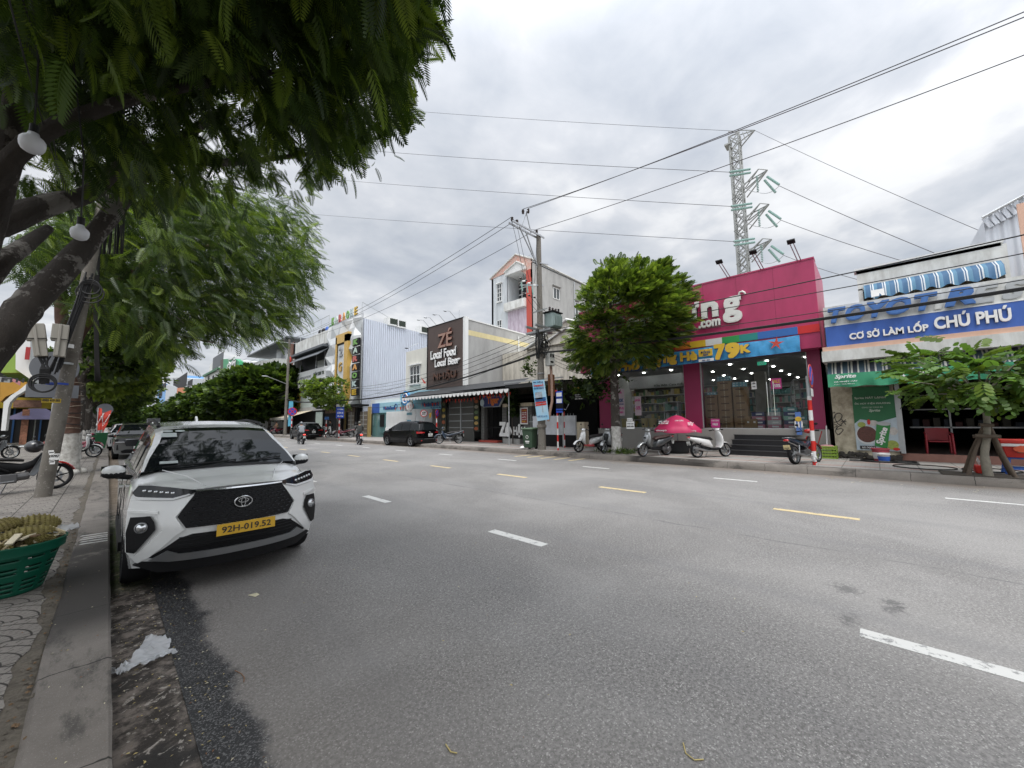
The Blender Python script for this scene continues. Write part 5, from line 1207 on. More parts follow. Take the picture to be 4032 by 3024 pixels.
poster(ZH(438,470),ZH(500,632),18.26,mat('pink_white_print'),'pink notice pasted right of the trunk on the window',(('pink',.05,.9,.1,.3,m_pk),('-50%',.1,.9,.5,.7,m_pk)))
ex =poster(ZH(1508,166),ZH(1588,190),18.6,mat('exit_green',(.02,.16,.10),emit=(.05,.5,.3),es=.5),'small green exit sign hanging under the shop ceiling',(('EXIT',.2,.8,.2,.8,inkwht),),'exit sign','exit_sign')
# sandwich board on the plinth
s =MB();y0,y1,z0,z1 =rect(18.15,ZB(1718,1240),ZB(1772,1400));s.box(18.02,18.06,y0,y1,ZR_+.8,z1,mat('blue_standee',(.10,.20,.50),.5,var=.3,vs=5));s.box(18.06,18.12,y1-.02,y1,ZR_+.8,z1,m_navy);so_ =tag(s.build('display_stand'),'narrow blue display stand by the right pillar of the shop','display stand')
s =MB();s.ell((18.01,(y0+y1)/2,(z0+z1)/2+.15),(.008,.10,.10),m_goldl,12);s.build('printed_flower',so_)
for dy in (-.1,0,.1):s =MB();s.prism([(18.015,(y0+y1)/2+dy-.03,z0+.25),(18.015,(y0+y1)/2+dy+.03,z0+.25),(18.015,(y0+y1)/2+dy+.02,z0+.5),(18.015,(y0+y1)/2+dy-.02,z0+.5)],(-.004,0,0),inkwht);s.build('printed_bottle',so_)
# ---------- canopy house between the pink shop and the restaurant ----------
hb_ =thing('canopy_house','cream pedimented house behind a black canopy left of the pink shop','building',(20,14,ZR_))
hx =22.0;a =PX(*ZC(1130,800),hx);b_ =PX(*ZC(1345,790),hx);ap =PX(*ZC(1240,650),hx)
m_pale =mat('pale_cream_wall',(.62,.58,.50),.8,var=.08,streak=.1,dirt=(.32,.29,.24))
s =MB();s.box(hx,hx+10,11.7,21.9,ZR_,a.z,m_pale);s.build('wall',hb_)
s =MB();s.prism([(hx-.2,19.2,a.z),(hx-.2,11.4,a.z),(hx-.2,15.3,ap.z+.3)],(6,0,0),m_pale)
s.tube([(hx-.25,19.3,a.z),(hx-.25,15.3,ap.z+.4),(hx-.25,11.3,a.z)],.12,m_dirtyw,6);s.tube([(hx-.3,17.6,a.z+.1),(hx-.3,15.3,ap.z-.2),(hx-.3,13.0,a.z+.1)],.09,m_dirtyw,6);s.build('pediment',hb_)
s =MB();s.box(hx-.1,hx,12,21.5,3.6,4.1,m_pale);s.box(hx-.12,hx-.02,12.5,14.2,ZR_,3.0,black);s.box(hx-.12,hx-.02,15.0,18.5,ZR_,3.2,black);s.build('doorway',hb_)
s =MB();s.loft([[(16.3,11.75,3.75),(22,11.75,4.35)],[(16.3,16.0,3.75),(22,16.0,4.35)],[(16.6,21.9,3.75),(22,21.9,4.35)]],mat('black_canopy',(.025,.026,.028),.7),cap=False,closed=False)
s.box(16.28,16.34,11.75,16.0,3.55,3.78,mat('black_canopy'));s.box(16.2,16.26,11.7,16.0,3.86,3.92,galv);s.build('canopy',hb_)
for y in (11.95,15.9):
 s =MB();s.tube([(16.5,y,ZR_),(16.5,y,3.75)],.035,galv);s.build('canopy_post',hb_)
s =MB();s.box(21.0,21.9,11.8,21.8,ZR_,3.6,m_dark);s.build('canopy_shade_block',hb_)  # solid near-black block, painted as the shade under the canopy
# fence, board, low wall
fe =thing('iron_fence','dark iron fence with spikes under the black canopy','fence',(17.4,13,ZR_));s =MB()
y0,y1,z0,z1 =rect(17.4,ZK(300,930),ZK(740,1120))
for k in range(17):y =11.9+k*.19;s.box(17.39,17.41,y-.012,y+.012,ZR_,1.95+.0,galv);s.ell((17.4,y,1.98),(.012,.012,.05),galv,6)
s.box(17.38,17.42,11.8,15.1,1.55,1.59,galv);s.box(17.38,17.42,11.8,15.1,.6,.64,galv);s.build('bars',fe)
s =MB();y0,y1,z0,z1 =rect(17.0,ZC(970,1345),ZC(1300,1490));s.box(17.0,17.06,y0,y1,z0,z1,mat('smudged_white_board',(.48,.50,.53),.6,var=.25,vs=1.8));s.box(17.02,17.05,y0,y1,ZR_,z0,black)
for k in range(8):s.box(17.05,17.1,y0+(y1-y0)*k/7-.02,y0+(y1-y0)*k/7+.02,ZR_,z1,galv)
tag(s.build('site_board'),'smudged white board barrier behind the bus stop pole','barrier')
s =MB();y0,y1,z0,z1 =rect(17.1,ZK(615,1150),ZK(745,1370));s.box(17.1,17.5,y0,y1,ZR_,z1,m_cream);s.box(17.08,17.52,y0-.02,y1+.02,(z0+z1)/2,(z0+z1)/2+.03,m_pale);tag(s.build('gate_pier'),'low cream gate pier at the right end of the white board','pier')
poster(ZK(595,625),ZK(800,822),16.9,black,'black pawn service sign with yellow and red letters by the pink shop',(('DỊCH VỤ CẦM ĐỒ',.03,.97,.06,.24,m_goldl),('THỊNH VY',.1,.9,.32,.52,red),('MUA BÁN XE MÁY, Ô TÔ',.03,.95,.60,.68,inkwht),('ĐIỆN THOẠI, LAPTOP',.05,.92,.74,.82,inkwht),('0905 - 246 802',.03,.6,.88,.95,inkwht)),'sign','shop_sign')
s =MB();s.tube([(16.85,12.55,ZR_),(16.85,12.55,3.4)],.03,galv);s.tube([(16.85,12.55,2.4),(16.85,12.0,2.2),(16.85,11.8,2.5)],.02,galv);tag(s.build('steel_post'),'slim grey steel post carrying the pawn sign','post')
# ---------- bare concrete tall house with gable ----------
th_ =thing('tall_house','tall bare cement house with gabled front and red corner strip','building',(32,30,0))
TXX =32.0;ea =PX(*ZG(85,700),TXX);apx =PX(*ZG(312,482),TXX);er =PX(*ZG(450,520),TXX);yS,yN =er.y,ea.y;zE =ea.z
bk =PY(*ZG(1080,780),yS)
m_pb =mat('pale_blue_cement',(.50,.53,.55),.85,var=.18,streak=.3,vs=1.2);m_brk =mat('pink_brick_patch',(.48,.27,.22),.85,var=.35,vs=3,dirt=(.52,.45,.40));m_redst =mat('red_corner_strip',(.42,.07,.05),.7,var=.12,streak=.1);m_lil =mat('lilac_plaster',(.50,.44,.50),.85,var=.15,streak=.35,dirt=(.30,.22,.28))
s =MB();yM0,yM1 =PX(*ZG(235,900),TXX).y,PX(*ZG(413,900),TXX).y
zgs =er.z-.35
s.box(TXX,50,yS,yS+.02,0,1,m_wallg)
s.prism([(TXX+.05,yS,0),(50,yS,0),(50,yS,zE+.2),(TXX+.05,yS,zgs)],(0,.3,0),m_wallg)
s.box(TXX,50,yN-.3,yN,0,zE,m_wallg)
s.box(TXX,TXX+.3,yM0,yN,0,zE-.1,m_pb)
za_,zb_ =PX(*ZG(235,720),TXX).z,PX(*ZG(235,1010),TXX).z
s.box(TXX+2.0,TXX+2.2,yM1,yM0,zb_,za_+1,m_pb);s.box(TXX,TXX+2,yM0-.05,yM0+.1,zb_,za_+.8,m_pb)
s.build('wall',th_)
s =MB();s.prism([(TXX-.05,yN+.1,zE-.2),(TXX-.05,yN+.1,zE),(TXX-.05,apx.y,apx.z),(TXX-.05,yS,er.z),(TXX-.05,yS,er.z-2.2),(TXX-.05,apx.y,apx.z-1.6)],(.3,0,0),m_brk);s.build('gable',th_)
s =MB();s.tube([(TXX-.1,yN+.3,zE-.1),(TXX-.1,apx.y,apx.z+.05),(TXX-.1,yS-.05,er.z+.05),(50,yS-.1,zE+.3)],.10,m_dirtyw,6);s.prism([(TXX,yN+.2,zE),(TXX,apx.y,apx.z),(TXX,yS,er.z),(TXX,yS,er.z-.2),(TXX,yN+.2,zE-.2)],(18,0,0),galv);s.build('roof',th_)
s =MB();s.box(TXX-.08,TXX+.25,yS,yM1,0,er.z-1.2,m_redst);s.build('corner_strip',th_)
s =MB();c1_,c2_,c3_ =PX(*ZG(230,640),TXX-.3),PX(*ZG(320,550),TXX-.3),PX(*ZG(415,570),TXX-.3)
s.prism([(TXX-.3,yM0+.2,c1_.z-.4),(TXX-.3,yM0+.2,c1_.z),(TXX-.3,c2_.y,c2_.z),(TXX-.3,yM1,c3_.z),(TXX-.3,yM1,c1_.z-.4)],(2.2,0,0),m_wallw);s.tube([(TXX-.35,yM0+.25,c1_.z),(TXX-.35,c2_.y,c2_.z+.05),(TXX-.35,yM1,c3_.z)],.1,m_dirtyw,6);s.build('balcony_pediment',th_)
s =MB();zB_ =PX(*ZG(230,985),TXX-.3).z;s.box(TXX-.5,TXX+2,yM1,yM0+.2,zB_-.3,zB_+.65,m_dirtyw);s.box(TXX-.3,TXX+.1,yM1+.1,yM0,zB_+.65,zB_+.75,m_wallw);s.build('balcony',th_)
s =MB();s.box(TXX+.0,TXX+.2,yM1,yM0,4,zB_-.3,m_lil);s.build('lilac_wall',th_)
def window(par,X,y0,y1,z0,z1,nx=2,nz=3,frame=white,sill=True,gl=winglass,dp=.06):
 s =MB();s.box(X-dp*.2,X+.01,y0,y1,z0,z1,gl);w_ =s.build('window',par);s =MB();f_ =.05*max(1,(y1-y0)/1.2)
 for k in range(nx+1):y =y0+(y1-y0)*k/nx;s.box(X-dp,X,y-f_/2,y+f_/2,z0,z1,frame)
 for k in range(nz+1):z =z0+(z1-z0)*k/nz;s.box(X-dp*.9,X,y0,y1,z-f_/2,z+f_/2,frame)
 q_ =s.build('frame',None);q_.parent =w_;q_.matrix_parent_inverse =Matrix.Identity(4)
 if sill:s =MB();s.box(X-dp*3,X,y0-.12,y1+.12,z0-.14,z0-.02,frame);s.box(X-dp*3.5,X,y0-.15,y1+.15,z1+.08,z1+.18,frame);q_ =s.build('sill',None);q_.parent =w_
 return w_
def wrect(X,TL,BR):return rect(X,TL,BR)
y0,y1,z0,z1 =rect(TXX,ZG(140,765),ZG(180,910));window(th_,TXX-.02,y0,y1,z0,z1,2,4)
y0,y1,z0,z1 =rect(TXX,ZG(140,1100),ZG(180,1140));window(th_,TXX-.02,y0,y1,z0-.6,z1,2,2,sill=False)
y0,y1,z0,z1 =rect(TXX+2,ZG(300,760),ZG(410,900));window(th_,TXX+1.98,yM1+.3,y1-.2,z0,z1,3,3,sill=False)
def winy(par,Y,x0,x1,z0,z1,n=2,lab='window'):
 s =MB();s.box(x0,x1,Y-.02,Y,z0,z1,winglass);w_ =s.build('window',par);s =MB()
 for k in range(n+1):x =x0+(x1-x0)*k/n;s.box(x-.04,x+.04,Y-.07,Y,z0,z1,white)
 for z in (z0,z1):s.box(x0,x1,Y-.06,Y,z-.04,z+.04,white)
 q_ =s.build('frame',None);q_.parent =w_;s =MB();s.box(x0-.2,x1+.2,Y-.3,Y,z1+.2,z1+.32,m_wallg);q_ =s.build('sill',None);q_.parent =w_
a,b_ =PY(*ZG(658,785),yS),PY(*ZG(715,905),yS);winy(th_,yS,a.x,b_.x,b_.z,a.z)
a,b_ =PY(*ZG(862,925),yS),PY(*ZG(890,1040),yS);winy(th_,yS,a.x,b_.x,b_.z,a.z,1)
s =MB();a =PY(*ZG(850,740),yS);s.tube([(a.x,yS-.08,a.z),(a.x,yS-.08,3)],.06,galv,6);s.build('drain_pipe',th_)
s =MB();a =PX(*ZG(455,430),TXX+1);s.tube([(a.x,a.y,a.z-1.5),(a.x,a.y,a.z)],.03,galv,5);s.tube([(a.x,a.y+.6,a.z-.7),(a.x,a.y-.1,a.z-.6)],.02,galv,5);s.build('roof_aerial',th_)
# ---------- restaurant ----------
rs =thing('restaurant','restaurant with tall brown sign panel and cement side wall','building',(18,24,ZR_))
RX =18.0;YA,YB =21.96,26.75;ztop =9.47
m_brn =mat('brown_cladding',(.075,.052,.045),.6,var=.15,vs=.8)
s =MB();s.box(RX,RX+.25,YA+.12,YB,4.3,ztop,m_brn);s.box(RX-.03,RX,YB-.05,YB+.05,4.3,ztop+.05,black);s.box(RX-.03,RX+.2,YA,YB+.05,ztop,ztop+.06,black);s.build('sign_panel',rs)
s =MB();s.box(RX-.02,RX+.3,YA-.14,YA+.12,4.3,ztop+.06,white);s.build('corner_trim',rs)
eL,eR =PY(*ZC(470,600),YA),PY(*ZC(1020,730),YA)
s =MB();s.prism([(RX+.3,YA,ZR_),(34,YA,ZR_),(34,YA,9.0),(RX+.3,YA,ztop-.1)],(0,.25,0),m_wallg);s.box(RX+.3,34,YA+.25,YB,8.6,8.8,m_wallg);s.box(33.8,34,YA,YB,0,9,m_wallg);s.build('side_wall',rs)
s =MB();s.prism([(RX+.3,YA-.04,ztop-.1),(34,YA-.04,9.0),(34,YA-.04,9.1),(RX+.3,YA-.04,ztop)],(0,.35,0),m_wallw);s.build('wall_coping',rs)
z1a,z0a =PY(*ZC(475,680),YA).z,PY(*ZC(475,720),YA).z
s =MB();s.prism([(RX+.3,YA-.006,z0a),(34,YA-.006,z0a-.1),(34,YA-.006,z1a-.1),(RX+.3,YA-.006,z1a)],(0,.005,0),mat('faded_yellow_band',(.62,.54,.30),.8,var=.08,streak=.2));s.build('yellow_band',rs)
s =MB();a =PY(*ZC(858,690),YA);s.tube([(a.x,YA-.06,8.9),(a.x,YA-.06,4.0)],.05,white,6);s.build('drain_pipe',rs)
def rtx(t,TL,BR,m,X=RX-.08,th=.10,par=rs,**k):
 y0,y1,z0,z1 =rect(X,TL,BR);return text(t,m,(X,(y0+y1)/2,(z0+z1)/2),y1-y0,z1-z0,th=th,parent=par,**k)
m_zl =mat('copper_letter',(.36,.22,.17),.45,.3,var=.1);m_zr =mat('dark_red_edge',(.12,.015,.012),.5)
rtx('ZÉ',ZC(246,690),ZC(352,800),m_zr,X=RX-.03,th=.12,bold=.03);rtx('ZÉ',ZC(243,690),ZC(348,798),m_zl,X=RX-.12,th=.05,bold=.015)
def rtx2(t,zx0,zx1,zyc,h,m,**k):
 a,b_ =PX(*ZC(zx0,zyc),RX-.08),PX(*ZC(zx1,zyc),RX-.08);return text(t,m,(RX-.08,(a.y+b_.y)/2,PX(*ZC((zx0+zx1)/2,zyc),RX-.08).z),abs(a.y-b_.y),h,th=.12,parent=rs,**k)
rtx2('Local Food',190,384,860,.72,inkwht,bold=.022);rtx2('Local Beer',222,410,925,.60,inkwht,bold=.022);rtx2('NHẬU',208,386,1030,.85,mat('dull_copper_letter',(.10,.05,.035),.5,.3),bold=.02)
s =MB()
for y in (YA+1,YA+2.4,YA+3.6,YA+4.6):s.tube([(RX+.1,y,ztop),(RX-.6,y,ztop+.55),(RX-1.0,y,ztop+.5)],.02,galv,5);s.ell((RX-1.05,y,ztop+.48),(.16,.1,.05),galv,8)
s.tube([(RX+.8,YA+1.6,ztop),(RX+.8,YA+1.6,ztop+1.1)],.02,galv,5);s.build('sign_lamps',rs)
# ground floor
s =MB();s.box(RX+.6,33,15.6,27,ZR_,.34,m_dark);s.box(RX+1.2,33,15.2,27,3.2,3.3,m_dark);s.box(RX+3,33,15.2,26.9,.2,3.3,m_dark);s.box(RX,RX+.5,21.3,26.9,3.2,4.3,mat('dark_beam',(.03,.03,.03)));s.box(RX-.02,RX,21.9,26.4,3.45,4.05,mat('framed_dark_sign',(.012,.014,.012),.3));s.build('shade_painted_interior',rs)  # near-black slabs carry the room's shade in their colour
s =MB();rr =[]
for k in range(2):pass
y0,y1,z0,z1 =rect(RX+.1,ZR(620,85),ZR(985,602));s.box(RX+.1,RX+.14,y0,y1,ZR_,z1,m_shut)
for z in (z0+.5,z0+1.0,z0+1.5,z0+2.0):s.box(RX+.08,RX+.1,y0,y1,z,z+.05,galv)
s.box(RX+.05,RX+.1,(y0+y1)/2-.06,(y0+y1)/2+.06,ZR_,z1,galv);s.build('folding_shutter',rs)
def framed(par,TL,BR,X,n,nm='menu_board'):
 y0,y1,z0,z1 =rect(X,TL,BR);s =MB();s.box(X,X+.08,y0,y1,z0,z1,mat('board_dark',(.025,.03,.02),.6));bd =s.build(nm,par)
 hs =[(.30,.28,.22),(.35,.10,.04),(.45,.30,.10),(.42,.36,.06),(.10,.16,.08)];random.seed(n)
 for k in range(n):
  za,zb2_ =z0+(z1-z0)*(k+.12)/n,z0+(z1-z0)*(k+.88)/n;s =MB();s.prism([(X-.004,(y0+y1)/2+(y1-y0)*.36*math.cos(t*.5236),(za+zb2_)/2+(zb2_-za)*.42*math.sin(t*.5236)) for t in range(12)],(-.004,0,0),mat('food_print_%d' % ((k+n) % 5),hs[(k+n) % 5],.5,var=.6,vs=14));s.build('dish_print',bd)
framed(rs,ZR(508,108),ZR(576,548),RX-.05,5);framed(rs,ZR(975,78),ZR(1056,548),RX-.05,6)
m_stn =mat('grey_stone_pier',(.12,.12,.115),.85,var=.3,vs=9)
for TL,BR in ((ZR(1088,190),ZR(1132,668)),(ZR(1390,190),ZR(1458,690)),(ZR(1700,180),ZR(1822,700))):
 y0,y1,z0,z1 =rect(RX-.1,TL,BR);s =MB();s.box(RX-.1,RX+.3,y0,y1,ZR_,z1,m_stn)
 for k in range(12):z =ZR_+k*.2;s.box(RX-.108,RX-.1,y0,y1,z,z+.012,black)
 s.build('stone_pier',rs)
y0,y1,z0,z1 =rect(RX-.15,ZR(1395,150),ZR(1822,178));s =MB();s.box(RX-.15,RX+.3,y0,y1,z0,z1,m_cream);s.build('pier_cap',rs)
y0,y1,z0,z1 =rect(RX+.2,ZR(1130,205),ZR(1392,640));s =MB()
for k in range(15):y =y0+(y1-y0)*k/14;s.box(RX+.2,RX+.23,y-.02,y+.02,ZR_,z1,blackpl)
for z in (ZR_+.1,1.2,z1):s.box(RX+.19,RX+.24,y0,y1,z-.03,z+.03,blackpl)
s.build('iron_gate',rs);s =MB();s.box(RX-.3,RX+.3,y0-.05,y1,ZR_,.34,m_redst);s.build('doorstep',rs)
y0,y1,z0,z1 =rect(RX+.1,ZR(1455,200),ZR(1700,690));s =MB();s.box(RX+.15,RX+.3,y0,y1,ZR_,z1,mat('black_slat_wall',(.015,.015,.015),.6));s.box(RX-.25,RX+.15,y0,y1,ZR_,.5,concrete);s.build('front_wall',rs)
zn =PX(*ZR(1560,525),RX-.15);text('Zé',inkwht,(RX-.15,PX(*ZR(1450,520),RX).y,zn.z+.03),.95,.95,th=.06,bold=.05,parent=rs);text('NHẬU',inkwht,(RX-.15,PX(*ZR(1632,530),RX).y,zn.z-.05),1.35,.85,th=.06,bold=.04,parent=rs)
# Tiger light box
tg =thing('beer_sign','slanted blue beer sign with orange lettering over the dark gate','sign',(17.6,20,2.8));X_ =17.55
p4_ =[PX(*ZR(*q),X_) for q in ((1100,40),(1425,28),(1345,190),(1112,198))]
s =MB();s.prism(p4_,(.12,0,0),galv);s.build('frame',tg);c4 =sum(p4_,Vector())/4
s =MB();s.prism([c4+(p-c4)*.93-Vector((.01,0,0)) for p in p4_],(.02,0,0),mat('beer_sign_blue',(.02,.03,.14),.4,var=.3,vs=3));s.build('panel',tg)
text('Tiger',mat('orange_letter',(.62,.16,.03),.5),(X_-.03,c4.y-.12,c4.z+.02),1.15,.62,th=.02,bold=.03,parent=tg)
s =MB();a =p4_[0]*.72+p4_[3]*.0+c4*.28;s.ell((X_-.02,c4.y+.95,c4.z-.05),(.01,.22,.25),mat('pale_print'),10);s.build('printed_splash',tg)
poster(ZR(1650,205),ZR(1765,445),RX-.2,inkwht,'white hiring poster with a red field hung on the stone pier',(('ZÉ NHẬU',.2,.8,.06,.13,red),),'poster')
y0,y1,z0,z1 =rect(RX-.22,ZR(1668,222),ZR(1752,425));s =MB();s.box(RX-.215,RX-.208,y0,y1,z0,z1,mat('maroon_field',(.30,.02,.02)));o =tag(s.build('poster'),'red inner sheet of the hiring poster on the stone pier','poster')
for k,t in enumerate(('TUYỂN','NHÂN VIÊN','PHỤC VỤ','BẾP','PHA CHẾ','0905 000 111')):text(t,m_goldl if k in (0,5) else inkwht,(RX-.222,(y0+y1)/2,z1-(k+.7)*(z1-z0)/6.4),(y1-y0)*.8,.10,th=.004,bold=.02,parent=o)
# scalloped awning
aw =thing('scalloped_awning','long black awning with white scalloped edge across the restaurant front','awning',(16.5,22,3.5))
AX =16.2;ya_,yb_ =27.6,15.6;zA_,zB_ =PX(*ZC(0,1155),AX),PX(*ZC(1000,985),AX)
def az(y):return 3.42
s =MB();s.loft([[(AX,ya_,az(0)+.14),(RX+.2,ya_,4.35)],[(AX,yb_,az(0)+.14),(RX+.2,yb_,4.35)]],mat('black_canopy'),cap=False,closed=False);s.box(AX-.02,AX+.02,yb_,ya_,az(0)+.12,az(0)+.2,black);s.build('roof_sheet',aw)
s =MB();n =29
for k in range(n):
 y =yb_+(ya_-yb_)*(k+.5)/n;w_ =(ya_-yb_)/n*.48;s.prism([(AX-.03,y+w_*math.cos(t*math.pi/8),az(0)+.12-.24*math.sin(t*math.pi/8)) for t in range(9)],(-.006,0,0),inkwht)
s.build('scallops',aw)
for y in (16.0,19.5,23.5,27.0):
 s =MB();s.bar((AX,y,az(0)+.12),(RX,y,4.2),.04,.04,galv);s.build('rafter',aw)
# red pennants and flags on a line under the awning
random.seed(9)
ln =MB();pts =[(16.4+.9*math.sin(k*.05),30.6-k*.33,2.95-.16*math.sin((k % 12)/12*math.pi)+.015*k) for k in range(44)];ln.tube(pts,.006,blackpl,4);tag(ln.build('pennant_string'),'thin string of red pennants hung below the awning','string')
f0 =None
for k,p in enumerate(pts):
 if k % 1 == 0:
  if f0 is None:s =MB();s.add([(0,-.09,0),(0,.09,0),(.02,.02,-.30),(.01,-.05,-.26)],[(0,1,2,3)],mat('flag_red',(.55,.05,.03),.7,var=.1));f0 =tag(s.build('red_pennant'),'small red pennant on the string below the restaurant awning','pennant','red pennants below the awning');o =f0
  else:o =f0.copy();COL.objects.link(o)
  o.location =p;o.rotation_euler =(random.uniform(-.4,.4),0,random.uniform(-.5,.5));o.scale =(1,1,random.uniform(.7,1.15))
# ---------- bank house and forecourt ----------
bh =thing('bank_house','cream two storey house behind the bank banners left of the brown sign','building',(18.4,28.5,ZR_));BX =18.4
y0,y1,z0,z1 =rect(BX,ZO(1238,775),ZO(1640,1310));m_bone =mat('bone_wall',(.64,.63,.57),.8,var=.05,streak=.12)
yb1 =PX(*ZO(1238,900),BX).y;s =MB();s.box(BX,30,26.95,yb1,3.4,z1,m_bone);s.box(BX,30,yb1,37.4,2.6,3.9,m_wallw);s.box(BX+.3,30,27,37.4,ZR_,2.9,m_wallw);s.build('wall',bh)
y0,y1,z0,z1 =rect(BX,ZO(1318,1018),ZO(1472,1275));window(bh,BX-.02,y0,y1,z0,z1,3,2)
s =MB();s.box(BX-.4,BX+.1,27.0,yb1+.2,3.55,4.25,mat('sky_blue_band',(.28,.52,.62),.6,var=.08));s.build('blue_band',bh)
s =MB();a =PX(*ZO(1245,710),BX-1.2);s.tube([(BX,a.y,z1+2.0),(a.x,a.y,a.z)],.02,galv,5);s.ell(a,(.2,.1,.05),blackpl,8);s.build('wall_lamp',bh)
s =MB();s.add([PX(*ZO(1480,1175),BX-.5),PX(*ZO(1570,1280),BX-.5),PX(*ZO(1530,1285),BX-.5)],[(0,1,2)],mat('flag_red'));tag(s.build('flag'),'red flag leaning out beside the cream house window','flag')
# banners of the bank
def bnr(pxs,X,lb,txts,m):
 P_ =[PX(*q,X) for q in pxs];s =MB();n =24;rr =[]
 for k in range(n+1):
  t =k/n;w_ =.02*math.sin(k*1.1);rr.append([(X+w_,(P_[0].y*(1-t)+P_[1].y*t),P_[0].z*(1-t)+P_[1].z*t),(X-w_,(P_[3].y*(1-t)+P_[2].y*t),P_[3].z*(1-t)+P_[2].z*t)])
 s.loft(rr,m,cap=False,closed=False);o =tag(s.build('bank_banner',smooth=80),lb,'banner');o['_'] =1;del o['_']
 for t,TL,BR,mm in txts:y0,y1,z0,z1 =rect(X-.06,TL,BR);text(t,mm,(X-.06,(y0+y1)/2,(z0+z1)/2),y1-y0,z1-z0,th=.008,bold=.03,parent=o)
 return o
m_bkb =mat('bank_blue_cloth',(.22,.46,.56),.5,var=.12,vs=1.5);m_bktx =mat('bank_navy',(.02,.10,.28),.5)
bnr((ZR(95,70),ZR(510,40),ZR(505,222),ZR(95,222)),17.3,'large pale blue bank banner beside the restaurant menu board',(('VietinBank',ZR(225,128),ZR(478,180),m_bktx),('Nâng giá trị cuộc sống',ZR(350,192),ZR(500,214),m_bktx)),m_bkb)
bnr((ZR(20,-40),ZR(510,-60),ZR(510,30),ZR(30,60)),17.6,'upper pale blue bank banner with small print above the pennants',(('VietinBank',ZR(300,-25),ZR(460,0),m_bktx),('ĐIỂM GIAO DỊCH',ZR(60,0),ZR(240,20),m_bktx)),mat('bank_pale_cloth',(.32,.55,.64),.5,var=.1))
s =MB();c_ =PX(*ZL(1702,62),17.2);s.disc(c_,.62,(-1,0,0),mat('badge_blue',(.05,.25,.55),.4,var=.4,vs=3),.12,28);o =tag(s.build('round_sign',smooth=30),'round blue bank badge hung above the forecourt fence','sign')
s =MB();s.torus(c_+Vector((-.13,0,0)),.40,.05,(1,0,0),inkwht,k=5);s.bar(c_+Vector((-.13,.2,-.2)),c_+Vector((-.13,-.2,.2)),.03,.12,red);s.build('emblem',o)
s =MB();a =PX(*ZL(1740,140),17.0);s.prism([(17.0,a.y+.5*math.cos(t*.5),a.z-.2+.35*math.sin(t*.5)) for t in range(12)],(.08,0,0),m_wallw);s.box(17.0,17.05,a.y-.3,a.y+.3,a.z-2.6,a.z-1.3,mat('poster_cyan',(.12,.42,.60)));s.box(17.0,17.06,a.y-.45,a.y+.35,a.z-.9,a.z-.7,m_bkb);s.box(17.05,17.15,a.y-.1,a.y+.1,ZR_,a.z,galv);tag(s.build('totem_sign'),'white and blue totem sign behind the black SUV roof','sign')
# white picket fence
wf =thing('picket_fence','white picket fence on a low wall behind the five tonne sign','fence',(16.9,29,ZR_));fy0,fy1 =26.9,31.6
s =MB();s.box(16.95,17.15,fy0,fy1,ZR_,1.15,m_wallw);s.build('low_wall',wf)
s =MB()
for k in range(34):y =fy0+(fy1-fy0)*(k+.5)/34;s.box(17.0,17.05,y-.035,y+.035,1.15,2.55,white)
s.box(17.05,17.09,fy0,fy1,1.4,1.46,white);s.box(17.05,17.09,fy0,fy1,2.2,2.26,white);s.build('pickets',wf)
# ATM booth
at_ =thing('cash_machine_booth','glass bank booth with pale blue header and blue panel','booth',(18.2,34,ZR_));AX2 =18.1
y0,y1,z0,z1 =rect(AX2,ZL(1240,262),ZL(1622,590));hz1 =PX(*ZL(1240,178),AX2).z
s =MB();s.box(AX2,AX2+.3,y0,y1,z1,z1+.95,mat('bank_pale_cloth'));s.box(AX2-.01,AX2,y1-(y1-y0)*.28,y1,z1,z1+.95,m_blueb);s.build('header',at_)
text('VietinBank',m_bktx,(AX2-.02,y0+(y1-y0)*.38,z1+.42),(y1-y0)*.42,.34,th=.03,bold=.03,parent=at_);s =MB();s.torus((AX2-.03,y0+(y1-y0)*.15,z1+.55),.2,.04,(1,0,0),m_bktx,k=5);s.build('emblem',at_)
s =MB();s.box(AX2+.05,AX2+.08,y0+(y1-y0)*.38,y1,ZR_,z1,mat('teal_glass',(.10,.20,.20),.05,var=.15,spec=.8));s.build('glass_front',at_)
s =MB();s.box(AX2,AX2+.1,y0,y0+(y1-y0)*.37,ZR_,z1,m_blueL);s.build('blue_panel',at_)
s =MB();s.box(AX2-.0,AX2+.02,y1-(y1-y0)*.45,y1-(y1-y0)*.30,1.2,2.4,blackpl);s.box(AX2-.02,AX2+.0,y1-(y1-y0)*.9,y1-(y1-y0)*.3,.6,1.0,mat('teal_glass'));s.build('cash_machine',at_)
# ---------- karaoke building ----------
kb =thing('karaoke_building','karaoke hall with faceted white front, gold frame and blue corrugated side','building',(18.2,44,ZR_));KX =18.2;ky0,ky1 =39.4,48.1;kz0,kz1 =3.45,13.0
s =MB();zR =PY(*ZO(530,255),ky0).z;bkx =PY(*ZO(1590,415),ky0)
s.prism([(KX+.2,ky0,2.6),(46,ky0,2.6),(46,ky0,11.2),(KX+.2,ky0,12.9)],(0,.3,0),m_corrw);s.build('side_wall',kb)
s =MB();s.box(KX+.4,40,ky0+.3,ky1,2.6,12.4,m_wallg);s.box(KX+.3,KX+.5,ky0+.2,ky1,ZR_,12.6,m_wallw);s.build('wall',kb)
random.seed(21);nx,nz =7,9;F ={};m_fac =[mat('facet_white',(.66,.67,.67),.5,var=0),mat('facet_grey',(.42,.44,.45),.5,var=0),mat('facet_pale',(.55,.57,.58),.5,var=0)]
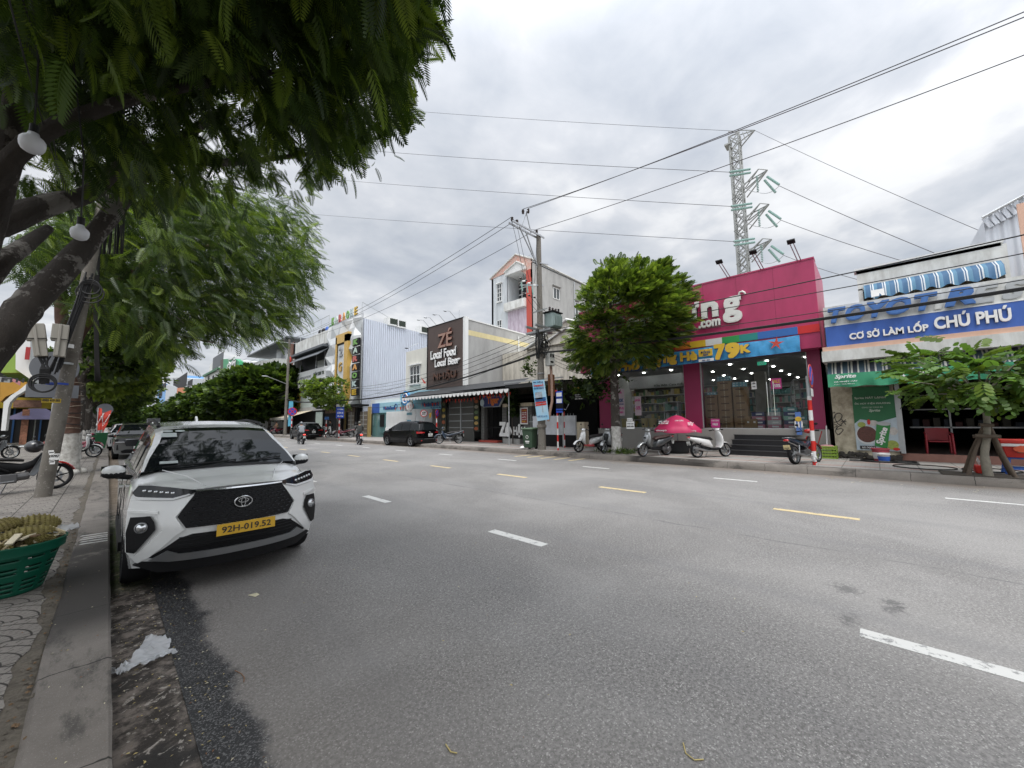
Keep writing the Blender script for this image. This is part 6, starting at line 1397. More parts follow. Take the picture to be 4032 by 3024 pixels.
for i in range(nx+1):
 for j in range(nz+1):F[i,j] =Vector((KX-random.uniform(0,.55),ky0+(ky1-ky0)*(i+(random.uniform(-.28,.28) if 0 < i < nx else 0))/nx,kz0+(kz1-kz0)*(j+(random.uniform(-.28,.28) if 0 < j < nz else 0))/nz+(i/nx*.3 if j == nz else 0)))
s =MB()
for i in range(nx):
 for j in range(nz):
  a,b_,c_,d_ =F[i,j],F[i+1,j],F[i+1,j+1],F[i,j+1]
  for tri in (((a,b_,c_),(a,c_,d_)) if (i+j) % 2 else ((a,b_,d_),(b_,c_,d_))):s.add(tri,[(0,1,2)],random.choice(m_fac))
s.build('faceted_front',kb)
y0,y1,z0,z1 =rect(KX-.6,ZO(95,500),ZO(258,1530));m_gold =mat('gold_panel',(.60,.38,.10),.4,.3,var=.1)
zt =PX(*ZO(180,510),KX-.6).z;s =MB();s.box(KX-.62,KX,y1-.35,y1,kz0,zt,m_gold);s.box(KX-.62,KX,y0,y0+.9,kz0,zt,m_gold);s.box(KX-.62,KX,y0,y1,zt-.8,zt+.25,m_gold);s.box(KX-.50,KX,y0+.9,y1-.35,kz0,zt-.8,mat('facet_pale'));s.box(KX-.52,KX-.5,y1-.5,y1-.35,kz0,zt-.8,black);s.box(KX-.52,KX-.5,y0+.9,y1-.35,zt-1.0,zt-.8,black);s.build('gold_frame',kb)
for k,t in enumerate('2GOLD'):text(t,m_gold if k else steel,(KX-.56,(y0+.9+y1-.35)/2,zt-1.8-k*1.75),.9,1.1,th=.08,bold=.03,parent=kb)
lc =dict(K=(.16,.34,.08),A=(.45,.55,.48),R=(.50,.12,.10),O=(.16,.34,.08),E=(.62,.40,.05))
cl =[(.16,.34,.08),(.45,.55,.48),(.50,.12,.10),(.62,.30,.08),(.16,.34,.08),(.45,.55,.55),(.62,.40,.05)]
bx0,bx1 =PX(*ZO(468,900),KX-.9).y,PX(*ZO(365,900),KX-.9).y
for k,t in enumerate('KARAOKE'):
 za_,zb_ =PX(*ZO(418-4*k,555+136*k),KX-.9).z,PX(*ZO(418-4*k,668+136*k),KX-.9).z
 s =MB();s.box(KX-.95,KX-.75,bx0,bx1,zb_,za_,black);o =s.build('letter_box',kb);text(t,mat('neon_%d' % k,cl[k],.5),(KX-.97,(bx0+bx1)/2,(za_+zb_)/2),abs(bx1-bx0)*.7,(za_-zb_)*.8,th=.03,bold=.05,parent=kb)
 text(t,mat('neon_%d' % k),(KX-.1,ky1-.9-k*1.05,kz1+.95),.75,.95,th=.1,bold=.05,parent=kb)
s =MB();s.tube([(KX-.85,bx0-.55,3.6),(KX-.85,bx0-.55,zR+.3)],.05,steel,6);s.box(KX-.1,KX-.05,ky0,ky1,kz1+.35,kz1+.42,galv);s.tube([(KX,ky0+.2,kz1),(KX,ky0+.2,kz1+1.7)],.03,galv,5);s.tube([(KX,ky0+.2,kz1+1.7),(KX+5,ky0+.3,kz1)],.03,galv,5)
for z in (4.2,6.3,8.4,11.0):s.tube([(KX-.85,bx0-.55,z),(KX-.1,ky0-.0,z)],.03,galv,5);
s.build('sign_mast',kb)
s =MB();s.box(KX-.3,KX+.3,ky0,ky1,ZR_,3.45,black);s.box(KX-1.2,KX+.2,ky0-1.6,ky1+.5,3.3,3.5,black);s.box(KX-.34,KX-.3,ky0+.4,ky1-.2,2.75,3.25,mat('brown_marquee',(.10,.06,.04),.5,var=.3));s.build('entrance_surround',kb)
for TL,BR in ((ZL(935,160),ZL(1000,545)),(ZL(1090,160),ZL(1175,545))):
 y0,y1,z0,z1 =rect(KX-.32,TL,BR);s =MB();s.box(KX-.36,KX-.32,y0,y1,ZR_,2.75,mat('tan_shutter',(.16,.13,.10),.5,var=.2))
 for k in range(5):s.box(KX-.38,KX-.36,y0,y1,.5+k*.45,.6+k*.45,mat('shutter_rib',(.40,.38,.34)))
 s.box(KX-.40,KX-.36,(y0+y1)/2-.05,(y0+y1)/2+.05,ZR_,2.75,galv);s.build('folding_shutter',kb)
for zx in (1205,870):y =PX(*ZL(zx,300),KX-.4).y;s =MB();s.box(KX-.45,KX-.3,y-.25,y+.25,ZR_,3.2,mat('ochre_panel',(.36,.26,.10),.5,var=.2));s.build('ochre_pilaster',kb)
text('KARAOKE 2 GOLD',mat('brass_letter',(.30,.20,.10),.4,.5),(KX-.36,(ky0+ky1)/2,3.0),5.5,.38,th=.03,bold=.02,parent=kb)
s =MB();y =PX(*ZL(860,350),KX-.5).y;s.box(KX-.9,KX-.6,y-.3,y+.3,ZR_,2.3,black);o =tag(s.build('upright_sign'),'upright black karaoke sign at the left of the shutters','sign')
for k,t in enumerate('KARAOKE'):text(t,inkwht,(KX-.92,y,2.1-k*.27),.3,.22,th=.02,bold=.02,parent=o)
s =MB();y =PX(*ZL(1028,480),KX-1.2).y;s.box(KX-1.5,KX-1.0,y-.35,y+.35,ZR_,1.35,mat('marble_grey',(.2,.2,.2),.4,var=.4,vs=12));s.lathe((KX-1.25,y,1.35),[(.1,0),(.2,.1),(.12,.25),(.0001,.4)],(0,0,1),black,10);tag(s.build('marble_pedestal'),'grey marble pedestal with a dark urn between the shutters','pedestal')
for k,(xa,xb) in enumerate(((965,1070),(1105,1215),(1480,1575))):     # roof vents
 c_ =PY(*ZO((xa+xb)/2,300+k*40),ky0-.1);zz_ =12.9-(c_.x-KX)*1.7/27.8;s =MB();s.box(c_.x-.6,c_.x+.6,ky0-.2,ky0+.8,zz_-.05,zz_+.85,m_wallw);s.box(c_.x-.35,c_.x+.5,ky0-.22,ky0-.2,zz_+.12,zz_+.75,mat('vent_dark',(.02,.03,.02)));s.build('roof_vent',kb)
# ---------- old shop house with terrace ----------
oh =thing('shop_house','old three storey shop house with roofed terrace and white banner','building',(18.2,54,ZR_));OX =18.2;oy0,oy1 =48.2,62.0
def oz(zx,zy):return PX(*ZD(zx,zy),OX)
s =MB();s.box(OX,36,oy1-.9,oy1,ZR_,13.4,m_dirtyw);s.box(OX,36,oy0,oy1,11.6,13.3,m_dirtyw);s.box(OX+5,36,oy0,oy1,ZR_,12,m_wallg);s.box(OX,OX+.3,oy0,oy1,4.5,6.6,m_wallw);s.box(OX,36,oy0,oy1,7.0,7.3,m_wallg);s.build('wall',oh)
s =MB();s.box(OX-.15,OX+.2,oy1-.2,oy1+.8,ZR_,13.6,mat('rusty_brown_strip',(.16,.08,.06),.8,var=.3,streak=.2));s.build('brown_strip',oh)
s =MB();s.box(OX-.8,OX+5,oy0,oy1-1,11.0,11.3,mat('grey_tin_roof',(.10,.11,.12),.6));s.prism([(OX-1.3,oy0,9.9),(OX-1.3,oy1-2,9.9),(OX+.5,oy1-2,11.3),(OX+.5,oy0,11.3)],(0,0,.08),mat('grey_tin_roof'));s.build('terrace_roof',oh)
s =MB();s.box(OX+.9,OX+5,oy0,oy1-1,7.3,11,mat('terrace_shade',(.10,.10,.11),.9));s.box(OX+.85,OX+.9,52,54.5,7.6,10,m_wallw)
for y in (49.6,52.5,58.5):s.tube([(OX,y,7.3),(OX,y,11)],.06,galv,6)
s.build('terrace',oh)
s =MB();s.box(OX-.3,OX+.1,oy0,59.5,7.0,8.6,m_wallw);o =s.build('terrace_banner',oh);text('BÁN 200 TR',mat('dark_ink'),(OX-.34,50.5,7.9),3.6,.55,th=.03,bold=.02,parent=oh);text('TUNG - CẦU HAI CHỢ TẠI CHỢ',mat('faint_ink',(.35,.36,.36)),(OX-.34,56,7.8),5.5,.5,th=.03,bold=.01,parent=oh)
s =MB();s.box(OX-.6,OX+.1,oy0,60.5,6.2,6.95,black);s.build('shop_fascia',oh);text('T-SHIRT STORES WORLDWIDE',inkwht,(OX-.63,56.3,6.6),6.5,.5,th=.03,bold=.03,parent=oh)
s =MB();s.box(OX-.1,OX,53,57.5,3.6,6.1,mat('milky_glass',(.52,.58,.55),.3,var=.1));s.box(OX-.12,OX,57.5,59,3.3,6.2,m_gold);s.build('show_window',oh)
s =MB();s.box(OX+.2,OX+.3,oy0,oy1,ZR_,3.4,m_dark);s.box(OX-.1,OX,49.5,51.6,ZR_,3.0,mat('pale_green_door',(.36,.42,.38),.6));s.box(OX-.2,OX+.1,oy0,58,3.2,3.7,m_wallg);s.build('ground_floor',oh)
s =MB();s.loft([[(OX-3.0,52.5,2.35),(OX,52.5,3.3)],[(OX-3.0,60,2.35),(OX,60,3.3)]],m_cream,cap=False,closed=False);s.box(OX-3.05,OX-3.0,52.5,60,2.05,2.36,mat('awning_edge',(.50,.48,.42)));s.build('awning',oh);text('XE MÁY NHẬP HÀNG',mat('dark_ink'),(OX-3.07,57,2.2),4,.2,th=.02,parent=oh)
s =MB()
for k in range(5):y =oy0+1+k*2.6;s.tube([(OX+.2,y,13.3),(OX+.2,y,15.2)],.04,galv,5)
s.tube([(OX+.2,oy0+1,15.2),(OX+.2,oy1-1,15.2)],.04,galv,5);s.tube([(OX+.2,oy0+1,14.3),(OX+.2,oy1-1,14.3)],.03,galv,5)
for k in range(4):s.ell((OX+.6,49.5+k*1.2,13.7),(.3,.35,.4),[m_greenp,blue,blackpl,blackpl][k],8)
s.build('roof_railing',oh)
s =MB();p =oz(305,700);s.ell((OX-1.0,p.y,p.z),(.3,.35,.7),mat('lantern_red',(.5,.06,.04),.6),10);s.tube([(OX,p.y+1,p.z+.9),(OX-1.0,p.y,p.z+.7)],.03,galv,5);s.ell((OX-1.0,p.y-.05,p.z+.1),(.31,.2,.3),inkwht,8);tag(s.build('paper_lantern',smooth=60),'red and white lantern hung on the old shop house corner','lantern')
# ---------- farther buildings, seen over the trees ----------
def farb(lb,X,pts_px,m,dep_=12,nm='distant_building',cat='building',wins=()):
 """pts_px: outline on the street front (x = X plane)"""
 P_ =[PX(*q,X) for q in pts_px];o =thing(nm,lb,cat,(X,P_[0].y,0));ys_ =[p.y for p in P_];ztop_ =max(p.z for p in P_)
 s =MB();s.prism([(X,p.y,p.z) for p in P_]+[(X,P_[-1].y,ZR_),(X,P_[0].y,ZR_)],(dep_,0,0),m);s.build('wall',o)
 for w_ in wins:
  y0,y1,z0,z1 =rect(X-.05,*w_[:2]);s =MB();s.box(X-.08,X,y0,y1,z0,z1,w_[2] if len(w_) > 2 else black);s.build('window',o)
 return o
farb('grey white block behind the old shop house roof',24,(ZJ(1605,110),ZJ(1660,90),ZJ(1890,120),ZJ(2020,150)),m_pb,20)
o =farb('white walled house with stained gable above the big tree row',18.3,(ZJ(1330,330),ZJ(1620,240),ZJ(1700,235),ZJ(1800,205),ZJ(2010,215)),m_dirtyw,14)
s =MB();a,b_ =PX(*ZJ(1480,195),18.0),PX(*ZJ(2015,215),18.0);s.box(17.5,22,b_.y,a.y,a.z,a.z+.25,mat('grey_tin_roof'));s.build('tin_roof',o)
s =MB();a =PX(*ZJ(1905,120),20);s.tube([(20,a.y,a.z-5),(20,a.y,a.z+1)],.8,galv,10);s.ell((20,a.y,a.z+1.3),(.9,.9,.6),blackpl,10);s.build('chimney',o)
o =farb('white building with green awning roofline left of the big green sign',18.5,(ZJ(860,440),ZJ(925,400),ZJ(940,300),ZJ(1020,200),ZJ(1120,215)),m_wallw,14,wins=((ZJ(915,450),ZJ(930,515)),(ZJ(975,445),ZJ(992,500)),(ZJ(985,205),ZJ(1115,285),mat('grey_tin_roof'))))
s =MB();a,b_ =PX(*ZJ(870,445),18.4),PX(*ZJ(1070,400),18.4);s.box(17.9,18.5,b_.y,a.y,a.z-.3,a.z+.2,m_greenp);s.build('green_cornice',o)
gs_ =thing('green_rooftop_sign','big green rooftop sign with white restaurant lettering','sign',tuple(PX(*ZJ(1220,470),18.2)));GX =17.6
P_ =[PX(*ZJ(*q),GX) for q in ((1115,475),(1122,215),(1290,215),(1330,250),(1330,400),(1180,470))]
s =MB();s.prism(P_,(.8,0,0),mat('sign_green',(.02,.26,.10),.45,var=.08));s.build('panel',gs_)
s =MB();P2 =[PX(*ZJ(*q),GX) for q in ((1075,490),(1075,235),(1113,215),(1113,480))];s.prism([p+Vector((.1,0,0)) for p in P2],(.8,0,0),m_brn);s.build('side_panel',gs_)
for t,xa,xb,ya,yb2 in (('CƠM',1175,1283,275,308),('THỐ',1177,1278,320,355),('THIÊN',1155,1295,362,396),('PHÁP',1158,1280,405,435)):
 y0,y1,z0,z1 =rect(GX-.1,ZJ(xa,ya),ZJ(xb,yb2));text(t,inkwht,(GX-.1,(y0+y1)/2,(z0+z1)/2),y1-y0,z1-z0,th=.1,bold=.04,parent=gs_)
y0,y1,z0,z1 =rect(GX-.1,ZJ(1190,232),ZJ(1275,262));s =MB();s.tube([(GX-.1,y1,z1),(GX-.1,(y0+y1)/2,z1-.15),(GX-.1,y0,z1)],.12,inkwht,6);s.tube([(GX-.1,y1-.8,z1-.5),(GX-.1,(y0+y1)/2,z0),(GX-.1,y0+.8,z1-.5)],.12,inkwht,6);s.build('bowl_logo',gs_)
farb('long grey concrete block with dark openings far along the street',18.5,(ZJ(380,470),ZJ(560,465),ZJ(640,478),ZJ(860,485)),m_pb,12,wins=((ZJ(455,515),ZJ(625,572)),(ZJ(645,518),ZJ(703,572))))
farb('orange painted building above the far trees',18.3,(ZJ(440,640),ZJ(480,610),ZJ(560,600),ZJ(690,608)),mat('orange_wall',(.55,.20,.09),.7,var=.1),10)
farb('narrow blue house far down the street',18.0,(ZJ(250,560),ZJ(262,548),ZJ(350,548)),mat('blue_wall',(.18,.36,.62),.7,var=.1),10,wins=((ZJ(262,555),ZJ(300,610)),(ZJ(310,555),ZJ(345,610)),(ZJ(262,650),ZJ(300,710))))
farb('small blue roof room above the grey block',21,(ZJ(615,440),ZJ(660,438)),mat('blue_wall'),6)
farb('pale grey house far down beside the blue one',18.2,(ZJ(345,560),ZJ(450,575),ZJ(500,600)),m_pb,10)
farb('thin steel frame building at the far left end of the row',18.0,(ZJ(155,640),ZJ(245,640)),mat('frame_grey',(.40,.42,.44),.6,var=.3,vs=.6),6)
# ================= poles, cables, tower =================
m_pole,t,b =ntree('pole_concrete');nb =NB(t)
c =nb.mix(nb.noise(3,7,.7,0,(1,1,.3)),(.085,.075,.062),(.22,.205,.18));c =nb.mix(nb.m('MULTIPLY',nb.ss(nb.noise(14,5,.8),.58,.66),.6),c,(.45,.43,.40));c =nb.mix(nb.m('MULTIPLY',nb.ss(nb.noise(2.2,5),.55,.66),.5),c,(.08,.07,.06))
t.links.new(c,b.inputs['Base Color']);b.inputs['Roughness'].default_value =.9;nb.bump(b,nb.noise(25,6,.7),.5,.01)
m_cable =mat('black_cable',(.012,.012,.013),.6,var=0)
m_wire =mat('grey_wire',(.10,.10,.11),.5,.3,var=0)
m_ins =mat('green_glass_insulator',(.30,.46,.42),.15,var=.1)
m_por =mat('brown_porcelain',(.05,.035,.03),.25,var=0)
def sag(a,b_,s_,n=14):a,b_ =Vector(a),Vector(b_);return [a.lerp(b_,k/n)-Vector((0,0,s_*4*(k/n)*(1-k/n))) for k in range(n+1)]
def cable(a,b_,s_,r_,lb,m=None,nm='overhead_cable',cat='cable',g=None,n=14):
 s =MB();s.tube(sag(a,b_,s_,n),r_,m or m_cable,5);return tag(s.build(nm,smooth=60),lb,cat,g)
# centre pole on the far pavement
CPX,CPY =14.78,12.0
def cp(zx,zy,Y=None):return PY(*ZG(zx,zy),CPY if Y is None else Y)
def cpp(zx,zy):return PX(*ZG(zx,zy),CPX)
top =cpp(555,285).z
cpole =thing('power_pole','concrete power pole with transformer beside the green wheelie bin','power pole',(CPX,CPY,ZR_))
s =MB();s.tube([(CPX,CPY,ZR_),(CPX,CPY,1.0),(CPX,CPY,5.5),(CPX,CPY,top)],[.20,.195,.155,.12],m_pole,16);s.build('shaft',cpole,smooth=60)
s =MB();s.lathe((CPX,CPY,1.28),[(.21,0),(.24,.02),(.24,.13),(.20,.15)],(0,0,1),m_pole,14);s.lathe((CPX,CPY,3.95),[(.17,0),(.19,.01),(.19,.05),(.17,.06)],(0,0,1),steel,14);s.build('collar',cpole)
# cross-arm towards the road with braces and insulators
s =MB();A,B =cp(335,232),cp(580,318);A.x =CPX-2.2;B.x =CPX+.25;za =cpp(555,300).z
for dy in (-.13,.13):s.bar((CPX-2.1,CPY+dy,za+.0),(CPX+.3,CPY+dy,za),.05,.08,steel)
s.bar((CPX-1.5,CPY,za),(CPX,CPY,za-1.75),.05,.05,steel);s.bar((CPX-.9,CPY+.1,za),(CPX-.1,CPY,za-1.7),.05,.05,steel)
for dx in (-1.35,-.6):s.bar((CPX+dx,CPY,za),(CPX-.95,CPY,za+.95),.04,.04,steel)
s.bar((CPX-1.1,CPY-.2,za+.9),(CPX-.8,CPY+.2,za+.9),.05,.05,steel);s.build('cross_arm',cpole)
inso =[(-2.0,za+.04),(-1.65,za+.04),(-1.2,za+.75),(-.8,za+.95),(-.15,za+.08)]
for dx,z in inso:
 s =MB();s.lathe((CPX+dx,CPY,z),[(.02,0),(.07,.05),(.04,.08),(.08,.13),(.04,.16),(.07,.21),(.03,.25),(.0001,.27)],(0,0,1),m_por,12);s.build('insulator',cpole,smooth=40)
# switch gear arm and its drop wires
zs =cpp(560,780).z;s =MB();s.bar((CPX-1.5,CPY,zs-.25),(CPX+.3,CPY,zs+.2),.06,.08,steel)
s.bar((CPX-.1,CPY-.15,cpp(560,560).z),(CPX+.5,CPY-.2,cpp(560,545).z),.05,.05,steel);s.build('lower_arm',cpole)
for k in range(3):
 x =CPX-1.45+k*.4;s =MB();s.tube([(x,CPY-.12,zs-.55),(x-.08,CPY-.12,zs-.15)],.035,m_ins,8);s.ell((x-.16,CPY-.15,zs+.02),(.09,.05,.05),m_por,8);s.ell((x+.06,CPY-.15,zs-.68),(.09,.05,.05),m_por,8);s.tube([(x-.05,CPY-.15,zs-.1),(x+.15,CPY-.15,zs-.05)],.045,inkwht,8);s.build('fuse_switch',cpole,smooth=40)
for k,(dx,z0_,sg_) in enumerate(((-2.0,za,.5),(-1.65,za,.3),(-.15,za,.35))):
 s =MB();s.tube(sag((CPX+dx,CPY,z0_),(CPX-1.3+k*.4,CPY-.1,zs+.1),-.15+.2*k,8),.010,m_cable,5);s.tube(sag((CPX-1.3+k*.4,CPY-.1,zs-.6),(CPX+.9+k*.15,CPY-.1,cpp(560,975).z),sg_,10),.010,m_cable,5);s.build('drop_wire',cpole)
# transformer
tx,ty =CPX+.62,CPY-.35;tz0,tz1 =cpp(560,1160).z,cpp(560,1015).z;m_trf =mat('transformer_grey_green',(.26,.33,.32),.5,var=.1,streak=.2)
s =MB();s.box(tx-.38,tx+.38,ty-.30,ty+.30,tz0,tz1,m_trf);s.build('transformer',cpole,bevel=.08)
s =MB();s.box(tx-.42,tx+.42,ty-.34,ty+.34,tz1,tz1+.05,blackpl)
for k in range(3):s.lathe((tx-.25+k*.25,ty,tz1+.05),[(.05,0),(.08,.05),(.04,.09),(.08,.14),(.04,.18),(.07,.22),(.0001,.30)],(0,0,1),m_por,10)
for k in range(6):s.box(tx-.34+k*.12,tx-.30+k*.12,ty-.38,ty-.30,tz0+.1,tz1-.15,m_trf)
s.tube([(tx+.42,ty,tz1-.05),(tx+.5,ty,tz1+.1),(tx+.5,ty,tz1+.35)],.05,blackpl,8);s.build('bushings',cpole)
s =MB();s.box(CPX-.9,CPX+1.15,CPY-.5,CPY-.40,tz0-.12,tz0-.02,steel);s.box(CPX-.9,CPX+1.15,CPY+.1,CPY+.2,tz0-.12,tz0-.02,steel);s.box(CPX-.2,CPX+.2,CPY-.8,CPY+.8,tz0-.25,tz0-.15,steel);s.bar((CPX-.9,CPY-.3,tz0+.55),(CPX+.2,CPY-.3,tz0+1.0),.06,.06,steel);s.build('bracket',cpole)
# meter box, conduit, cable coils
mz_ =cpp(560,1450).z;s =MB();s.box(CPX+.22,CPX+.62,CPY-.42,CPY-.12,mz_-.35,mz_+.35,mat('meter_box',(.48,.49,.47),.5,var=.12,streak=.15));s.build('meter_box',cpole,bevel=.02)
s =MB();s.box(CPX+.24,CPX+.36,CPY-.43,CPY-.42,mz_+.08,mz_+.25,black);s.box(CPX+.42,CPX+.56,CPY-.43,CPY-.42,mz_+.08,mz_+.25,black);s.box(CPX+.26,CPX+.5,CPY-.43,CPY-.42,mz_-.2,mz_-.12,black);s.build('meter_window',cpole)
s =MB();s.tube([(CPX+.5,CPY-.25,mz_-.35),(CPX+.52,CPY-.28,3.6),(CPX+.5,CPY-.3,2.6),(CPX+.35,CPY-.3,2.2),(CPX+.2,CPY-.25,1.6)],.07,mat('dusty_pink_conduit',(.34,.22,.17),.7,var=.2),8);s.build('conduit',cpole,smooth=60)
s =MB();s.box(CPX+.62,CPX+1.0,CPY-.1,CPY+.05,2.9,4.0,mat('rusty_plate',(.22,.09,.035),.8,var=.4,vs=5));s.build('rusty_box',cpole)
s =MB();random.seed(12)
for k in range(9):s.torus((CPX+random.uniform(-.15,.15),CPY-.2-random.random()*.1,cpp(560,1300).z+random.uniform(-.35,.25)),random.uniform(.2,.42),.018,(random.uniform(-.4,.4),1,random.uniform(-.3,.3)),m_cable,20,5)
for k in range(16):a =random.uniform(0,6.28);s.tube([(CPX+.2*math.cos(a),CPY+.2*math.sin(a),cpp(560,1180).z),(CPX+.26*math.cos(a+.3),CPY+.26*math.sin(a+.3),cpp(560,1300).z),(CPX+.2*math.cos(a),CPY+.2*math.sin(a),cpp(560,1450).z)],.022,m_cable,5)
s.build('cable_coil',cpole)
pb_ =thing('pole_banner','slanting blue property banner tied to the power pole','banner',(14.5,11.6,1.5))
P_ =[PX(*ZC(*q),14.52) for q in ((965,1072),(1058,1062),(1097,1368),(1006,1382))];s =MB();s.prism(P_,(.02,0,0),mat('sky_print',(.16,.40,.58),.5,var=.5,vs=1.5,dirt=(.50,.58,.62)));s.build('sheet',pb_)
def bl(u,v):return P_[0].lerp(P_[1],u).lerp(P_[3].lerp(P_[2],u),v)-Vector((.008,0,0))
for u0,u1,v0,v1,m in ((.12,.7,.44,.62,mat('tower_print',(.30,.34,.38),.5,var=.6,vs=9)),(.05,.95,.60,.66,m_navy),(.05,.95,.70,.72,red),(.05,.95,.755,.775,red),(.55,.62,.72,.95,mat('tower_print'))):
 if v0 < .5:v0,v1 =v0-.14,v1-.14
 else:v0,v1 =v0-.16,v1-.14
 s =MB();s.prism([bl(u0,v0),bl(u1,v0),bl(u1,v1),bl(u0,v1)],(-.003,0,0),m);s.build('print',pb_)
dU =(P_[1]-P_[0]).normalized();dV =(P_[0]-P_[3]).normalized();MMb =Matrix((dU,dV,dU.cross(dV))).transposed()
for t,v,h in (('Đà Nẵng',.05,.10),('Greenstone B',.13,.12),('BÁN THÁP CHUNG CƯ',.20,.11),('0905 612 480',.52,.09),('CHỈ TỪ 1.9 TỶ',.90,.10)):text(t,m_navy if h < .12 else red,tuple(bl(.5,v)-Vector((.01,0,0))),.62,h,M=MMb,th=.004,bold=.02,parent=pb_)
# wheelie bin
wb_ =thing('wheelie_bin','dark green wheelie bin standing against the power pole','bin',(14.72,12.72,ZR_),world=False);m_bin =mat('bin_green',(.035,.07,.04),.55,var=.12)
s =MB();s.loft([[(-.22,-.24,.08),(.22,-.24,.08),(.22,.24,.08),(-.22,.24,.08)],[(-.30,-.30,.98),(.30,-.30,.98),(.30,.30,.98),(-.30,.30,.98)]],m_bin);s.build('tub',wb_,bevel=.03)
s =MB();s.loft([[(-.33,-.33,.98),(.33,-.33,.98),(.33,.33,.98),(-.33,.33,.98)],[(-.34,-.34,1.03),(.34,-.34,1.03),(.34,.34,1.03),(-.34,.34,1.03)],[(-.26,-.24,1.09),(.26,-.24,1.09),(.26,.28,1.07),(-.26,.28,1.07)]],mat('bin_lid',(.06,.10,.055),.5,var=.2));s.build('lid',wb_,bevel=.015)
for sy in (-.2,.2):s =MB();s.lathe((.26,sy,.10),[(.0001,-.03),(.10,-.03),(.10,.03),(.0001,.03)],(0,1,0),rubber,14);s.build('wheel',wb_)
s =MB();s.torus((-.285,0,.62),.07,.012,(1,0,.1),inkwht,16,4);s.box(-.27,-.26,-.12,.12,.38,.43,inkwht);s.box(-.265,-.255,-.10,.10,.31,.34,inkwht);s.build('emblem',wb_);wb_.rotation_euler =(0,0,.15)
s =MB();s.ell((14.45,13.0,ZR_+.08),(.14,.12,.09),inkwht,8);tag(s.build('litter_bag'),'small white litter bag at the foot of the wheelie bin','bag')
# striped sign posts
m_refl =stripemat('red_white_bands',[(0,(.55,.02,.015)),(.5,(.66,.66,.65))],.62,axis=2,rough=.5)
def post(x,y,h,lb,r_=.045,z0=ZR_,body=None,stripe_to=None,g=None):
 o =thing('sign_post',lb,'sign post',(x,y,z0));s =MB();st_ =stripe_to or h
 s.tube([(x,y,z0),(x,y,z0+st_)],r_,m_refl,12);
 if st_ < h:s.tube([(x,y,z0+st_),(x,y,z0+h)],r_*.98,body or galv,12)
 s.build('post',o,smooth=60);return o
def roundsign(o,x,y,z,r_,nrm,ring,face,txt=None,slash=False,face2=None):
 n =Vector(nrm).normalized();s =MB();s.disc((x,y,z),r_,n,ring,.012,32);q =s.build('sign_disc',o);s =MB();s.disc(Vector((x,y,z))+n*.012,r_*.8,n,face,.006,32);s.build('sign_face',q).parent =q
 u =n.cross(Vector((0,0,1))).normalized()*-1
 if slash:
  s =MB();a =(u*.55+Vector((0,0,.55)))*r_;c_ =Vector((x,y,z))+n*.022;s.bar(c_+a,c_-a,.01,r_*.2,ring);s.bar(c_+(u*-.55+Vector((0,0,.55)))*r_,c_-(u*-.55+Vector((0,0,.55)))*r_,.01,r_*.2,ring) if slash == 2 else None;s.build('slash',o)
 s =MB();s.disc(Vector((x,y,z))-n*.004,r_*.98,-n,galv,.003,32);s.build('sign_back',o)
 if txt:M =Matrix((u,Vector((0,0,1)),u.cross(Vector((0,0,1))))).transposed();text(txt,inkblk,tuple(Vector((x,y,z))+n*.022),r_*1.0,r_*.85,M=M,th=.006,bold=.03,parent=o)
m_sred =mat('sign_red',(.50,.02,.02),.4);m_sblu =mat('sign_blue',(.02,.07,.45),.4);m_swht =mat('sign_white',(.66,.66,.66),.4)
o =post(14.80,1.42,2.72,'red and white banded post with no parking disc before the pink shop steps',.055,stripe_to=2.1)
roundsign(o,14.80,1.34,PX(*ZB(1845,975),14.8).z,.36,(-.05,-1,0),m_sred,m_sblu,slash=1)
s =MB();zq =PX(*ZB(1857,1098),14.8).z;s.box(14.58,15.02,1.33,1.345,zq-.12,zq+.12,m_swht);s.build('plate',o)
s =MB();random.seed(2)
for k in range(14):s.ell((14.8+random.uniform(-.07,.07),1.42+random.uniform(-.07,.07),ZR_+random.uniform(.02,.42)),(.045,.03,.06),mat('peeling_foil',(.5,.5,.5),.4,var=.3),6)
s.build('torn_wrapping',o)
o =post(14.95,11.15,2.0,'red and white banded bus stop pole with blue panels right of the power pole',.04,stripe_to=1.95)
y0,y1,z0,z1 =rect(14.9,ZK(328,705),ZK(436,1012));s =MB();s.box(14.88,14.94,y0,y1,z0,z1,black);s.build('panel',o);H_ =z1-z0
for va,vb,m,e_ in ((0,.30,m_sblu,0),(.07,.25,m_swht,.03),(.36,.55,m_swht,.03),(.34,.57,m_sblu,0),(.82,.89,m_sblu,-.01),(.93,1.0,m_sblu,-.01)):s =MB();s.box(14.87-abs(e_)*.3,14.88,y0+.02+e_,y1-.02-e_,z1-H_*vb,z1-H_*va,m);s.build('panel_field',o)
s =MB();s.box(14.86,14.9,11.1,11.2,z1,z1+.06,red);s.build('cap',o)
s =MB();s.tube([(16.6,11.95,ZR_),(16.6,11.95,2.1)],.035,m_refl,8);tag(s.build('banded_post'),'thin red and white banded post beside the cream gate pier','post')
c_ =PX(*ZL(1932,265),16.4);o =post(c_.x,c_.y,c_.z-ZR_+.2,'post with five tonne limit disc before the picket fence',.035,stripe_to=.1);roundsign(o,c_.x,c_.y-.05,c_.z,.28,(-.35,-1,0),m_sred,m_swht,'5T')
c_ =PX(*ZL(2108,262),16.2);o =post(c_.x,c_.y,c_.z-ZR_+.2,'red and white banded post with no parking disc right of the five tonne sign',.05);roundsign(o,c_.x,c_.y-.05,c_.z,.28,(.55,-1,0),m_sred,m_sblu,slash=1)
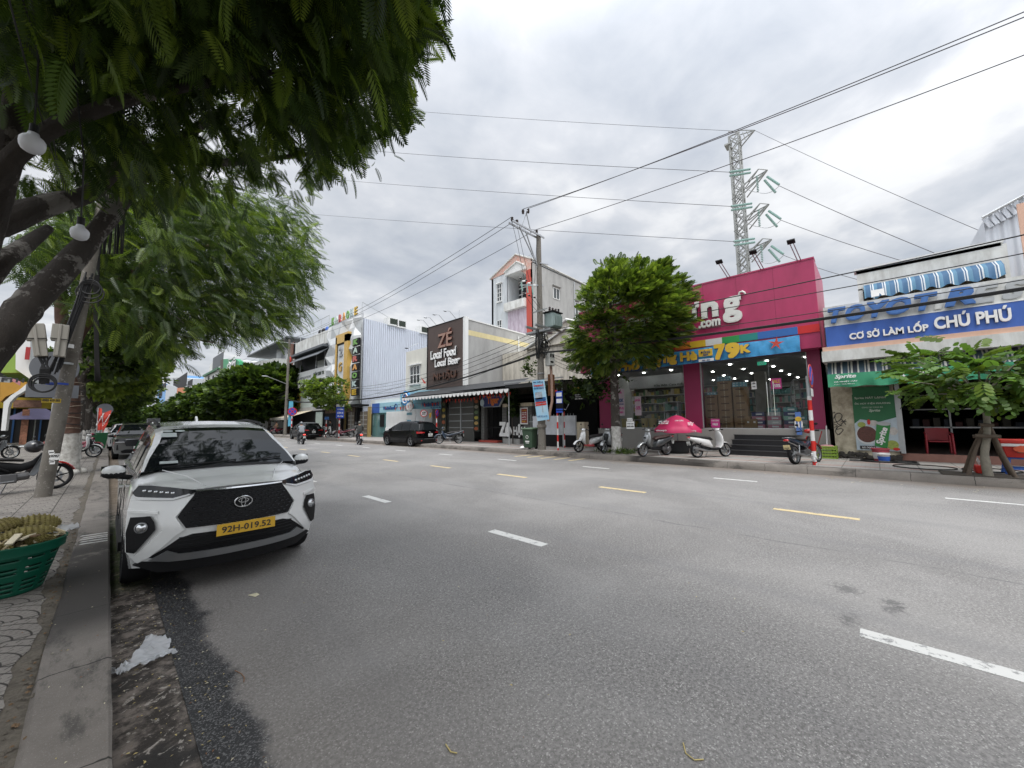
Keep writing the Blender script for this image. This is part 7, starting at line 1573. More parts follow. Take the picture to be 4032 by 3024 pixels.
s =MB();c_ =PX(*ZL(2020,290),16.6);s.prism([(16.6,c_.y+.15,c_.z+.1),(16.6,c_.y-.15,c_.z+.25),(16.6,c_.y-.1,c_.z-.1),(16.6,c_.y+.08,c_.z-.25)],(.03,0,0),mat('orange_patch',(.50,.28,.04)));tag(s.build('orange_sticker'),'small orange sign piece between the two round discs','sign')
c_ =PX(*ZL(172,240),14.7);o =post(c_.x,c_.y,c_.z-ZR_+.3,'red and white banded post with blue no parking disc far down the pavement',.06);roundsign(o,c_.x,c_.y-.08,c_.z,.48,(-.2,-1,0),m_sred,m_sblu,slash=2)
s =MB();s.box(c_.x-.35,c_.x+.1,c_.y+.1,c_.y+.14,c_.z-1.7,c_.z+1.2,mat('poster_cyan'));s.build('blue_strip',o)
c_ =PX(*ZL(808,250),15.0);o =post(c_.x,c_.y,c_.z-ZR_,'banded post with blue school notice board beside the small tree',.05)
s =MB();s.box(c_.x-.36,c_.x+.36,c_.y-.1,c_.y-.06,c_.z-.55,c_.z+.5,m_sblu);s.box(c_.x-.36,c_.x+.36,c_.y-.1,c_.y-.06,c_.z+.52,c_.z+.75,m_swht);s.build('board',o)
for k,t in enumerate(('ĐI THẲNG','LÀN 2','TỐC ĐỘ 50')):text(t,inkwht,(c_.x,c_.y-.13,c_.z+.3-k*.33),.55,.18,'-y',.01,bold=.04,parent=o)
c_ =PX(*ZL(632,330),15.0);o =post(c_.x,c_.y,c_.z-ZR_,'banded post with small blue street plate left of the silver roofed SUV',.05);s =MB();s.box(c_.x-.2,c_.x+.2,c_.y-.1,c_.y-.06,c_.z-.15,c_.z+.15,m_blueL);s.build('plate',o)
# power lines along the far pavement
zt_ =[(-2.0,za+.30),(-1.2,za+1.02),(-.15,za+.35)]
tgt =[(4032,127),(4032,180),(4032,262)]
for k,(dx,z) in enumerate(((-.8,za+1.22),(-1.2,za+1.02),(-.15,za+.35))):
 cable((CPX+dx,CPY,z),PX(tgt[k][0],tgt[k][1]-12,CPX+dx)+Vector((0,-14,.15)),.55,.014,'dark power line from the pole top to the upper right, %s of three' % ('highest','middle','lowest')[k],m_wire,'power_line','power line',n=26)
P2Y =52.0
for k,(dx,z) in enumerate(((-2.0,za+.30),(-1.65,za+.30),(-.15,za+.35))):
 cable((CPX+dx,CPY,z),(CPX-.6+k*.5,P2Y,za+.6),.85,.014,'power line running from the pole down the street, %s' % ('nearest the road','second from the road','nearest the houses')[k],m_wire,'power_line','power line',n=26)
# the second, third pole
for Y_,lb in ((P2Y,'second power pole, by the old shop house'),(88.0,'power pole standing among the far tree row'),(128,'farthest power pole on the far pavement')):
 o =thing('power_pole',lb,'power pole',(14.8,Y_,ZR_));s =MB();s.tube([(14.8,Y_,ZR_),(14.8,Y_,za+.8)],[.19,.12],m_pole,12);s.build('shaft',o,smooth=60)
 s =MB();s.bar((13.2,Y_,za+.4),(15.6,Y_,za+.4),.06,.08,steel);s.bar((13.8,Y_,za+.4),(14.8,Y_,za-.9),.05,.05,steel)
 for dx in (-1.5,-.6,.6):s.lathe((14.8+dx,Y_,za+.45),[(.07,0),(.09,.1),(.05,.14),(.09,.2),(.0001,.3)],(0,0,1),m_por,8)
 s.build('cross_arm',o);s =MB();s.bar((12.6,Y_,7.2),(14.8,Y_,6.4),.05,.05,steel);s.ell((12.4,Y_,7.2),(.35,.12,.06),galv,8);s.build('lamp_arm',o)
for k in range(3):cable((13.3+k*1.05,P2Y,za+.75),(13.3+k*1.05,88,za+.75),.8,.014,'power line between the second and third poles',m_wire,'power_line','power line','power lines down the street')
# thick telephone bundle
zl =cpp(560,1400).z
bs =PX(*ZA(1394,345),14.6)
bd =MB();random.seed(6)
ends =[]
def bundle(a,b_,s_,r_,n_,lb):
 s =MB()
 for k in range(n_):
  o_ =Vector((0,random.uniform(-.3,.3),random.uniform(-r_,r_)))*1;p =sag(Vector(a)+o_,Vector(b_)+o_*.9,s_+random.uniform(-.03,.03),22);s.tube(p,random.uniform(.014,.024),m_cable,5)
 return tag(s.build('cable_bundle'),lb,'cable bundle')
bundle((14.62,CPY,zl),bs+Vector((0,-9,.22)),.38,.035,9,'thick black telephone bundle crossing in front of the pink shop')
cable((14.6,CPY,cpp(560,1200).z),PX(*ZA(1394,45),14.6)+Vector((0,-8,.4)),.35,.018,'upper black cable crossing the magenta fascia',n=22)
cable((14.6,CPY,cpp(560,1215).z-.1),PX(*ZA(1394,165),14.6)+Vector((0,-8,.35)),.4,.014,'second black cable crossing the magenta fascia',n=22)
cable((14.6,CPY,zl+.25),PX(*ZA(1394,330),14.6)+Vector((0,-8,.3)),.35,.013,'thin cable just over the thick bundle at the right',n=22)
bundle((14.62,CPY,zl),(14.7,40.0,3.9),.75,.04,8,'thick black telephone bundle sagging over the scalloped awning');bundle((14.7,40.0,3.9),(14.8,P2Y,4.6),.3,.04,6,'thick black telephone bundle before the karaoke entrance')
for k in range(5):cable((14.7,CPY,zl+.3+k*.22),(15.0+k*.6,27+k*4,3.6+k*.5),.5+.1*k,.012,'thin black wire fanning left from the power pole',n=16,g='thin wires fanning left from the pole')
for k in range(4):cable((14.9,CPY,zl-.1+k*.1),(18.0,10.5-k*.8,4.1+.05*k),.35,.010,'thin wire from the power pole to the pink shop',n=10,g='thin wires to the pink shop')
for k in range(3):cable((14.9,P2Y,5.0+k*.3),(14.9,88,5.0+k*.3),.8,.03,'black cable from the second pole into the tree row',g='cables into the tree row')
cable((14.75,38,3.7),(18.1,30.5,3.3),.5,.014,'black wire sagging before the white bank wall');cable((18.2,39.3,4.3),(17.9,26.5,5.3),.1,.012,'thin wire from the karaoke side wall to the cream house')
# ---------- lattice transmission tower ----------
TWX =41.0
def tp_(zx,zy,X=TWX):return PX(*ZF(zx,zy),X)
tw =thing('transmission_tower','slim grey lattice transmission tower rising behind the magenta fascia','transmission tower',(TWX,8,0));m_lat =mat('lattice_steel',(.34,.35,.34),.6,.3,var=.15)
bt,tpz =tp_(415,1480),tp_(345,150);H0,H1 =0.0,tpz.z;cxm =(tp_(415,1480).y);wyb =abs(tp_(345,1480).y-tp_(495,1480).y)*.62;wyt =abs(tp_(275,300).y-tp_(420,300).y)*.62
yc =lambda z:bt.y+(tp_(355,400).y-bt.y)*(z-bt.z)/(tp_(355,400).z-bt.z)
cyv =tp_(385,900).y
s =MB();n =30;hw =lambda z:(wyb+(wyt-wyb)*min(1,max(0,(z-bt.z)/(H1-bt.z))))/2+max(0,(bt.z-z))*.03
prev =None
for k in range(n+1):
 z =H0+(H1-.6-H0)*k/n;w_ =hw(z);cs =[Vector((TWX+sx*w_,cyv+sy*w_,z)) for sx,sy in ((-1,-1),(1,-1),(1,1),(-1,1))]
 if prev:
  for i in range(4):
   s.bar(prev[i],cs[i],.11,.11,m_lat);j =(i+1) % 4;s.bar(prev[i],cs[j],.08,.08,m_lat);s.bar(prev[j],cs[i],.08,.08,m_lat)
   if k % 2 == 0:s.bar(cs[i],cs[j],.06,.06,m_lat)
 prev =cs
s.build('lattice_mast',tw)
s =MB();pk =tp_(525,150,TWX-1.0);w_ =hw(H1);zt1 =H1-.1
for sx,sy in ((-1,-1),(1,-1)):
 s.bar((TWX+sx*w_,cyv+sy*w_,zt1-.3),pk,.08,.08,m_lat);s.bar((TWX+sx*w_,cyv+sy*w_,zt1-1.6),pk,.08,.08,m_lat)
for k in range(4):a =Vector((TWX,cyv-w_,zt1-.3)).lerp(pk,k/4);b2 =Vector((TWX,cyv-w_,zt1-1.6)).lerp(pk,(k+.5)/4);s.bar(a,b2,.05,.05,m_lat)
s.bar((TWX-w_,cyv-w_,zt1-.6),(TWX+w_,cyv+w_,zt1),.08,.08,m_lat);s.bar((TWX-w_,cyv+w_,zt1),(TWX+w_,cyv-w_,zt1),.08,.08,m_lat);s.box(TWX-w_-.2,TWX+w_,cyv+w_-.1,cyv+w_+.4,H1-1.5,H1-1.35,m_lat);s.build('peak',tw)
def string(a,b_,par,n_=14,r_=.105):
 a,b_ =Vector(a),Vector(b_);d =(b_-a);s =MB();s.tube([a,b_],.02,steel,5)
 for k in range(n_):s.lathe(a+d*(k+.5)/n_,[(.03,-.04),(r_,.0),(r_,.02),(.04,.06)],d,m_ins,12)
 return s.build('insulator_string',par)
wires =[]
for (x0,y0_,ex,ey,wl) in ((440,600,645,520,0),(455,930,660,840,1),(470,1260,685,1168,2)):
 AXX =TWX-1.2;tip =tp_(ex,ey,AXX);tip2 =tp_(ex-85,ey-8,AXX);root_ =Vector((TWX,cyv-hw(10),tip.z-.5));s =MB()
 for dx in (-.5,.5):s.bar((TWX+dx,cyv-.6,tip.z-1.0),tip,.08,.08,m_lat);s.bar((TWX+dx,cyv-.6,tip.z-.1),tip,.08,.08,m_lat);s.bar((TWX+dx,cyv+.5,tip.z-1.2),tip2,.07,.07,m_lat)
 s.bar(tip,tip2,.06,.06,m_lat);s.build('cross_arm',tw)
 l1,l2 =tp_(x0+45,y0_-95+0,AXX),tp_(x0-155,y0_-60,AXX-3);l1 =tp_(ex-160,ey-8,AXX);l2 =tp_(ex-355,ey+20,AXX-2.5)
 string(l1,l2,tw,16);string(l1+Vector((0,0,-.35)),l2+Vector((0,0,-.35)),tw,16)
 v1 =tp_(ex-100,ey+50,AXX);string(v1,v1-Vector((0,0,1.6)),tw,10)
 r1,r2 =tp_(ex-5,ey+70,AXX),tp_(ex+110,ey+148,AXX-.6);r3 =tp_(ex-30,ey+92,AXX);string(r1+Vector((0,0,.1)),r2+Vector((0,0,.1)),tw,14);string(r3,r2+Vector((0,.3,-.5)),tw,14)
 s =MB();s.tube(sag(r2,v1-Vector((0,0,1.65)),.35,8)+sag(v1-Vector((0,0,1.65)),l2,.5,8)[1:],.025,steel,5);s.build('jumper',tw)
 wires.append((l2,r2))
lend =[ZF(0,0),0,0]
for (l2,r2),q,q2,nm in zip(wires,((1568,598),(1404,711),(1249,842)),((3750,1010),(3560,1015),(3370,1085)),('upper','middle','lower')):
 e_ =PX(*q,26.0);d =e_-l2;cable(l2,l2+d*1.25,.25,.024,'grey transmission line left of the lattice tower, %s' % nm,m_wire,'power_line','power line',n=24)
 e_ =PX(*q2,38.0);d =e_-r2;cable(r2,r2+d*1.6,.3,.024,'grey transmission line right of the lattice tower, %s' % nm,m_wire,'power_line','power line',n=24)
e_ =PX(1668,437,26);a =Vector((TWX,cyv,H1));cable(a,a+(e_-a)*1.25,.2,.018,'topmost transmission line left of the lattice tower',m_wire,'power_line','power line',n=24)
e_ =PX(3800,870,38);cable(pk,pk+(e_-pk)*1.5,.3,.018,'topmost transmission line right of the lattice tower',m_wire,'power_line','power line',n=24)
# ================= left pavement =================
LPX,LPY =-.84,12.5
lp =thing('utility_pole','leaning concrete utility pole with meter boxes at the left','utility pole',(LPX,LPY,ZL_));
base =PZ(168,1956,ZL_);topx =PY(345,1090,LPY)
s =MB();s.tube([base,base.lerp(topx,.35),topx,topx+(topx-base)*.6],[.125,.12,.10,.08],m_pole,16);s.build('shaft',lp,smooth=60)
ls =MB();pb0 =PY(*ZI(640,1120),LPY-.16)
s =MB()
for (q,w_,h_,dy_) in ((ZI(400,385),.23,.62,-.2),(ZI(645,390),.20,.64,-.25)):
 c_ =PY(*q,LPY+dy_);tilt =Matrix.Rotation(R(-9 if q[0] < 180 else 1),3,'Y')
 m_mb =mat('beige_meter_case',(.36,.34,.30),.6,var=.06);s =MB();s.obox(c_+tilt@Vector((0,0,.16)),(w_*1.15,.22,.34),tilt,m_mb);s.obox(c_+tilt@Vector((.03,0,-.17)),(w_*.8,.20,.34),tilt,m_mb);s.obox(c_+tilt@Vector((.0,-.12,0)),(.04,.03,.66),tilt,m_mb);s.obox(c_+tilt@Vector((0,0,.02)),(w_*1.2,.24,.015),tilt,black)
 s.build('meter_case',lp,bevel=.012)
s =MB()
for q,r_ in ((ZI(470,860),.17),(ZI(480,870),.15),(ZI(465,850),.185)):s.torus(PY(*q,LPY-.25),r_,.016,(.2,1,0),m_cable,24,6)
for k in range(8):s.tube([PY(*ZI(470+random.uniform(-60,120),560),LPY-.22),PY(*ZI(440+k*14,700),LPY-.26),PY(*ZI(430+k*14,860),LPY-.2)],.014,m_cable,5)
s.build('cable_coil',lp)
s =MB();c_ =PY(*ZI(625,862),LPY-.0);s.lathe(c_,[(.15,-.02),(.16,-.02),(.16,.02),(.15,.02)],(0,0,1),mat('blue_strap',(.02,.06,.35)),16);c_ =PY(*ZI(690,640),LPY);s.lathe(c_,[(.135,-.02),(.15,-.02),(.15,.02),(.135,.02)],(0,0,1),galv,16);c_ =PY(*ZI(705,450),LPY);s.lathe(c_,[(.13,-.04),(.145,-.04),(.145,.04),(.13,.04)],(0,0,1),inkwht,16);s.build('pole_band',lp)
for q,t_,m1,m2,w_,h_ in ((ZI(560,1035),'0905 419 583',mat('yellow_sticker',(.40,.28,.02)),inkblk,.26,.06),(ZI(600,1640),'0707',inkwht,inkblk,.12,.09)):
 c_ =PY(*q,LPY-.17);s =MB();s.box(c_.x-w_/2,c_.x+w_/2,c_.y,c_.y+.01,c_.z-h_,c_.z+h_*.4,m1);st_ =s.build('sticker',lp);text(t_,m2,(c_.x,c_.y-.004,c_.z-.01),w_*.9,.05,'-y',.003,bold=.02,parent=lp)
s =MB();random.seed(31)
for k in range(7):c_ =PY(*ZI(590+random.uniform(-30,30),1600+k*20),LPY-.165);s.box(c_.x-.04,c_.x+.03,c_.y,c_.y+.01,c_.z-.03,c_.z+.03,inkwht)
s.build('torn_paper',lp)
# the back of a round and a rectangular traffic sign
sb =thing('road_sign_back','grey backs of a round and a rectangular road sign behind the leaning pole','sign',(-.7,13.2,ZL_));SY =13.0;m_sbk =mat('sign_back_grey',(.17,.18,.20),.6,.2,var=.08)
c_ =PY(*ZI(600,690),SY);rr_ =(PY(*ZI(875,690),SY).x-PY(*ZI(320,690),SY).x)/2;s =MB();s.disc(c_,rr_,(0,-1,0),m_sbk,.02,36);s.build('round_plate',sb)
a,b_ =PY(*ZI(288,858),SY),PY(*ZI(850,1018),SY);s =MB();s.box(a.x,b_.x,SY-.02,SY,b_.z,a.z,m_sbk);s.build('rectangular_plate',sb)
s =MB();c2 =PY(*ZI(735,690),SY-.05);s.box(c2.x-.07,c2.x+.05,SY-.08,SY-.02,c2.z-.03,c2.z+.03,blackpl);c2 =PY(*ZI(705,945),SY-.05);s.box(c2.x-.07,c2.x+.05,SY-.08,SY-.02,c2.z-.03,c2.z+.03,blackpl);s.build('clamp',sb)
s =MB();s.tube([(c_.x+.05,SY+.06,ZL_),(c_.x+.05,SY+.06,c_.z+rr_)],.045,galv,10);s.build('post',sb)
# shopfronts on the left, seen at a grazing angle
def lrect(Y,TL,BR):a,b_ =PY(*TL,Y),PY(*BR,Y);return a.x,b_.x,b_.z,a.z
lg =thing('green_shop','green and white shop upper storey at the far left','building',(-5.5,40,ZL_))
m_lime =mat('lime_wall',(.22,.34,.06),.7,var=.12,streak=.1);s =MB();P_ =[PY(*ZI(*q),44) for q in ((10,560),(110,290),(260,230),(240,740),(10,740))]
s =MB();s.prism(P_,(0,12,0),m_lime);s.box(-14,-7.2,44,60,0,6,m_lime);s.build('wall',lg)
s =MB();P_ =[PY(*ZI(*q),43.8) for q in ((170,300),(330,290),(330,640),(370,740),(365,835),(170,700))];s.prism(P_,(0,4,0),m_wallw);s.build('white_balcony',lg)
s =MB();P_ =[PY(*ZI(*q),43.6) for q in ((130,280),(262,160),(245,270))];s.prism(P_,(0,3,0),m_salmon);s.build('roof_corner',lg)
s =MB();a,b_ =PY(*ZI(285,460),43.6),PY(*ZI(320,600),43.6);s.box(a.x,b_.x,43.5,43.6,b_.z,a.z,mat('maroon_field'));s.build('maroon_panel',lg)
yo =thing('yellow_shop','yellow fronted eatery with white scalloped arch at the far left','building',(-5,50,ZL_));m_och =mat('ochre_wall',(.42,.22,.03),.7,var=.1)
s =MB();P_ =[PY(*ZI(*q),42) for q in ((0,840),(290,840),(290,920),(150,960),(60,1000),(0,1060))];s.prism(P_,(0,3,0),m_och)
P_ =[PY(*ZI(*q),41.9) for q in ((290,860),(290,925),(180,990),(110,1060),(90,1120),(60,1370),(10,1370),(40,1060),(120,985),(200,935))];s.prism(P_,(0,1,0),m_wallw);s.build('scalloped_arch',yo)
x0,x1,z0,z1 =lrect(54,ZI(150,1008),ZI(500,1130));s =MB();s.box(x0-1,x1+.5,54,54.4,z0,z1,mat('yellow_fascia',(.50,.36,.03),.6,var=.1));s.build('fascia',yo)
x0,x1,z0,z1 =lrect(54,ZI(90,1100),ZI(500,1480));s =MB();s.box(x0-4,x1+.6,54.4,70,ZL_,8,m_dark);s.build('wall',yo)
s =MB()
for k in range(5):s.box(x0+.3+k*.75,x0+.4+k*.75,54.2,54.3,ZL_,z1,galv if k % 2 else m_navy)
a,b_ =PY(*ZI(150,1035),53.9),PY(*ZI(450,1120),53.9);s.box(a.x,b_.x,53.9,54,b_.z,a.z,mat('dish_signs',(.30,.16,.12),.6,var=.8,vs=3));s.build('menu_front',yo)
s =MB();c_ =PY(*ZI(390,1210),50);s.loft([[(c_.x-1.5,48.5,c_.z-.3),(c_.x+1.6,48.5,c_.z-.3),(c_.x+1.6,51.5,c_.z-.3),(c_.x-1.5,51.5,c_.z-.3)],[(c_.x-.3,49.7,c_.z+.6),(c_.x+.5,49.7,c_.z+.6),(c_.x+.5,50.3,c_.z+.6),(c_.x-.3,50.3,c_.z+.6)]],mat('violet_canvas',(.07,.06,.12),.7,var=.2));s.tube([(c_.x,50,ZL_),(c_.x,50,c_.z)],.04,galv,6);tag(s.build('market_umbrella'),'dark violet square umbrella before the yellow eatery','umbrella')
s =MB();a =PY(*ZI(265,1300),49);s.box(a.x-.15,a.x+.2,48.9,49,ZL_,2.9,mat('food_banner',(.36,.16,.10),.6,var=.8,vs=4));tag(s.build('upright_banner'),'narrow printed banner standing before the eatery','banner')
x0,x1,z0,z1 =lrect(40,ZI(0,788),ZI(122,848));s =MB();s.box(x0-.5,x1,39.9,40,z0,z1,mat('grey_sign',(.30,.31,.31)));o =tag(s.build('shop_sign'),'small grey projecting sign reading FTH at the left edge','sign');text('FTH',inkblk,((x0+x1)/2+.3,39.88,(z0+z1)/2),.9,.28,'-y',.02,bold=.03,parent=o)
x0,x1,z0,z1 =lrect(40.3,ZI(125,798),ZI(218,880));s =MB();s.prism([(x0,40.3,z1),(x1,40.3,z1-.2),(x1,40.3,z0),(x0,40.3,z0+.3)],(0,.1,0),mat('pink_cloth',(.50,.22,.24)));tag(s.build('pink_pennant'),'faded pink sign flap beside the grey projecting sign','sign')
# low yellow plastic stools
st0 =None
for k,(zx,zy) in enumerate(((180,1495),(250,1500),(330,1490),(415,1480))):
 p =PZ(*ZI(zx,zy),ZL_)
 p =Vector((p.x,p.y,ZL_)) if p.y < 60 else Vector((-5.2+k*.4,50,ZL_))
 if st0 is None:
  st0 =thing('plastic_stool','low yellow plastic stool before the eatery','stool',group='yellow stools before the eatery',world=False);s =MB();s.box(-.16,.16,-.16,.16,.40,.44,yellow);s.build('seat',st0,bevel=.01)
  for sx in (-1,1):
   for sy in (-1,1):s =MB();s.bar((sx*.14,sy*.14,.41),(sx*.18,sy*.18,0),.04,.04,yellow);s.build('leg',st0)
  q =st0
 else:q =copy_tree(st0)
 q.location =p;q.scale =(1.3,1.3,1.3)
s =MB();c_ =PZ(*ZI(272,1542),ZL_+.02);s.ell(c_,(.35,.5,.06),inkwht,12);tag(s.build('white_basin'),'white basin upside down on the left pavement','basin')
# red advertising flags and a far sign
for k,(q1,q2,q3,q4) in enumerate((((1070,1120),(1110,1130),(1115,1360),(1060,1370)),((1120,1180),(1215,1145),(1170,1300),(1115,1400)))):
 P_ =[PY(*ZI(*q),38+k) for q in (q1,q2,q3,q4)];s =MB();rr =[]
 for j in range(9):t =j/8;rr.append([P_[0].lerp(P_[3],t)+Vector((0,.1*math.sin(j),0)),P_[0].lerp(P_[3],t).lerp(P_[1].lerp(P_[2],t),.5)+Vector((0,.15*math.cos(j*1.3),0)),P_[1].lerp(P_[2],t)+Vector((0,.1*math.cos(j),0))])
 s.loft(rr,mat('flag_red'),cap=False,closed=False);o =tag(s.build('advertising_flag',smooth=80),'tall red advertising flag on the left pavement, %s' % ('left narrow one' if k == 0 else 'right billowing one'),'flag')
 c_ =sum(P_,Vector())/4;text('Coca' if k else 'Cola',inkwht,(c_.x,c_.y-.25,c_.z),.9,.075,M=Matrix(((0,.1,1),(0,0,0),(1,1,0))) if False else Matrix.Rotation(R(-70),3,'Y')@Matrix(((1,0,0),(0,0,-1),(0,1,0))),th=.01,bold=.02,parent=o)
 s =MB();s.tube([(P_[3].x,P_[3].y,ZL_),P_[0]],.025,galv,6);s.build('pole',o)
c_ =PY(*ZI(1142,1140),40);o =thing('road_sign_back','small grey round sign back above the red flags','sign',(c_.x,40,ZL_));s =MB();s.disc(c_,.42,(0,-1,0),m_sbk,.02,28);s.build('round_plate',o);s =MB();s.tube([(c_.x-.2,40.06,ZL_),(c_.x-.2,40.06,c_.z+.2)],.04,galv,8);s.build('post',o)
s =MB();c_ =PZ(*ZI(1042,1430),ZL_);c_ =Vector((-.35,33.5,ZL_));s.loft([[(c_.x-.4,33.2,ZL_+.1),(c_.x+.3,33.2,ZL_+.1),(c_.x+.3,33.8,ZL_+.1),(c_.x-.4,33.8,ZL_+.1)],[(c_.x-.5,33.1,1.15),(c_.x+.4,33.1,1.15),(c_.x+.4,33.9,1.15),(c_.x-.5,33.9,1.15)]],m_greenp);tag(s.build('waste_bin',bevel=.03),'green waste bin behind the motorbikes on the left pavement','bin')
# hanging bulbs
for (px,py,Y_,r_,lb) in ((314,915,4.3,.052,'white bulb lamp hanging in front of the thick bough'),(128,562,3.9,.060,'white bulb lamp hanging higher at the left edge')):
 c_ =PY(px,py,Y_);o =thing('bulb_lamp',lb,'lamp',tuple(c_));s =MB();s.lathe(c_,[(.0001,-r_*1.15),(r_*.5,-r_*1.08),(r_*.8,-r_*.85),(r_*.95,-r_*.5),(r_,-r_*.1),(r_*.98,r_*.25),(r_*.8,r_*.55),(r_*.5,r_*.8),(r_*.42,r_*1.1),(.0001,r_*1.1)],(0,0,1),mat('bulb_white',(.62,.64,.68),.3),28);s.build('bulb',o,smooth=80);s =MB();s.lathe(c_+Vector((0,0,r_*.9)),[(.0001,0),(.022,0),(.022,.07),(.0001,.07)],(0,0,1),blackpl,12);s.tube([c_+Vector((0,0,.1)),c_+Vector((-.02,.02,.6)),c_+Vector((-.3,.2,2.6))],.006,m_cable,5);s.build('lamp_holder',o)
# wires near the left pole
random.seed(41)
for k in range(4):
 a =PY(20+k*50,-60,3.2+.4*k);b_ =PY(*[(330,850),(420,780),(300,900),(360,880)][k],10);cable(a,b_,.25,.005+.001*k,'thin slack wire coming down from the upper left corner',g='slack wires at the upper left',n=12)
s =MB()
for k in range(22):x =560+random.uniform(-70,70);a =PY(x-60+random.uniform(-60,60),-50,9);b_ =PY(430+random.uniform(-40,60),1000,11.5);s.tube(sag(a,b_,random.uniform(-.2,.3),8),random.uniform(.006,.014),m_cable,4)
tag(s.build('cable_bundle'),'dark curtain of cables hanging inside the big tree crown','cable bundle')
s =MB()
for k in range(12):a =PY(350+random.uniform(-20,20),1090+random.uniform(-30,30),LPY-.1);b_ =PY(190+k*5,1440+random.uniform(-40,40),LPY-.2);s.tube(sag(a,b_,.0,6),.013,m_cable,4)
for k in range(6):s.tube(sag(PY(365+k*6,900,14),PY(375+k*4,1500,16),.0+.1*k,8),.012,m_cable,4)
for k in range(3):s.torus(PY(355,1130+k*12,LPY-.15),.16+.03*k,.014,(.3,1,0),m_cable,20,5)
tag(s.build('cable_bundle'),'black cables gathered down the leaning utility pole','cable bundle')
# ================= trees =================
def leafmat(name,col,tr=.35):
 m =bpy.data.materials.new(name);m.use_nodes =True;t =m.node_tree;t.nodes.clear();MATS[name] =m
 o =t.nodes.new('ShaderNodeOutputMaterial');a =t.nodes.new('ShaderNodeBsdfDiffuse');b_ =t.nodes.new('ShaderNodeBsdfTranslucent');g =t.nodes.new('ShaderNodeBsdfGlossy');m1 =t.nodes.new('ShaderNodeMixShader');m2 =t.nodes.new('ShaderNodeMixShader')
 a.inputs[0].default_value =(*col,1);b_.inputs[0].default_value =(col[0]*1.5,col[1]*1.6,col[2]*.7,1);g.inputs['Roughness'].default_value =.35;g.inputs[0].default_value =(.8,.85,.8,1)
 m1.inputs[0].default_value =tr;m2.inputs[0].default_value =.025
 t.links.new(a.outputs[0],m1.inputs[1]);t.links.new(b_.outputs[0],m1.inputs[2]);t.links.new(m1.outputs[0],m2.inputs[1]);t.links.new(g.outputs[0],m2.inputs[2]);t.links.new(m2.outputs[0],o.inputs[0]);return m
LD,LM,LY_,LG =leafmat('leaf_dark',(.024,.043,.012)),leafmat('leaf_mid',(.048,.080,.018)),leafmat('leaf_young',(.105,.155,.028)),leafmat('leaf_fresh',(.15,.20,.04),.45)
m_bark,t,b =ntree('bark');nb =NB(t)
c =nb.mix(nb.noise(5,8,.75,.3,(1,1,.45)),(.022,.018,.015),(.12,.10,.085));c =nb.mix(nb.m('MULTIPLY',nb.ss(nb.noise(3,6,.7),.54,.60),.8),c,(.34,.32,.29))
t.links.new(c,b.inputs['Base Color']);b.inputs['Roughness'].default_value =.95;nb.bump(b,nb.noise(9,8,.85,.6,(1,1,.4)),1,.12)
m_brr =mat('reddish_bark',(.10,.055,.04),.9,var=.4,vs=7,bump=.8,bs=14)
m_lime_w =mat('whitewash',(.55,.54,.51),.9,var=.2,vs=9,dirt=(.22,.20,.17),bump=.5,bs=18)
def feather(np_=11,pl=.30,w=.030,droop=.28,ang=62,leaf=False):
 V,F =[],[]
 def q(a,b_,c_,d_):i =len(V);V.extend([a,b_,c_,d_]);F.append((i,i+1,i+2,i+3))
 def rp(t):return np.array([t,0,-droop*t*t])
 for i in range(np_):
  t =.14+.86*i/(np_-1);l =pl*(math.sin(math.pi*(.18+.72*t)))**.7;a =math.radians(ang-20*t)
  for s in (1,-1):
   b0 =rp(t);d =np.array([math.cos(a),s*math.sin(a),-.22]);d /= np.linalg.norm(d);n =np.array([-d[1],d[0],0])*w
   tip =b0+d*l+np.array([0,0,-.10*l]);m_ =b0+d*l*.45
   q(b0,m_+n,tip,m_-n)
 for k in range(3):a0,a1 =rp(k/3),rp((k+1)/3);q(a0+[0,.006,0],a1+[0,.004,0],a1-[0,.004,0],a0-[0,.006,0])
 return np.array(V),np.array(F)
def cluster(n=9,l=.5,w=.17,seed=0):
 r_ =np.random.RandomState(seed);V,F =[],[]
 for k in range(n):
  a =r_.uniform(-1.3,1.3);e_ =r_.uniform(-.35,.5);o_ =np.array([r_.uniform(0,.5),r_.uniform(-.3,.3),r_.uniform(-.12,.12)])
  d =np.array([math.cos(a),math.sin(a),e_-.2]);d /= np.linalg.norm(d);n_ =np.array([-d[1],d[0],r_.uniform(-.4,.4)]);n_ /= np.linalg.norm(n_);i =len(V)
  V += [o_,o_+d*l*.5+n_*w,o_+d*l,o_+d*l*.5-n_*w];F.append((i,i+1,i+2,i+3))
 return np.array(V),np.array(F)
def pinnate(np_=6,l=.20,w=.075,droop=.35):
 V,F =[],[]
 def rp(t):return np.array([t,0,.10*t-droop*t*t])
 for i in range(np_+1):
  t =.2+.8*i/np_
  for s in ((1,-1) if i < np_ else (0,)):
   a =math.radians(68);b0 =rp(t);d =np.array([math.cos(a) if s else 1,s*math.sin(a),-.55]);d /= np.linalg.norm(d);n_ =np.cross(d,[0,0,1]);n_ /= np.linalg.norm(n_);u =np.array([0,0,.02]);j =len(V)
   L_ =l*(.8+.4*math.sin(math.pi*t));V += [b0,b0+d*L_*.3+n_*w*.85+u,b0+d*L_*.7+n_*w+u*.6,b0+d*L_,b0+d*L_*.7-n_*w+u*.6,b0+d*L_*.3-n_*w*.85+u,b0+d*L_*.5-u*.4]
   F += [(j,j+1,j+6,j+5),(j+1,j+2,j+6,j+6),(j+2,j+3,j+6,j+6),(j+3,j+4,j+6,j+6),(j+4,j+5,j+6,j+6)]
 V2 =np.array(V);return V2,F
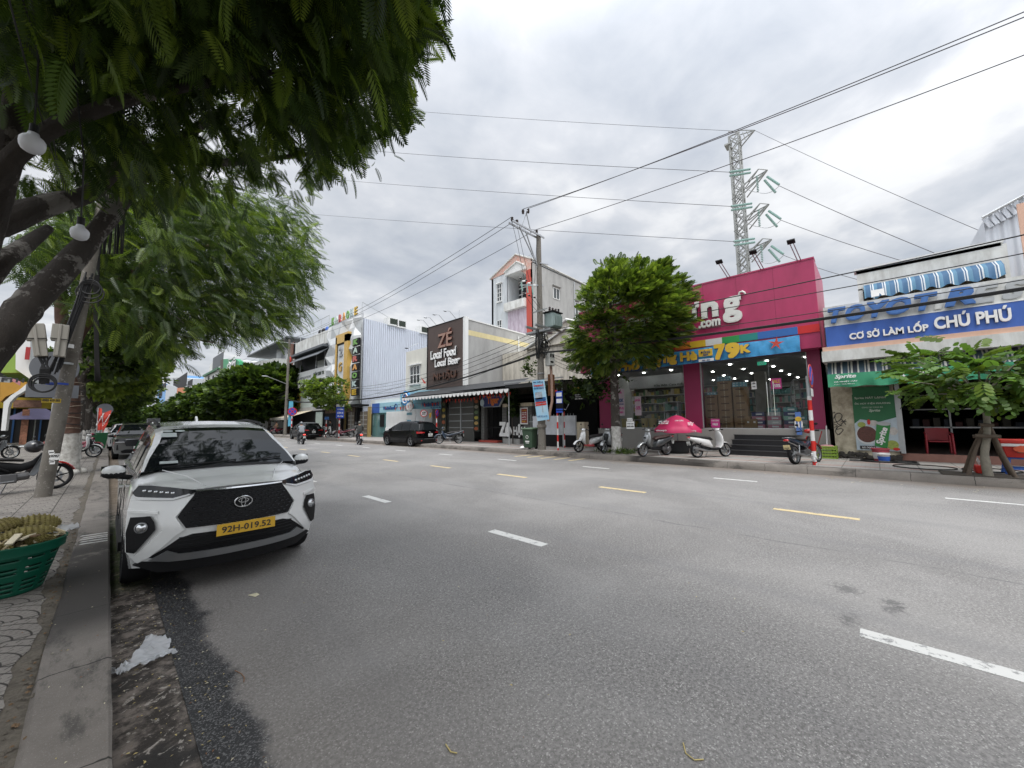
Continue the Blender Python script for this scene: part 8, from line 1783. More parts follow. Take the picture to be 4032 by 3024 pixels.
def leaves(name,P,D,S,tpl,mats,prob,parent,seed=1,rollamp=.5,**kw):
 """P points, D directions, S sizes -> one foliage mesh"""
 rs_ =np.random.RandomState(seed);V,F =tpl;n =len(P);D =D/np.linalg.norm(D,axis=1)[:,None]
 up_ =np.tile([0,0,1.0],(n,1))+rs_.normal(0,rollamp,(n,3));Yv =np.cross(up_,D);Yv /= np.linalg.norm(Yv,axis=1)[:,None]+1e-9;Zv =np.cross(D,Yv)
 W_ =(V[None,:,0,None]*D[:,None]+V[None,:,1,None]*Yv[:,None]+V[None,:,2,None]*Zv[:,None])*S[:,None,None]+P[:,None]
 nv =len(V);me =bpy.data.meshes.new(name);me.vertices.add(n*nv);me.vertices.foreach_set('co',W_.reshape(-1).astype(np.float32))
 fl =[tuple(dict.fromkeys(f)) for f in F];sizes =np.array([len(f) for f in fl]);idx =np.concatenate([np.array(f) for f in fl]);nl =len(idx);nf =len(fl)
 me.loops.add(n*nl);me.loops.foreach_set('vertex_index',(idx[None]+(np.arange(n)*nv)[:,None]).reshape(-1).astype(np.int32))
 st_ =np.concatenate([[0],np.cumsum(sizes)[:-1]]);me.polygons.add(n*nf);me.polygons.foreach_set('loop_start',(st_[None]+(np.arange(n)*nl)[:,None]).reshape(-1).astype(np.int32))
 mi =rs_.choice(len(mats),n,p=prob);me.polygons.foreach_set('material_index',np.repeat(mi,nf).astype(np.int32))
 for m in mats:me.materials.append(m)
 me.update(calc_edges=True);o =bpy.data.objects.new(name,me);COL.objects.link(o)
 if parent:hang(o,parent)
 return o
def inpoly(x,y,poly):
 r_ =np.zeros(len(x),bool);n =len(poly);j =n-1
 for i in range(n):
  xi,yi =poly[i];xj,yj =poly[j];c_ =((yi > y) != (yj > y)) & (x < (xj-xi)*(y-yi)/((yj-yi)+1e-9)+xi);r_ ^= c_;j =i
 return r_
RT,UP,FW =np.array(rt),np.array(up),np.array(fw)
def proj(P):
 v =P-np.array([0,0,EYE]);z =v@FW;return 2016+FPX*(v@RT)/z,1512-FPX*(v@UP)/z,z
def carve(P,poly,jit=0):x,y,z =proj(P);return (z > .3) & inpoly(x+np.random.normal(0,jit+1e-6,len(x)),y+np.random.normal(0,jit+1e-6,len(x)),poly)
def clump(P,n,spread,rs_):return np.repeat(P,n,0)+rs_.normal(0,spread,(len(P)*n,3)),np.repeat(P,n,0)
def limb(s,pts,r_,m,n=12):
 """bent, knotty limb"""
 P_ =[];R_ =[];pts =[Vector(p) for p in pts]
 for i in range(len(pts)-1):
  p0,p1,p2,p3 =pts[max(i-1,0)],pts[i],pts[i+1],pts[min(i+2,len(pts)-1)]
  for k in range(5):
   t =k/5;P_.append(.5*(2*p1+(p2-p0)*t+(2*p0-5*p1+4*p2-p3)*t*t+(3*p1-p0-3*p2+p3)*t**3));R_.append((r_[i]+(r_[i+1]-r_[i])*t)*(1+random.uniform(-.06,.06)))
 P_.append(pts[-1]);R_.append(r_[-1]);s.tube(P_,R_,m,n)
# ---- the big near tree; its trunk stands just outside the picture ----
rs_ =np.random.RandomState(3);random.seed(8)
bt_ =thing('shade_tree','huge dark feathery tree overhanging the upper left','tree',(-2.3,6.6,ZL_))
s =MB();f1 =PY(-200,1700,6.8)
limb(s,[(-2.3,6.6,0),(-2.25,6.6,1.3),PY(-240,1560,7.3),PY(-80,1430,7.5),PY(34,1290,7.6),PY(127,1180,7.8),PY(228,1085,7.9),PY(405,885,8.2),PY(620,620,8.0),PY(900,420,7.0)],[.36,.26,.20,.185,.17,.16,.145,.12,.09,.05],m_bark,14);s.build('trunk',bt_,smooth=60)
s =MB();limb(s,[(-2.2,6.6,1.0),PY(-300,1250,6.4),PY(-120,920,6.2),PY(0,870,6.3),PY(210,800,6.5),PY(370,750,6.7),PY(560,560,6.0)],[.26,.18,.15,.14,.11,.08,.04],m_bark);s.build('bough',bt_,smooth=60)
s =MB();limb(s,[PY(-200,1330,7.0),PY(-20,1060,6.6),PY(80,980,6.8),PY(190,900,7.5)],[.12,.09,.08,.05],m_bark);s.build('bough',bt_,smooth=60)
s =MB();limb(s,[PY(-100,1000,6),PY(-20,760,5.6),PY(40,560,5.2),PY(60,300,5)],[.15,.11,.08,.05],m_bark);s.build('bough',bt_,smooth=60)
s =MB();limb(s,[PY(-120,820,5.5),PY(120,560,5.0),PY(420,420,4.6),PY(800,330,4.2),PY(1250,260,3.9)],[.09,.07,.05,.035,.015],m_bark,8);limb(s,[PY(620,620,8),PY(900,640,6.5),PY(1250,600,5.5)],[.08,.05,.015],m_bark,8);s.build('bough',bt_,smooth=60)
def s8(L_):return [(x*.8438,y*.8438) for x,y in L_]
S1 =s8([(-250,-500),(2250,-500),(2040,0),(2050,90),(2030,190),(1960,215),(1920,300),(1935,400),(1965,510),(1900,590),(1850,670),(1815,760),(1720,790),(1610,850),(1540,850),(1480,920),(1350,900),(1250,850),(1180,870),(1130,960),(1180,1050),(1160,1110),(1040,1130),(960,1040),(860,930),(740,1010),(560,1000),(420,960),(300,990),(120,930),(40,900),(-250,1000)])
holes1 =[s8([(40,640),(190,640),(240,760),(230,820),(120,800),(30,800)]),s8([(430,235),(540,290),(470,300)]),s8([(100,340),(190,400),(130,410)]),s8([(1160,70),(1190,140),(1150,150)]),s8([(1480,20),(1530,60),(1500,110)])]
n =5200;px_ =rs_.uniform(-200,1750,n);py_ =rs_.uniform(-420,960,n);zt_ =rs_.uniform(4.6,8.2,n)
dirs_ =(RT[None]*(px_-2016)[:,None]-UP[None]*(py_-1512)[:,None]+FW[None]*FPX);Pn =dirs_*((zt_-EYE)/dirs_[:,2])[:,None]+np.array([0,0,EYE])
ok =(Pn[:,1] < 11) & (Pn[:,1] > .8) & (Pn[:,0] > -6) & carve(Pn,S1);Pn =Pn[ok]
# clump the fronds on hidden twigs
cen =Pn[rs_.choice(len(Pn),min(len(Pn),950),replace=False)]
Q,C0 =clump(cen,20,.34,rs_);keep =carve(Q,S1,22)
hx_,hy_,hz_ =proj(Q)
for k in range(70):
 a_,b_,r_ =rs_.uniform(250,1680),rs_.uniform(30,900),rs_.uniform(18,70);keep &= ((hx_-a_)**2+((hy_-b_)*1.4)**2) > r_*r_
for h_ in holes1:keep &= ~carve(Q,h_)
Q,C0 =Q[keep],C0[keep]
Dd =(Q-C0)*.9+rs_.normal(0,.35,Q.shape)+np.array([.35,-.15,-.55]);tip =Q+Dd/np.linalg.norm(Dd,axis=1)[:,None]*.26
k2 =carve(tip,[(x+15,y+25) for x,y in S1],30);Q,Dd =Q[k2],Dd[k2]
print('near tree fronds',len(Q))
leaves('crown',Q,Dd,rs_.uniform(.18,.35,len(Q)),feather(13,.34,.030),[LD,LM,LY_,LG],[.34,.33,.24,.09],bt_,5)
# twigs inside
s =MB()
for k in range(90):
 a =Vector(cen[rs_.randint(len(cen))]);b_ =Vector(cen[rs_.randint(len(cen))]);
 if (a-b_).length < 2.2:s.tube(sag(a,b_,-.1,5),[.018,.016,.014,.011,.008,.005],m_bark,5)
s.build('twigs',bt_,kind='stuff')
# the same crown where it spreads over and behind the camera (seen in the car's glass, and shading the kerb)
n =700;C2 =np.stack([rs_.uniform(-6,1.8,n),rs_.uniform(-8,3.5,n),rs_.uniform(5.2,8.6,n)],1);C2 =C2[(C2[:,0] < 2.0-.15*np.abs(C2[:,1]-2))]
x,y,z =proj(C2);C2 =C2[~((z > 0) & (x > -500) & (x < 4400) & (y > -300))]
Q,C0 =clump(C2,9,.5,rs_);x,y,z =proj(Q);k3 =~((z > -1.5) & (z < .4)) & ~((z > 0) & (y > -900) & (x > -1500) & (x < 5500));Q,C0 =Q[k3],C0[k3];Dd =(Q-C0)+rs_.normal(0,.4,Q.shape)+np.array([.2,-.1,-.5])
leaves('crown',Q,Dd,rs_.uniform(.6,.9,len(Q)),feather(7,.34,.06),[LD,LM,LY_],[.5,.38,.12],bt_,6)
# ---- second tree along the kerb ----
b2_ =thing('shade_tree','tall feathery tree with whitewashed trunk behind the leaning pole','tree',(-.78,17.9,ZL_))
s =MB();limb(s,[(-.78,17.9,0),(-.80,17.9,.5),(-.82,17.9,1.36)],[.34,.27,.235],m_lime_w,14);
for k in range(6):a =k*1.05;s.ell((-.78+.3*math.cos(a),17.9+.3*math.sin(a),ZL_+.05),(.14,.1,.12),m_lime_w,8)
s.build('whitewash',b2_,smooth=60)
s =MB();limb(s,[(-.82,17.9,1.36),(-.88,17.9,2.6),PY(250,1450,18),PY(290,1340,18),PY(370,1220,17.6),PY(520,1080,17),PY(680,1000,16.5),PY(900,960,15.5)],[.235,.23,.22,.2,.17,.14,.11,.05],m_brr,12);s.build('trunk',b2_,smooth=60)
s =MB();limb(s,[PY(270,1420,18),PY(240,1200,18.4),PY(260,900,18.6)],[.18,.14,.08],m_brr,10);limb(s,[PY(520,1080,17),PY(700,1120,16),PY(900,1150,15)],[.08,.05,.02],m_brr,8);limb(s,[PY(370,1220,17.6),PY(600,1300,17),PY(850,1350,16)],[.07,.05,.02],m_brr,8);s.build('bough',b2_,smooth=60)
random.seed(17);s =MB()
for k in range(9):z =1.5+k*.17;s.torus((-.83,17.9,z),.245,.012,(random.uniform(-.2,.2),random.uniform(-.2,.2),1),m_cable if k % 2 else mat('pale_twine',(.25,.2,.15)),16,4)
s.build('tied_wire',b2_)
S2 =s8([(300,900),(700,850),(1100,850),(1230,905),(1330,930),(1440,1010),(1490,1060),(1440,1130),(1520,1250),(1420,1290),(1455,1420),(1380,1510),(1290,1560),(1190,1540),(1120,1590),(1020,1580),(960,1540),(900,1560),(850,1650),(760,1680),(660,1640),(530,1580),(430,1480),(330,1380),(200,1350),(60,1300),(60,1100)])
n =9000;px_ =rs_.uniform(50,1300,n);py_ =rs_.uniform(700,1560,n);yy_ =rs_.uniform(12.5,21,n);yy_[px_ < 620] += 1.6
dirs_ =(RT[None]*(px_-2016)[:,None]-UP[None]*(py_-1512)[:,None]+FW[None]*FPX);Pn =dirs_*(yy_/dirs_[:,1])[:,None]+np.array([0,0,EYE]);rr_ =np.hypot(Pn[:,0]-.5,Pn[:,1]-17.5)
ok =carve(Pn,S2) & (Pn[:,2] > 3.3) & (Pn[:,2] < 12);Pn =Pn[ok];cen =Pn[rs_.choice(len(Pn),min(len(Pn),620),replace=False)]
Q,C0 =clump(cen,17,.34,rs_);k2 =carve(Q,S2,26);Q,C0 =Q[k2],C0[k2];Dd =(Q-C0)+rs_.normal(0,.3,Q.shape)+np.array([.55,-.1,-.40])
leaves('crown',Q,Dd,rs_.uniform(.34,.60,len(Q)),feather(10,.28,.032),[LD,LM,LY_,LG],[.34,.36,.24,.06],b2_,7)
s =MB()
for k in range(130):
 a =Vector(cen[rs_.randint(len(cen))]);b_ =Vector(cen[rs_.randint(len(cen))])
 if (a-b_).length < 2.6:s.tube(sag(a,b_,-.1,5),[.022,.018,.015,.012,.009,.006],m_bark,4)
s.build('twigs',b2_,kind='stuff')
# crown also spreads back over the left pavement
# ---- generic street tree ----
def street_tree(lb,x,y,z0,h,r_,zc0,n_cl,per,tpl,mats,prob,size,poly=None,trunk_r=.2,wash=1.2,seed=1,flat=.62,group=None,name='street_tree',dbias=(0,0,-.1),lean=(0,0),layer=True):
 q_ =np.random.RandomState(seed);random.seed(seed);o =thing(name,lb,'tree',(x,y,z0),group)
 cz =(zc0+h)/2;hz =(h-zc0)/2
 v =q_.normal(0,1,(n_cl*3,3));v /= np.linalg.norm(v,axis=1)[:,None];rad =q_.uniform(.35,1,n_cl*3)**.55
 C_ =v*rad[:,None]*np.array([r_,r_,hz])+np.array([x+lean[0],y+lean[1],cz]);C_ =C_[C_[:,2] > zc0-.2][:n_cl]
 if poly is not None:C_ =C_[carve(C_,poly)]
 s =MB();fk =z0+(zc0-z0)*.95
 if wash:s.tube([(x,y,z0-.05),(x,y,z0+.25),(x,y,z0+wash)],[trunk_r*1.35,trunk_r*1.1,trunk_r],m_lime_w,12);s.build('whitewash',o,smooth=60);s =MB()
 limb(s,[(x,y,z0+(wash or 0)-.01 if wash else z0-.05),(x+.05,y+.03,(z0+fk)/2+.3),(x+lean[0]*.3,y+lean[1]*.3,fk+.2)],[trunk_r,trunk_r*.9,trunk_r*.75],m_bark,10);s.build('trunk',o,smooth=60)
 for k in range(6):
  e_ =Vector(C_[q_.randint(len(C_))]);b0 =Vector((x+lean[0]*.3,y+lean[1]*.3,fk));mid =b0.lerp(e_,.5)+Vector((0,0,.3));s =MB();limb(s,[b0,mid,e_],[trunk_r*.55,trunk_r*.32,.02],m_bark,7);s.build('branch',o,smooth=60)
 Q,C0 =clump(C_,per,size*.5,q_);Q[:,2] =C0[:,2]+(Q[:,2]-C0[:,2])*.35
 if poly is not None:kk =carve(Q,poly,18);Q,C0 =Q[kk],C0[kk]
 Dd =(Q-np.array([x+lean[0],y+lean[1],cz-hz*.3]))*.25+(Q-C0)*.8*1.6+q_.normal(0,.5,Q.shape)*np.array([1,1,.3])*size+np.array(dbias)
 leaves('crown',Q,Dd,q_.uniform(.75,1.25,len(Q))*size,tpl,mats,prob,o,seed)
 return o
# the tree before the pink shop
SP =[(2235,1420),(2240,1330),(2290,1240),(2285,1160),(2350,1090),(2370,1030),(2450,985),(2480,940),(2580,925),(2650,900),(2760,925),(2800,990),(2850,1050),(2815,1140),(2800,1200),(2810,1260),(2740,1300),(2700,1350),(2640,1400),(2600,1470),(2560,1490),(2530,1420),(2480,1400),(2430,1440),(2420,1500),(2440,1560),(2330,1555),(2210,1520),(2180,1440)]
street_tree('round green tree with whitewashed trunk before the pink shop',15.05,8.12,ZR_,8.6,3.3,3.7,640,21,feather(6,.42,.085,.22),[LD,LM,LY_,LG],[.12,.30,.38,.20],.28,SP,.2,1.15,33,dbias=(0,0,.05))
cx0 =PX(2330,1510,14.6);q_ =np.random.RandomState(2)
# tree by the karaoke entrance
kt =PX(1328,1675,15.2);KP =[ZD(*q) for q in ((300,1150),(360,1000),(345,950),(420,880),(500,870),(520,810),(560,820),(640,870),(700,850),(780,900),(790,980),(770,1060),(820,1140),(790,1180),(700,1190),(560,1240),(500,1200),(440,1250),(400,1200))]
street_tree('small light green tree between the shop house and the karaoke front',15.2,kt.y,ZR_,8.6,3.6,2.9,260,9,cluster(8,.5,.16,4),[LM,LY_,LG],[.35,.45,.20],.55,KP,.13,0,44)
# the far row on the right
FJ =[(62,5.2),(69,5.3),(77,5.2),(86,5.2),(96,5.2),(108,5.5),(122,5.5),(140,5.8),(160,6),(185,6.5)]
for k,(Y_,r_) in enumerate(FJ):
 street_tree('dense dark green tree in the row down the far pavement',15.6,Y_,ZR_,9.6-.04*(Y_-62)*.2 if k != 1 else 10.2,r_,2.6,int(420-k*26),8,cluster(9,.62,.22,k),[LD,LM,LY_],[.44,.42,.14],.85+.05*k,None,.2,0,60+k,group='trees in the row down the far pavement')
# the far row on the left
for k,(x,Y_,h_,zc_,r_,ms,pr) in enumerate(((-1.0,25.5,9,3.6,2.6,[LD,LM,LY_],[.4,.4,.2]),(-.9,32,8.5,3.4,3.4,[LM,LY_,LG],[.1,.4,.5]),(-.9,42,9,3.2,4,[LD,LM,LY_],[.3,.45,.25]),(-.9,55,9.5,3.2,4.6,[LD,LM,LY_],[.4,.4,.2]),(-1,70,9.5,3.2,5,[LM,LY_],[.6,.4]),(-1,90,10,3.2,5.5,[LD,LM,LY_],[.4,.4,.2]),(-1,120,10,3.2,6,[LD,LM],[.5,.5]))):
 street_tree(('dark trunked tree second behind the leaning pole','bright green broad leaved tree over the red flags','green tree behind the bright green one on the left','leafy tree farther down the left pavement','light green tree far down the left pavement','dark tree far down the left pavement','last visible tree at the end of the left pavement')[k],x,Y_,ZL_,h_,r_,zc_,330,8,cluster(8,.5,.17,k+20),ms,pr,.5+.06*k,[(310,700),(1400,700),(1400,1720),(310,1720)] if k < 3 else None,.24,1.2,90+k)
# low mass of trees that closes the street far away
q_ =np.random.RandomState(77);n =5200;P_ =np.stack([q_.uniform(-30,60,n),q_.uniform(330,380,n),np.abs(q_.normal(0,5.5,n))+.5],1)
o =leaves('distant_trees',P_,q_.normal(0,1,P_.shape),q_.uniform(1.6,3.2,n),cluster(7,.8,.4,3),[LD,LM],[.6,.4],None,3);o['kind'] ='stuff'
# young tree with timber props before the tyre shop
yt =thing('young_tree','young big leaved tree held by timber props before the tyre shop','tree',(14.45,-1.84,ZR_))
TB =PZ(3893,1876,ZR_);X0 =14.45;ty0 =PX(3893,1876,X0).y
s =MB();random.seed(3);fkz =PX(*ZM(1720,60),X0);limb(s,[(X0,ty0,ZR_-.05),(X0,ty0+.02,ZR_+.5),PX(*ZM(1735,400),X0),PX(*ZM(1740,200),X0),fkz,fkz+Vector((0,.05,.35))],[.095,.075,.07,.06,.055,.05],mat('pale_bark',(.22,.20,.16),.9,var=.3,vs=12,bump=.4),10);s.build('trunk',yt,smooth=60)
q_ =np.random.RandomState(5);tips =[]
s =MB();f0_ =fkz+Vector((0,.05,.3))
for (px,py,dx) in ((3560,1480,-.6),(3620,1540,.3),(3600,1400,.5),(3720,1420,-.8),(3760,1500,.7),(3850,1380,0),(3900,1450,-.7),(3960,1400,.6),(4020,1500,-.3),(4060,1420,.5),(4080,1350,0),(3820,1540,-.5),(3680,1450,.9),(3700,1360,.2),(4120,1460,-.6),(3530,1420,.1),(3930,1560,-.2)):
 e_ =PX(px,py,X0+dx);e_.z -= .12;m_ =f0_.lerp(e_,.5)+Vector((0,0,.08));limb(s,[f0_,m_,e_],[.03,.018,.008],mat('pale_bark'),6);tips += [e_,m_.lerp(e_,.6),m_.lerp(e_,.3)]
s.build('branches',yt,smooth=60)
T_ =np.array([tuple(t) for t in tips]);Q,C0 =clump(T_,5,.15,q_);Dd =(C0-np.array(f0_))*.5+q_.normal(0,.55,Q.shape)*[1,1,.5]+np.array([-.1,0,-.22])
leaves('crown',Q,Dd,q_.uniform(.34,.52,len(Q)),pinnate(4,.34,.125,.45),[LM,leafmat('leaf_broad',(.10,.18,.045)),LY_],[.25,.5,.25],yt,9,.25)
for (px,py,tx_,tz_) in ((1450,850,1690,260),(1500,880,1700,300),(2110,915,1780,260),(2060,900,1770,300)):
 a =PZ(*ZM(px,py),ZR_);a.x =min(a.x,15.3);a =PX(*ZM(px,py),14.45+(.45 if px in (1450,2060) else -.05));a.z =ZR_;b_ =PX(*ZM(tx_,tz_),X0);s =MB();s.tube([a,a.lerp(b_,.5)+Vector((.02,.02,0)),b_],[.045,.038,.032],m_wood,8);s.build('prop',yt,smooth=60)
s =MB();a,b_ =PX(*ZM(1590,375),X0-.15),PX(*ZM(1920,390),X0-.15);s.tube([a,b_],.045,m_wood,7);s.build('prop_rail',yt);s =MB();s.tube([a+Vector((.35,0,-.03)),b_+Vector((.35,0,0))],.045,m_wood,7);s.build('prop_rail',yt)
s =MB();a,b_ =PX(*ZM(1655,235),X0-.1),PX(*ZM(1830,245),X0-.1);s.tube([a,b_],.04,m_wood,7);s.build('prop_rail',yt);s =MB();s.tube([a+Vector((.22,0,0)),b_+Vector((.22,0,0))],.04,m_wood,7);s.build('prop_rail',yt)
s =MB();s.box(KR+.10,KR+1.0,ty0-.75,ty0+.75,ZR_+.003,ZR_+.02,mat('tree_pit_soil',(.06,.05,.04),.95,var=.4));struct(s.build('tree_pit'))
# creeper before the restaurant and beside the canopy
q_ =np.random.RandomState(15);n =260;P_ =np.stack([q_.uniform(17.4,17.9,n),q_.uniform(*sorted((PX(*ZR(1500,300),17.7).y,PX(*ZR(1620,300),17.7).y)),n),q_.uniform(2.0,3.6,n)],1)
o =thing('climbing_plant','dark creeper trained up the wall above the white letters','plant',(17.6,17.5,ZR_));leaves('foliage',P_,q_.normal(0,1,P_.shape)+[0,0,.3],q_.uniform(.2,.4,n),cluster(7,.5,.16,8),[LD,LM],[.75,.25],o,3);s =MB();s.tube([(17.6,P_[:,1].mean(),ZR_),(17.6,P_[:,1].mean()+.1,3.2)],.04,m_bark,6);s.build('stem',o)
o =thing('hanging_plant','small fern clump growing on the cables at the power pole','plant',tuple(PX(*ZG(430,1540),14.6)));c_ =np.array(PX(*ZG(430,1540),14.6));P_ =c_+q_.normal(0,1,(60,3))*[.1,.18,.3];leaves('foliage',P_,q_.normal(0,1,P_.shape),q_.uniform(.15,.3,60),cluster(7,.5,.14,9),[LD,LM,LY_],[.4,.4,.2],o,3)
q_ =np.random.RandomState(25)
o =thing('bush','low dark bush in the shade of the black canopy beside the magenta pillar','plant',(17.2,12.5,3));c_ =PX(2330,1525,16.0);P_ =np.array(c_)+q_.normal(0,1,(170,3))*[.3,.75,.28];leaves('foliage',P_,q_.normal(0,1,P_.shape),q_.uniform(.25,.5,170),cluster(7,.5,.16,9),[LD,LM,LY_],[.5,.35,.15],o,3);s =MB();s.tube([(c_.x,c_.y,c_.z),(15.1,8.2,3.6)],.03,m_bark,5);s.build('stem',o);o['label'] ='leafy side branch hanging left of the magenta shop fascia'
# weeds at the foot of the tree
o =thing('weeds','grass tuft at the foot of the whitewashed tree before the pink shop','weeds',(15,8.1,ZR_));P_ =np.array([15.0,7.9,ZR_+.03])+q_.normal(0,1,(130,3))*[.25,.38,.03];P_[:,2] =np.abs(P_[:,2]-ZR_)+ZR_;leaves('grass',P_,q_.normal(0,.5,P_.shape)+[0,0,1],q_.uniform(.12,.26,130),cluster(6,.8,.06,2),[LM,LY_,LD],[.5,.3,.2],o,3)
# ================= small things =================
# pink parasol
um =thing('parasol','magenta advertising parasol on a black drum before the pink shop','parasol',(16.9,6.5,ZR_));UX =16.75
c_ =PX(*ZB(852,1262),UX);e_ =PX(*ZB(865,1362),UX);rU =abs(PX(*ZB(697,1345),UX).y-PX(*ZB(1033,1345),UX).y)/2;uy =(PX(*ZB(697,1345),UX).y+PX(*ZB(1033,1345),UX).y)/2;zt_,ze_ =c_.z,e_.z
m_par =mat('parasol_cloth',(.55,.03,.12),.55,var=.06,streak=.1)
s =MB();rings =[]
for i in range(7):
 f_ =i/6;r_ =.02+rU*f_;z =zt_-(zt_-ze_)*(f_**1.4);rings.append([(UX+r_*math.cos(a)*(1-.09*f_*abs(math.sin(4*a))),uy+r_*math.sin(a)*(1-.09*f_*abs(math.sin(4*a))),z-.02*f_*abs(math.cos(4*a))) for a in [2*math.pi*k/32 for k in range(32)]])
rings.append([(p[0],p[1],p[2]-.13-.02*math.sin(k*.8)) for k,p in enumerate(rings[-1])]);s.loft(rings,m_par,cap=False);s.build('canopy',um,smooth=50)
s =MB();s.tube([(UX,uy,ZR_+.3),(UX,uy,zt_+.06)],.022,galv,8)
for k in range(8):a =k*math.pi/4;s.tube([(UX,uy,zt_-.1),(UX+rU*.9*math.cos(a),uy+rU*.9*math.sin(a),ze_+.05)],.008,steel,4)
s.build('pole',um)
s =MB();s.lathe((UX,uy,ZR_),[(.0001,0),(.40,0),(.44,.1),(.42,.48),(.36,.5),(.0001,.5)],(0,0,1),mat('tyre_black',(.015,.015,.016),.8,var=.2),24);s.build('base',um)
for t,y_,z_,w_,h_ in (('MẸ BẦU\n& EM BÉ',uy+.28,.30,.42,.20),('CON CƯNG',uy-.35,.36,.34,.07),('concung.com',uy+.25,-.02,.5,.08),('SIÊU\nTHỊ',uy-.72,.22,.22,.18),('con cưng',uy-.80,-.02,.3,.07)):
 rr_ =math.sqrt(max(.05,1-((y_-uy)/rU)**2));xx =UX-rU*rr_*(.80 if z_ > .1 else 1.0)-.02;sl_ =.55 if z_ > .1 else 0
 M =Matrix(((0,sl_,-1),(-1,0,0),(0,.85 if sl_ else 1,0)));text(t,inkwht,(xx if not sl_ else UX-rU*.72*rr_-.03,y_,ze_+z_ if sl_ else ze_-.06),w_,h_,M=M,th=.006,bold=.02,parent=um)
# notices tied on the tree trunk
s =MB();y0,y1,z0,z1 =rect(14.8,ZB(492,1308),ZB(550,1362));s.box(14.78,14.80,y0,y1,z0,z1,inkwht);o =tag(s.build('paper_notice'),'white job notice tied to the whitewashed trunk before the pink shop','notice')
text('TUYỂN DỤNG',inkblk,(14.775,(y0+y1)/2,z0+(z1-z0)*.7),(y1-y0)*.85,.07,th=.003,bold=.03,parent=o);text('NHÂN VIÊN',inkblk,(14.775,(y0+y1)/2,z0+(z1-z0)*.35),(y1-y0)*.85,.07,th=.003,bold=.03,parent=o)
s =MB();y0,y1,z0,z1 =rect(14.8,ZB(498,1284),ZB(536,1304));s.box(14.78,14.80,y0,y1,z0,z1,inkwht);o =tag(s.build('paper_notice'),'smaller white notice just above the job notice on the trunk','notice');text('CẦN THUÊ',inkblk,(14.775,(y0+y1)/2,(z0+z1)/2),(y1-y0)*.8,.04,th=.003,parent=o)
# green crate with brooms
def crate(x,y,z,a,b_,h_,m,lb,nm='plastic_crate'):
 s =MB();n =7
 for k in range(n+1):
  t =-a/2+a*k/n;s.box(x+t-.008,x+t+.008,y-b_/2,y-b_/2+.01,z,z+h_,m);s.box(x+t-.008,x+t+.008,y+b_/2-.01,y+b_/2,z,z+h_,m);t =-b_/2+b_*k/n;s.box(x-a/2,x-a/2+.01,y+t-.008,y+t+.008,z,z+h_,m);s.box(x+a/2-.01,x+a/2,y+t-.008,y+t+.008,z,z+h_,m)
 for zz_ in (0,.25,.5,.75,.93):s.box(x-a/2-.005,x-a/2+.012,y-b_/2,y+b_/2,z+h_*zz_,z+h_*(zz_+.09),m);s.box(x+a/2-.012,x+a/2+.005,y-b_/2,y+b_/2,z+h_*zz_,z+h_*(zz_+.09),m);s.box(x-a/2,x+a/2,y-b_/2-.005,y-b_/2+.012,z+h_*zz_,z+h_*(zz_+.09),m);s.box(x-a/2,x+a/2,y+b_/2-.012,y+b_/2+.005,z+h_*zz_,z+h_*(zz_+.09),m)
 s.box(x-a/2+.012,x+a/2-.012,y-b_/2+.012,y+b_/2-.012,z,z+.02,m);return tag(s.build(nm),lb,'crate')
cy_ =(PX(*ZB(1908,1520),17.7).y+PX(*ZB(1990,1520),17.7).y)/2;crate(17.7,cy_,ZR_+.004,.45,.55,.42,mat('lime_plastic',(.22,.34,.04),.5),'lime green plastic crate against the grey plinth')
s =MB();s.tube([(17.75,cy_+.0,ZR_+.3),(17.9,cy_-.02,ZR_+1.15)],.02,m_wallw,6);s.ell((17.72,cy_,ZR_+.42),(.15,.22,.06),mat('mop_pink',(.5,.25,.25)),8);tag(s.build('mop'),'mop with white handle standing in the lime green crate','mop')
s =MB();s.tube([(17.7,cy_+.35,ZR_+.1),(17.95,cy_+.12,ZR_+.95)],.018,mat('maroon_field'),6);s.prism([(17.6,cy_+.48,ZR_),(17.6,cy_+.22,ZR_),(17.75,cy_+.30,ZR_+.35),(17.75,cy_+.38,ZR_+.35)],(.06,0,0),mat('straw',(.36,.18,.06),.9,var=.3,vs=30));tag(s.build('broom'),'straw broom with dark red handle left of the lime crate','broom')
def bucket(c_,r0,r1,h_,m,lb,band=None):
 s =MB();s.lathe(c_,[(.0001,.01),(r0,0),(r1,h_),(r1+.015,h_),(r1+.015,h_-.03),(r1-.01,h_-.03),(r1-.01,h_-.04),(.0001,h_-.05)],(0,0,1),m,22);o =tag(s.build('bucket',smooth=40),lb,'bucket')
 if band:s =MB();s.lathe(c_,[(r0+.01,h_*.2),(r0+(r1-r0)*.8+.008,h_*.7)],(0,0,1),band,22);s.build('label_band',o,smooth=40)
 return o
p =PX(*ZM(388,650),17.3);bucket((17.35,p.y,ZR_+.005),.17,.22,.42,mat('maroon_bucket',(.34,.05,.07),.5),'dark red paint bucket under the poster',inkwht)
p =PX(*ZM(425,680),17.1);bucket((17.0,p.y,ZR_+.005),.12,.15,.27,mat('white_bucket',(.6,.6,.6),.4),'small white bucket with blue label before the dark red one',blue)
s =MB();p =PX(*ZM(350,660),17.2);s.torus((17.2,p.y,ZR_+.03),.42,.025,(0,0,1),blackpl,28,6);s.torus((17.2,p.y-.5,ZR_+.03),.35,.02,(0,.05,1),blackpl,28,6);s.box(16.9,17.5,p.y-.9,p.y+.7,ZR_+.002,ZR_+.018,mat('rubber_mat',(.03,.03,.03)));tag(s.build('hose_coil'),'black hose coiled on the pavement round the paint buckets','hose')
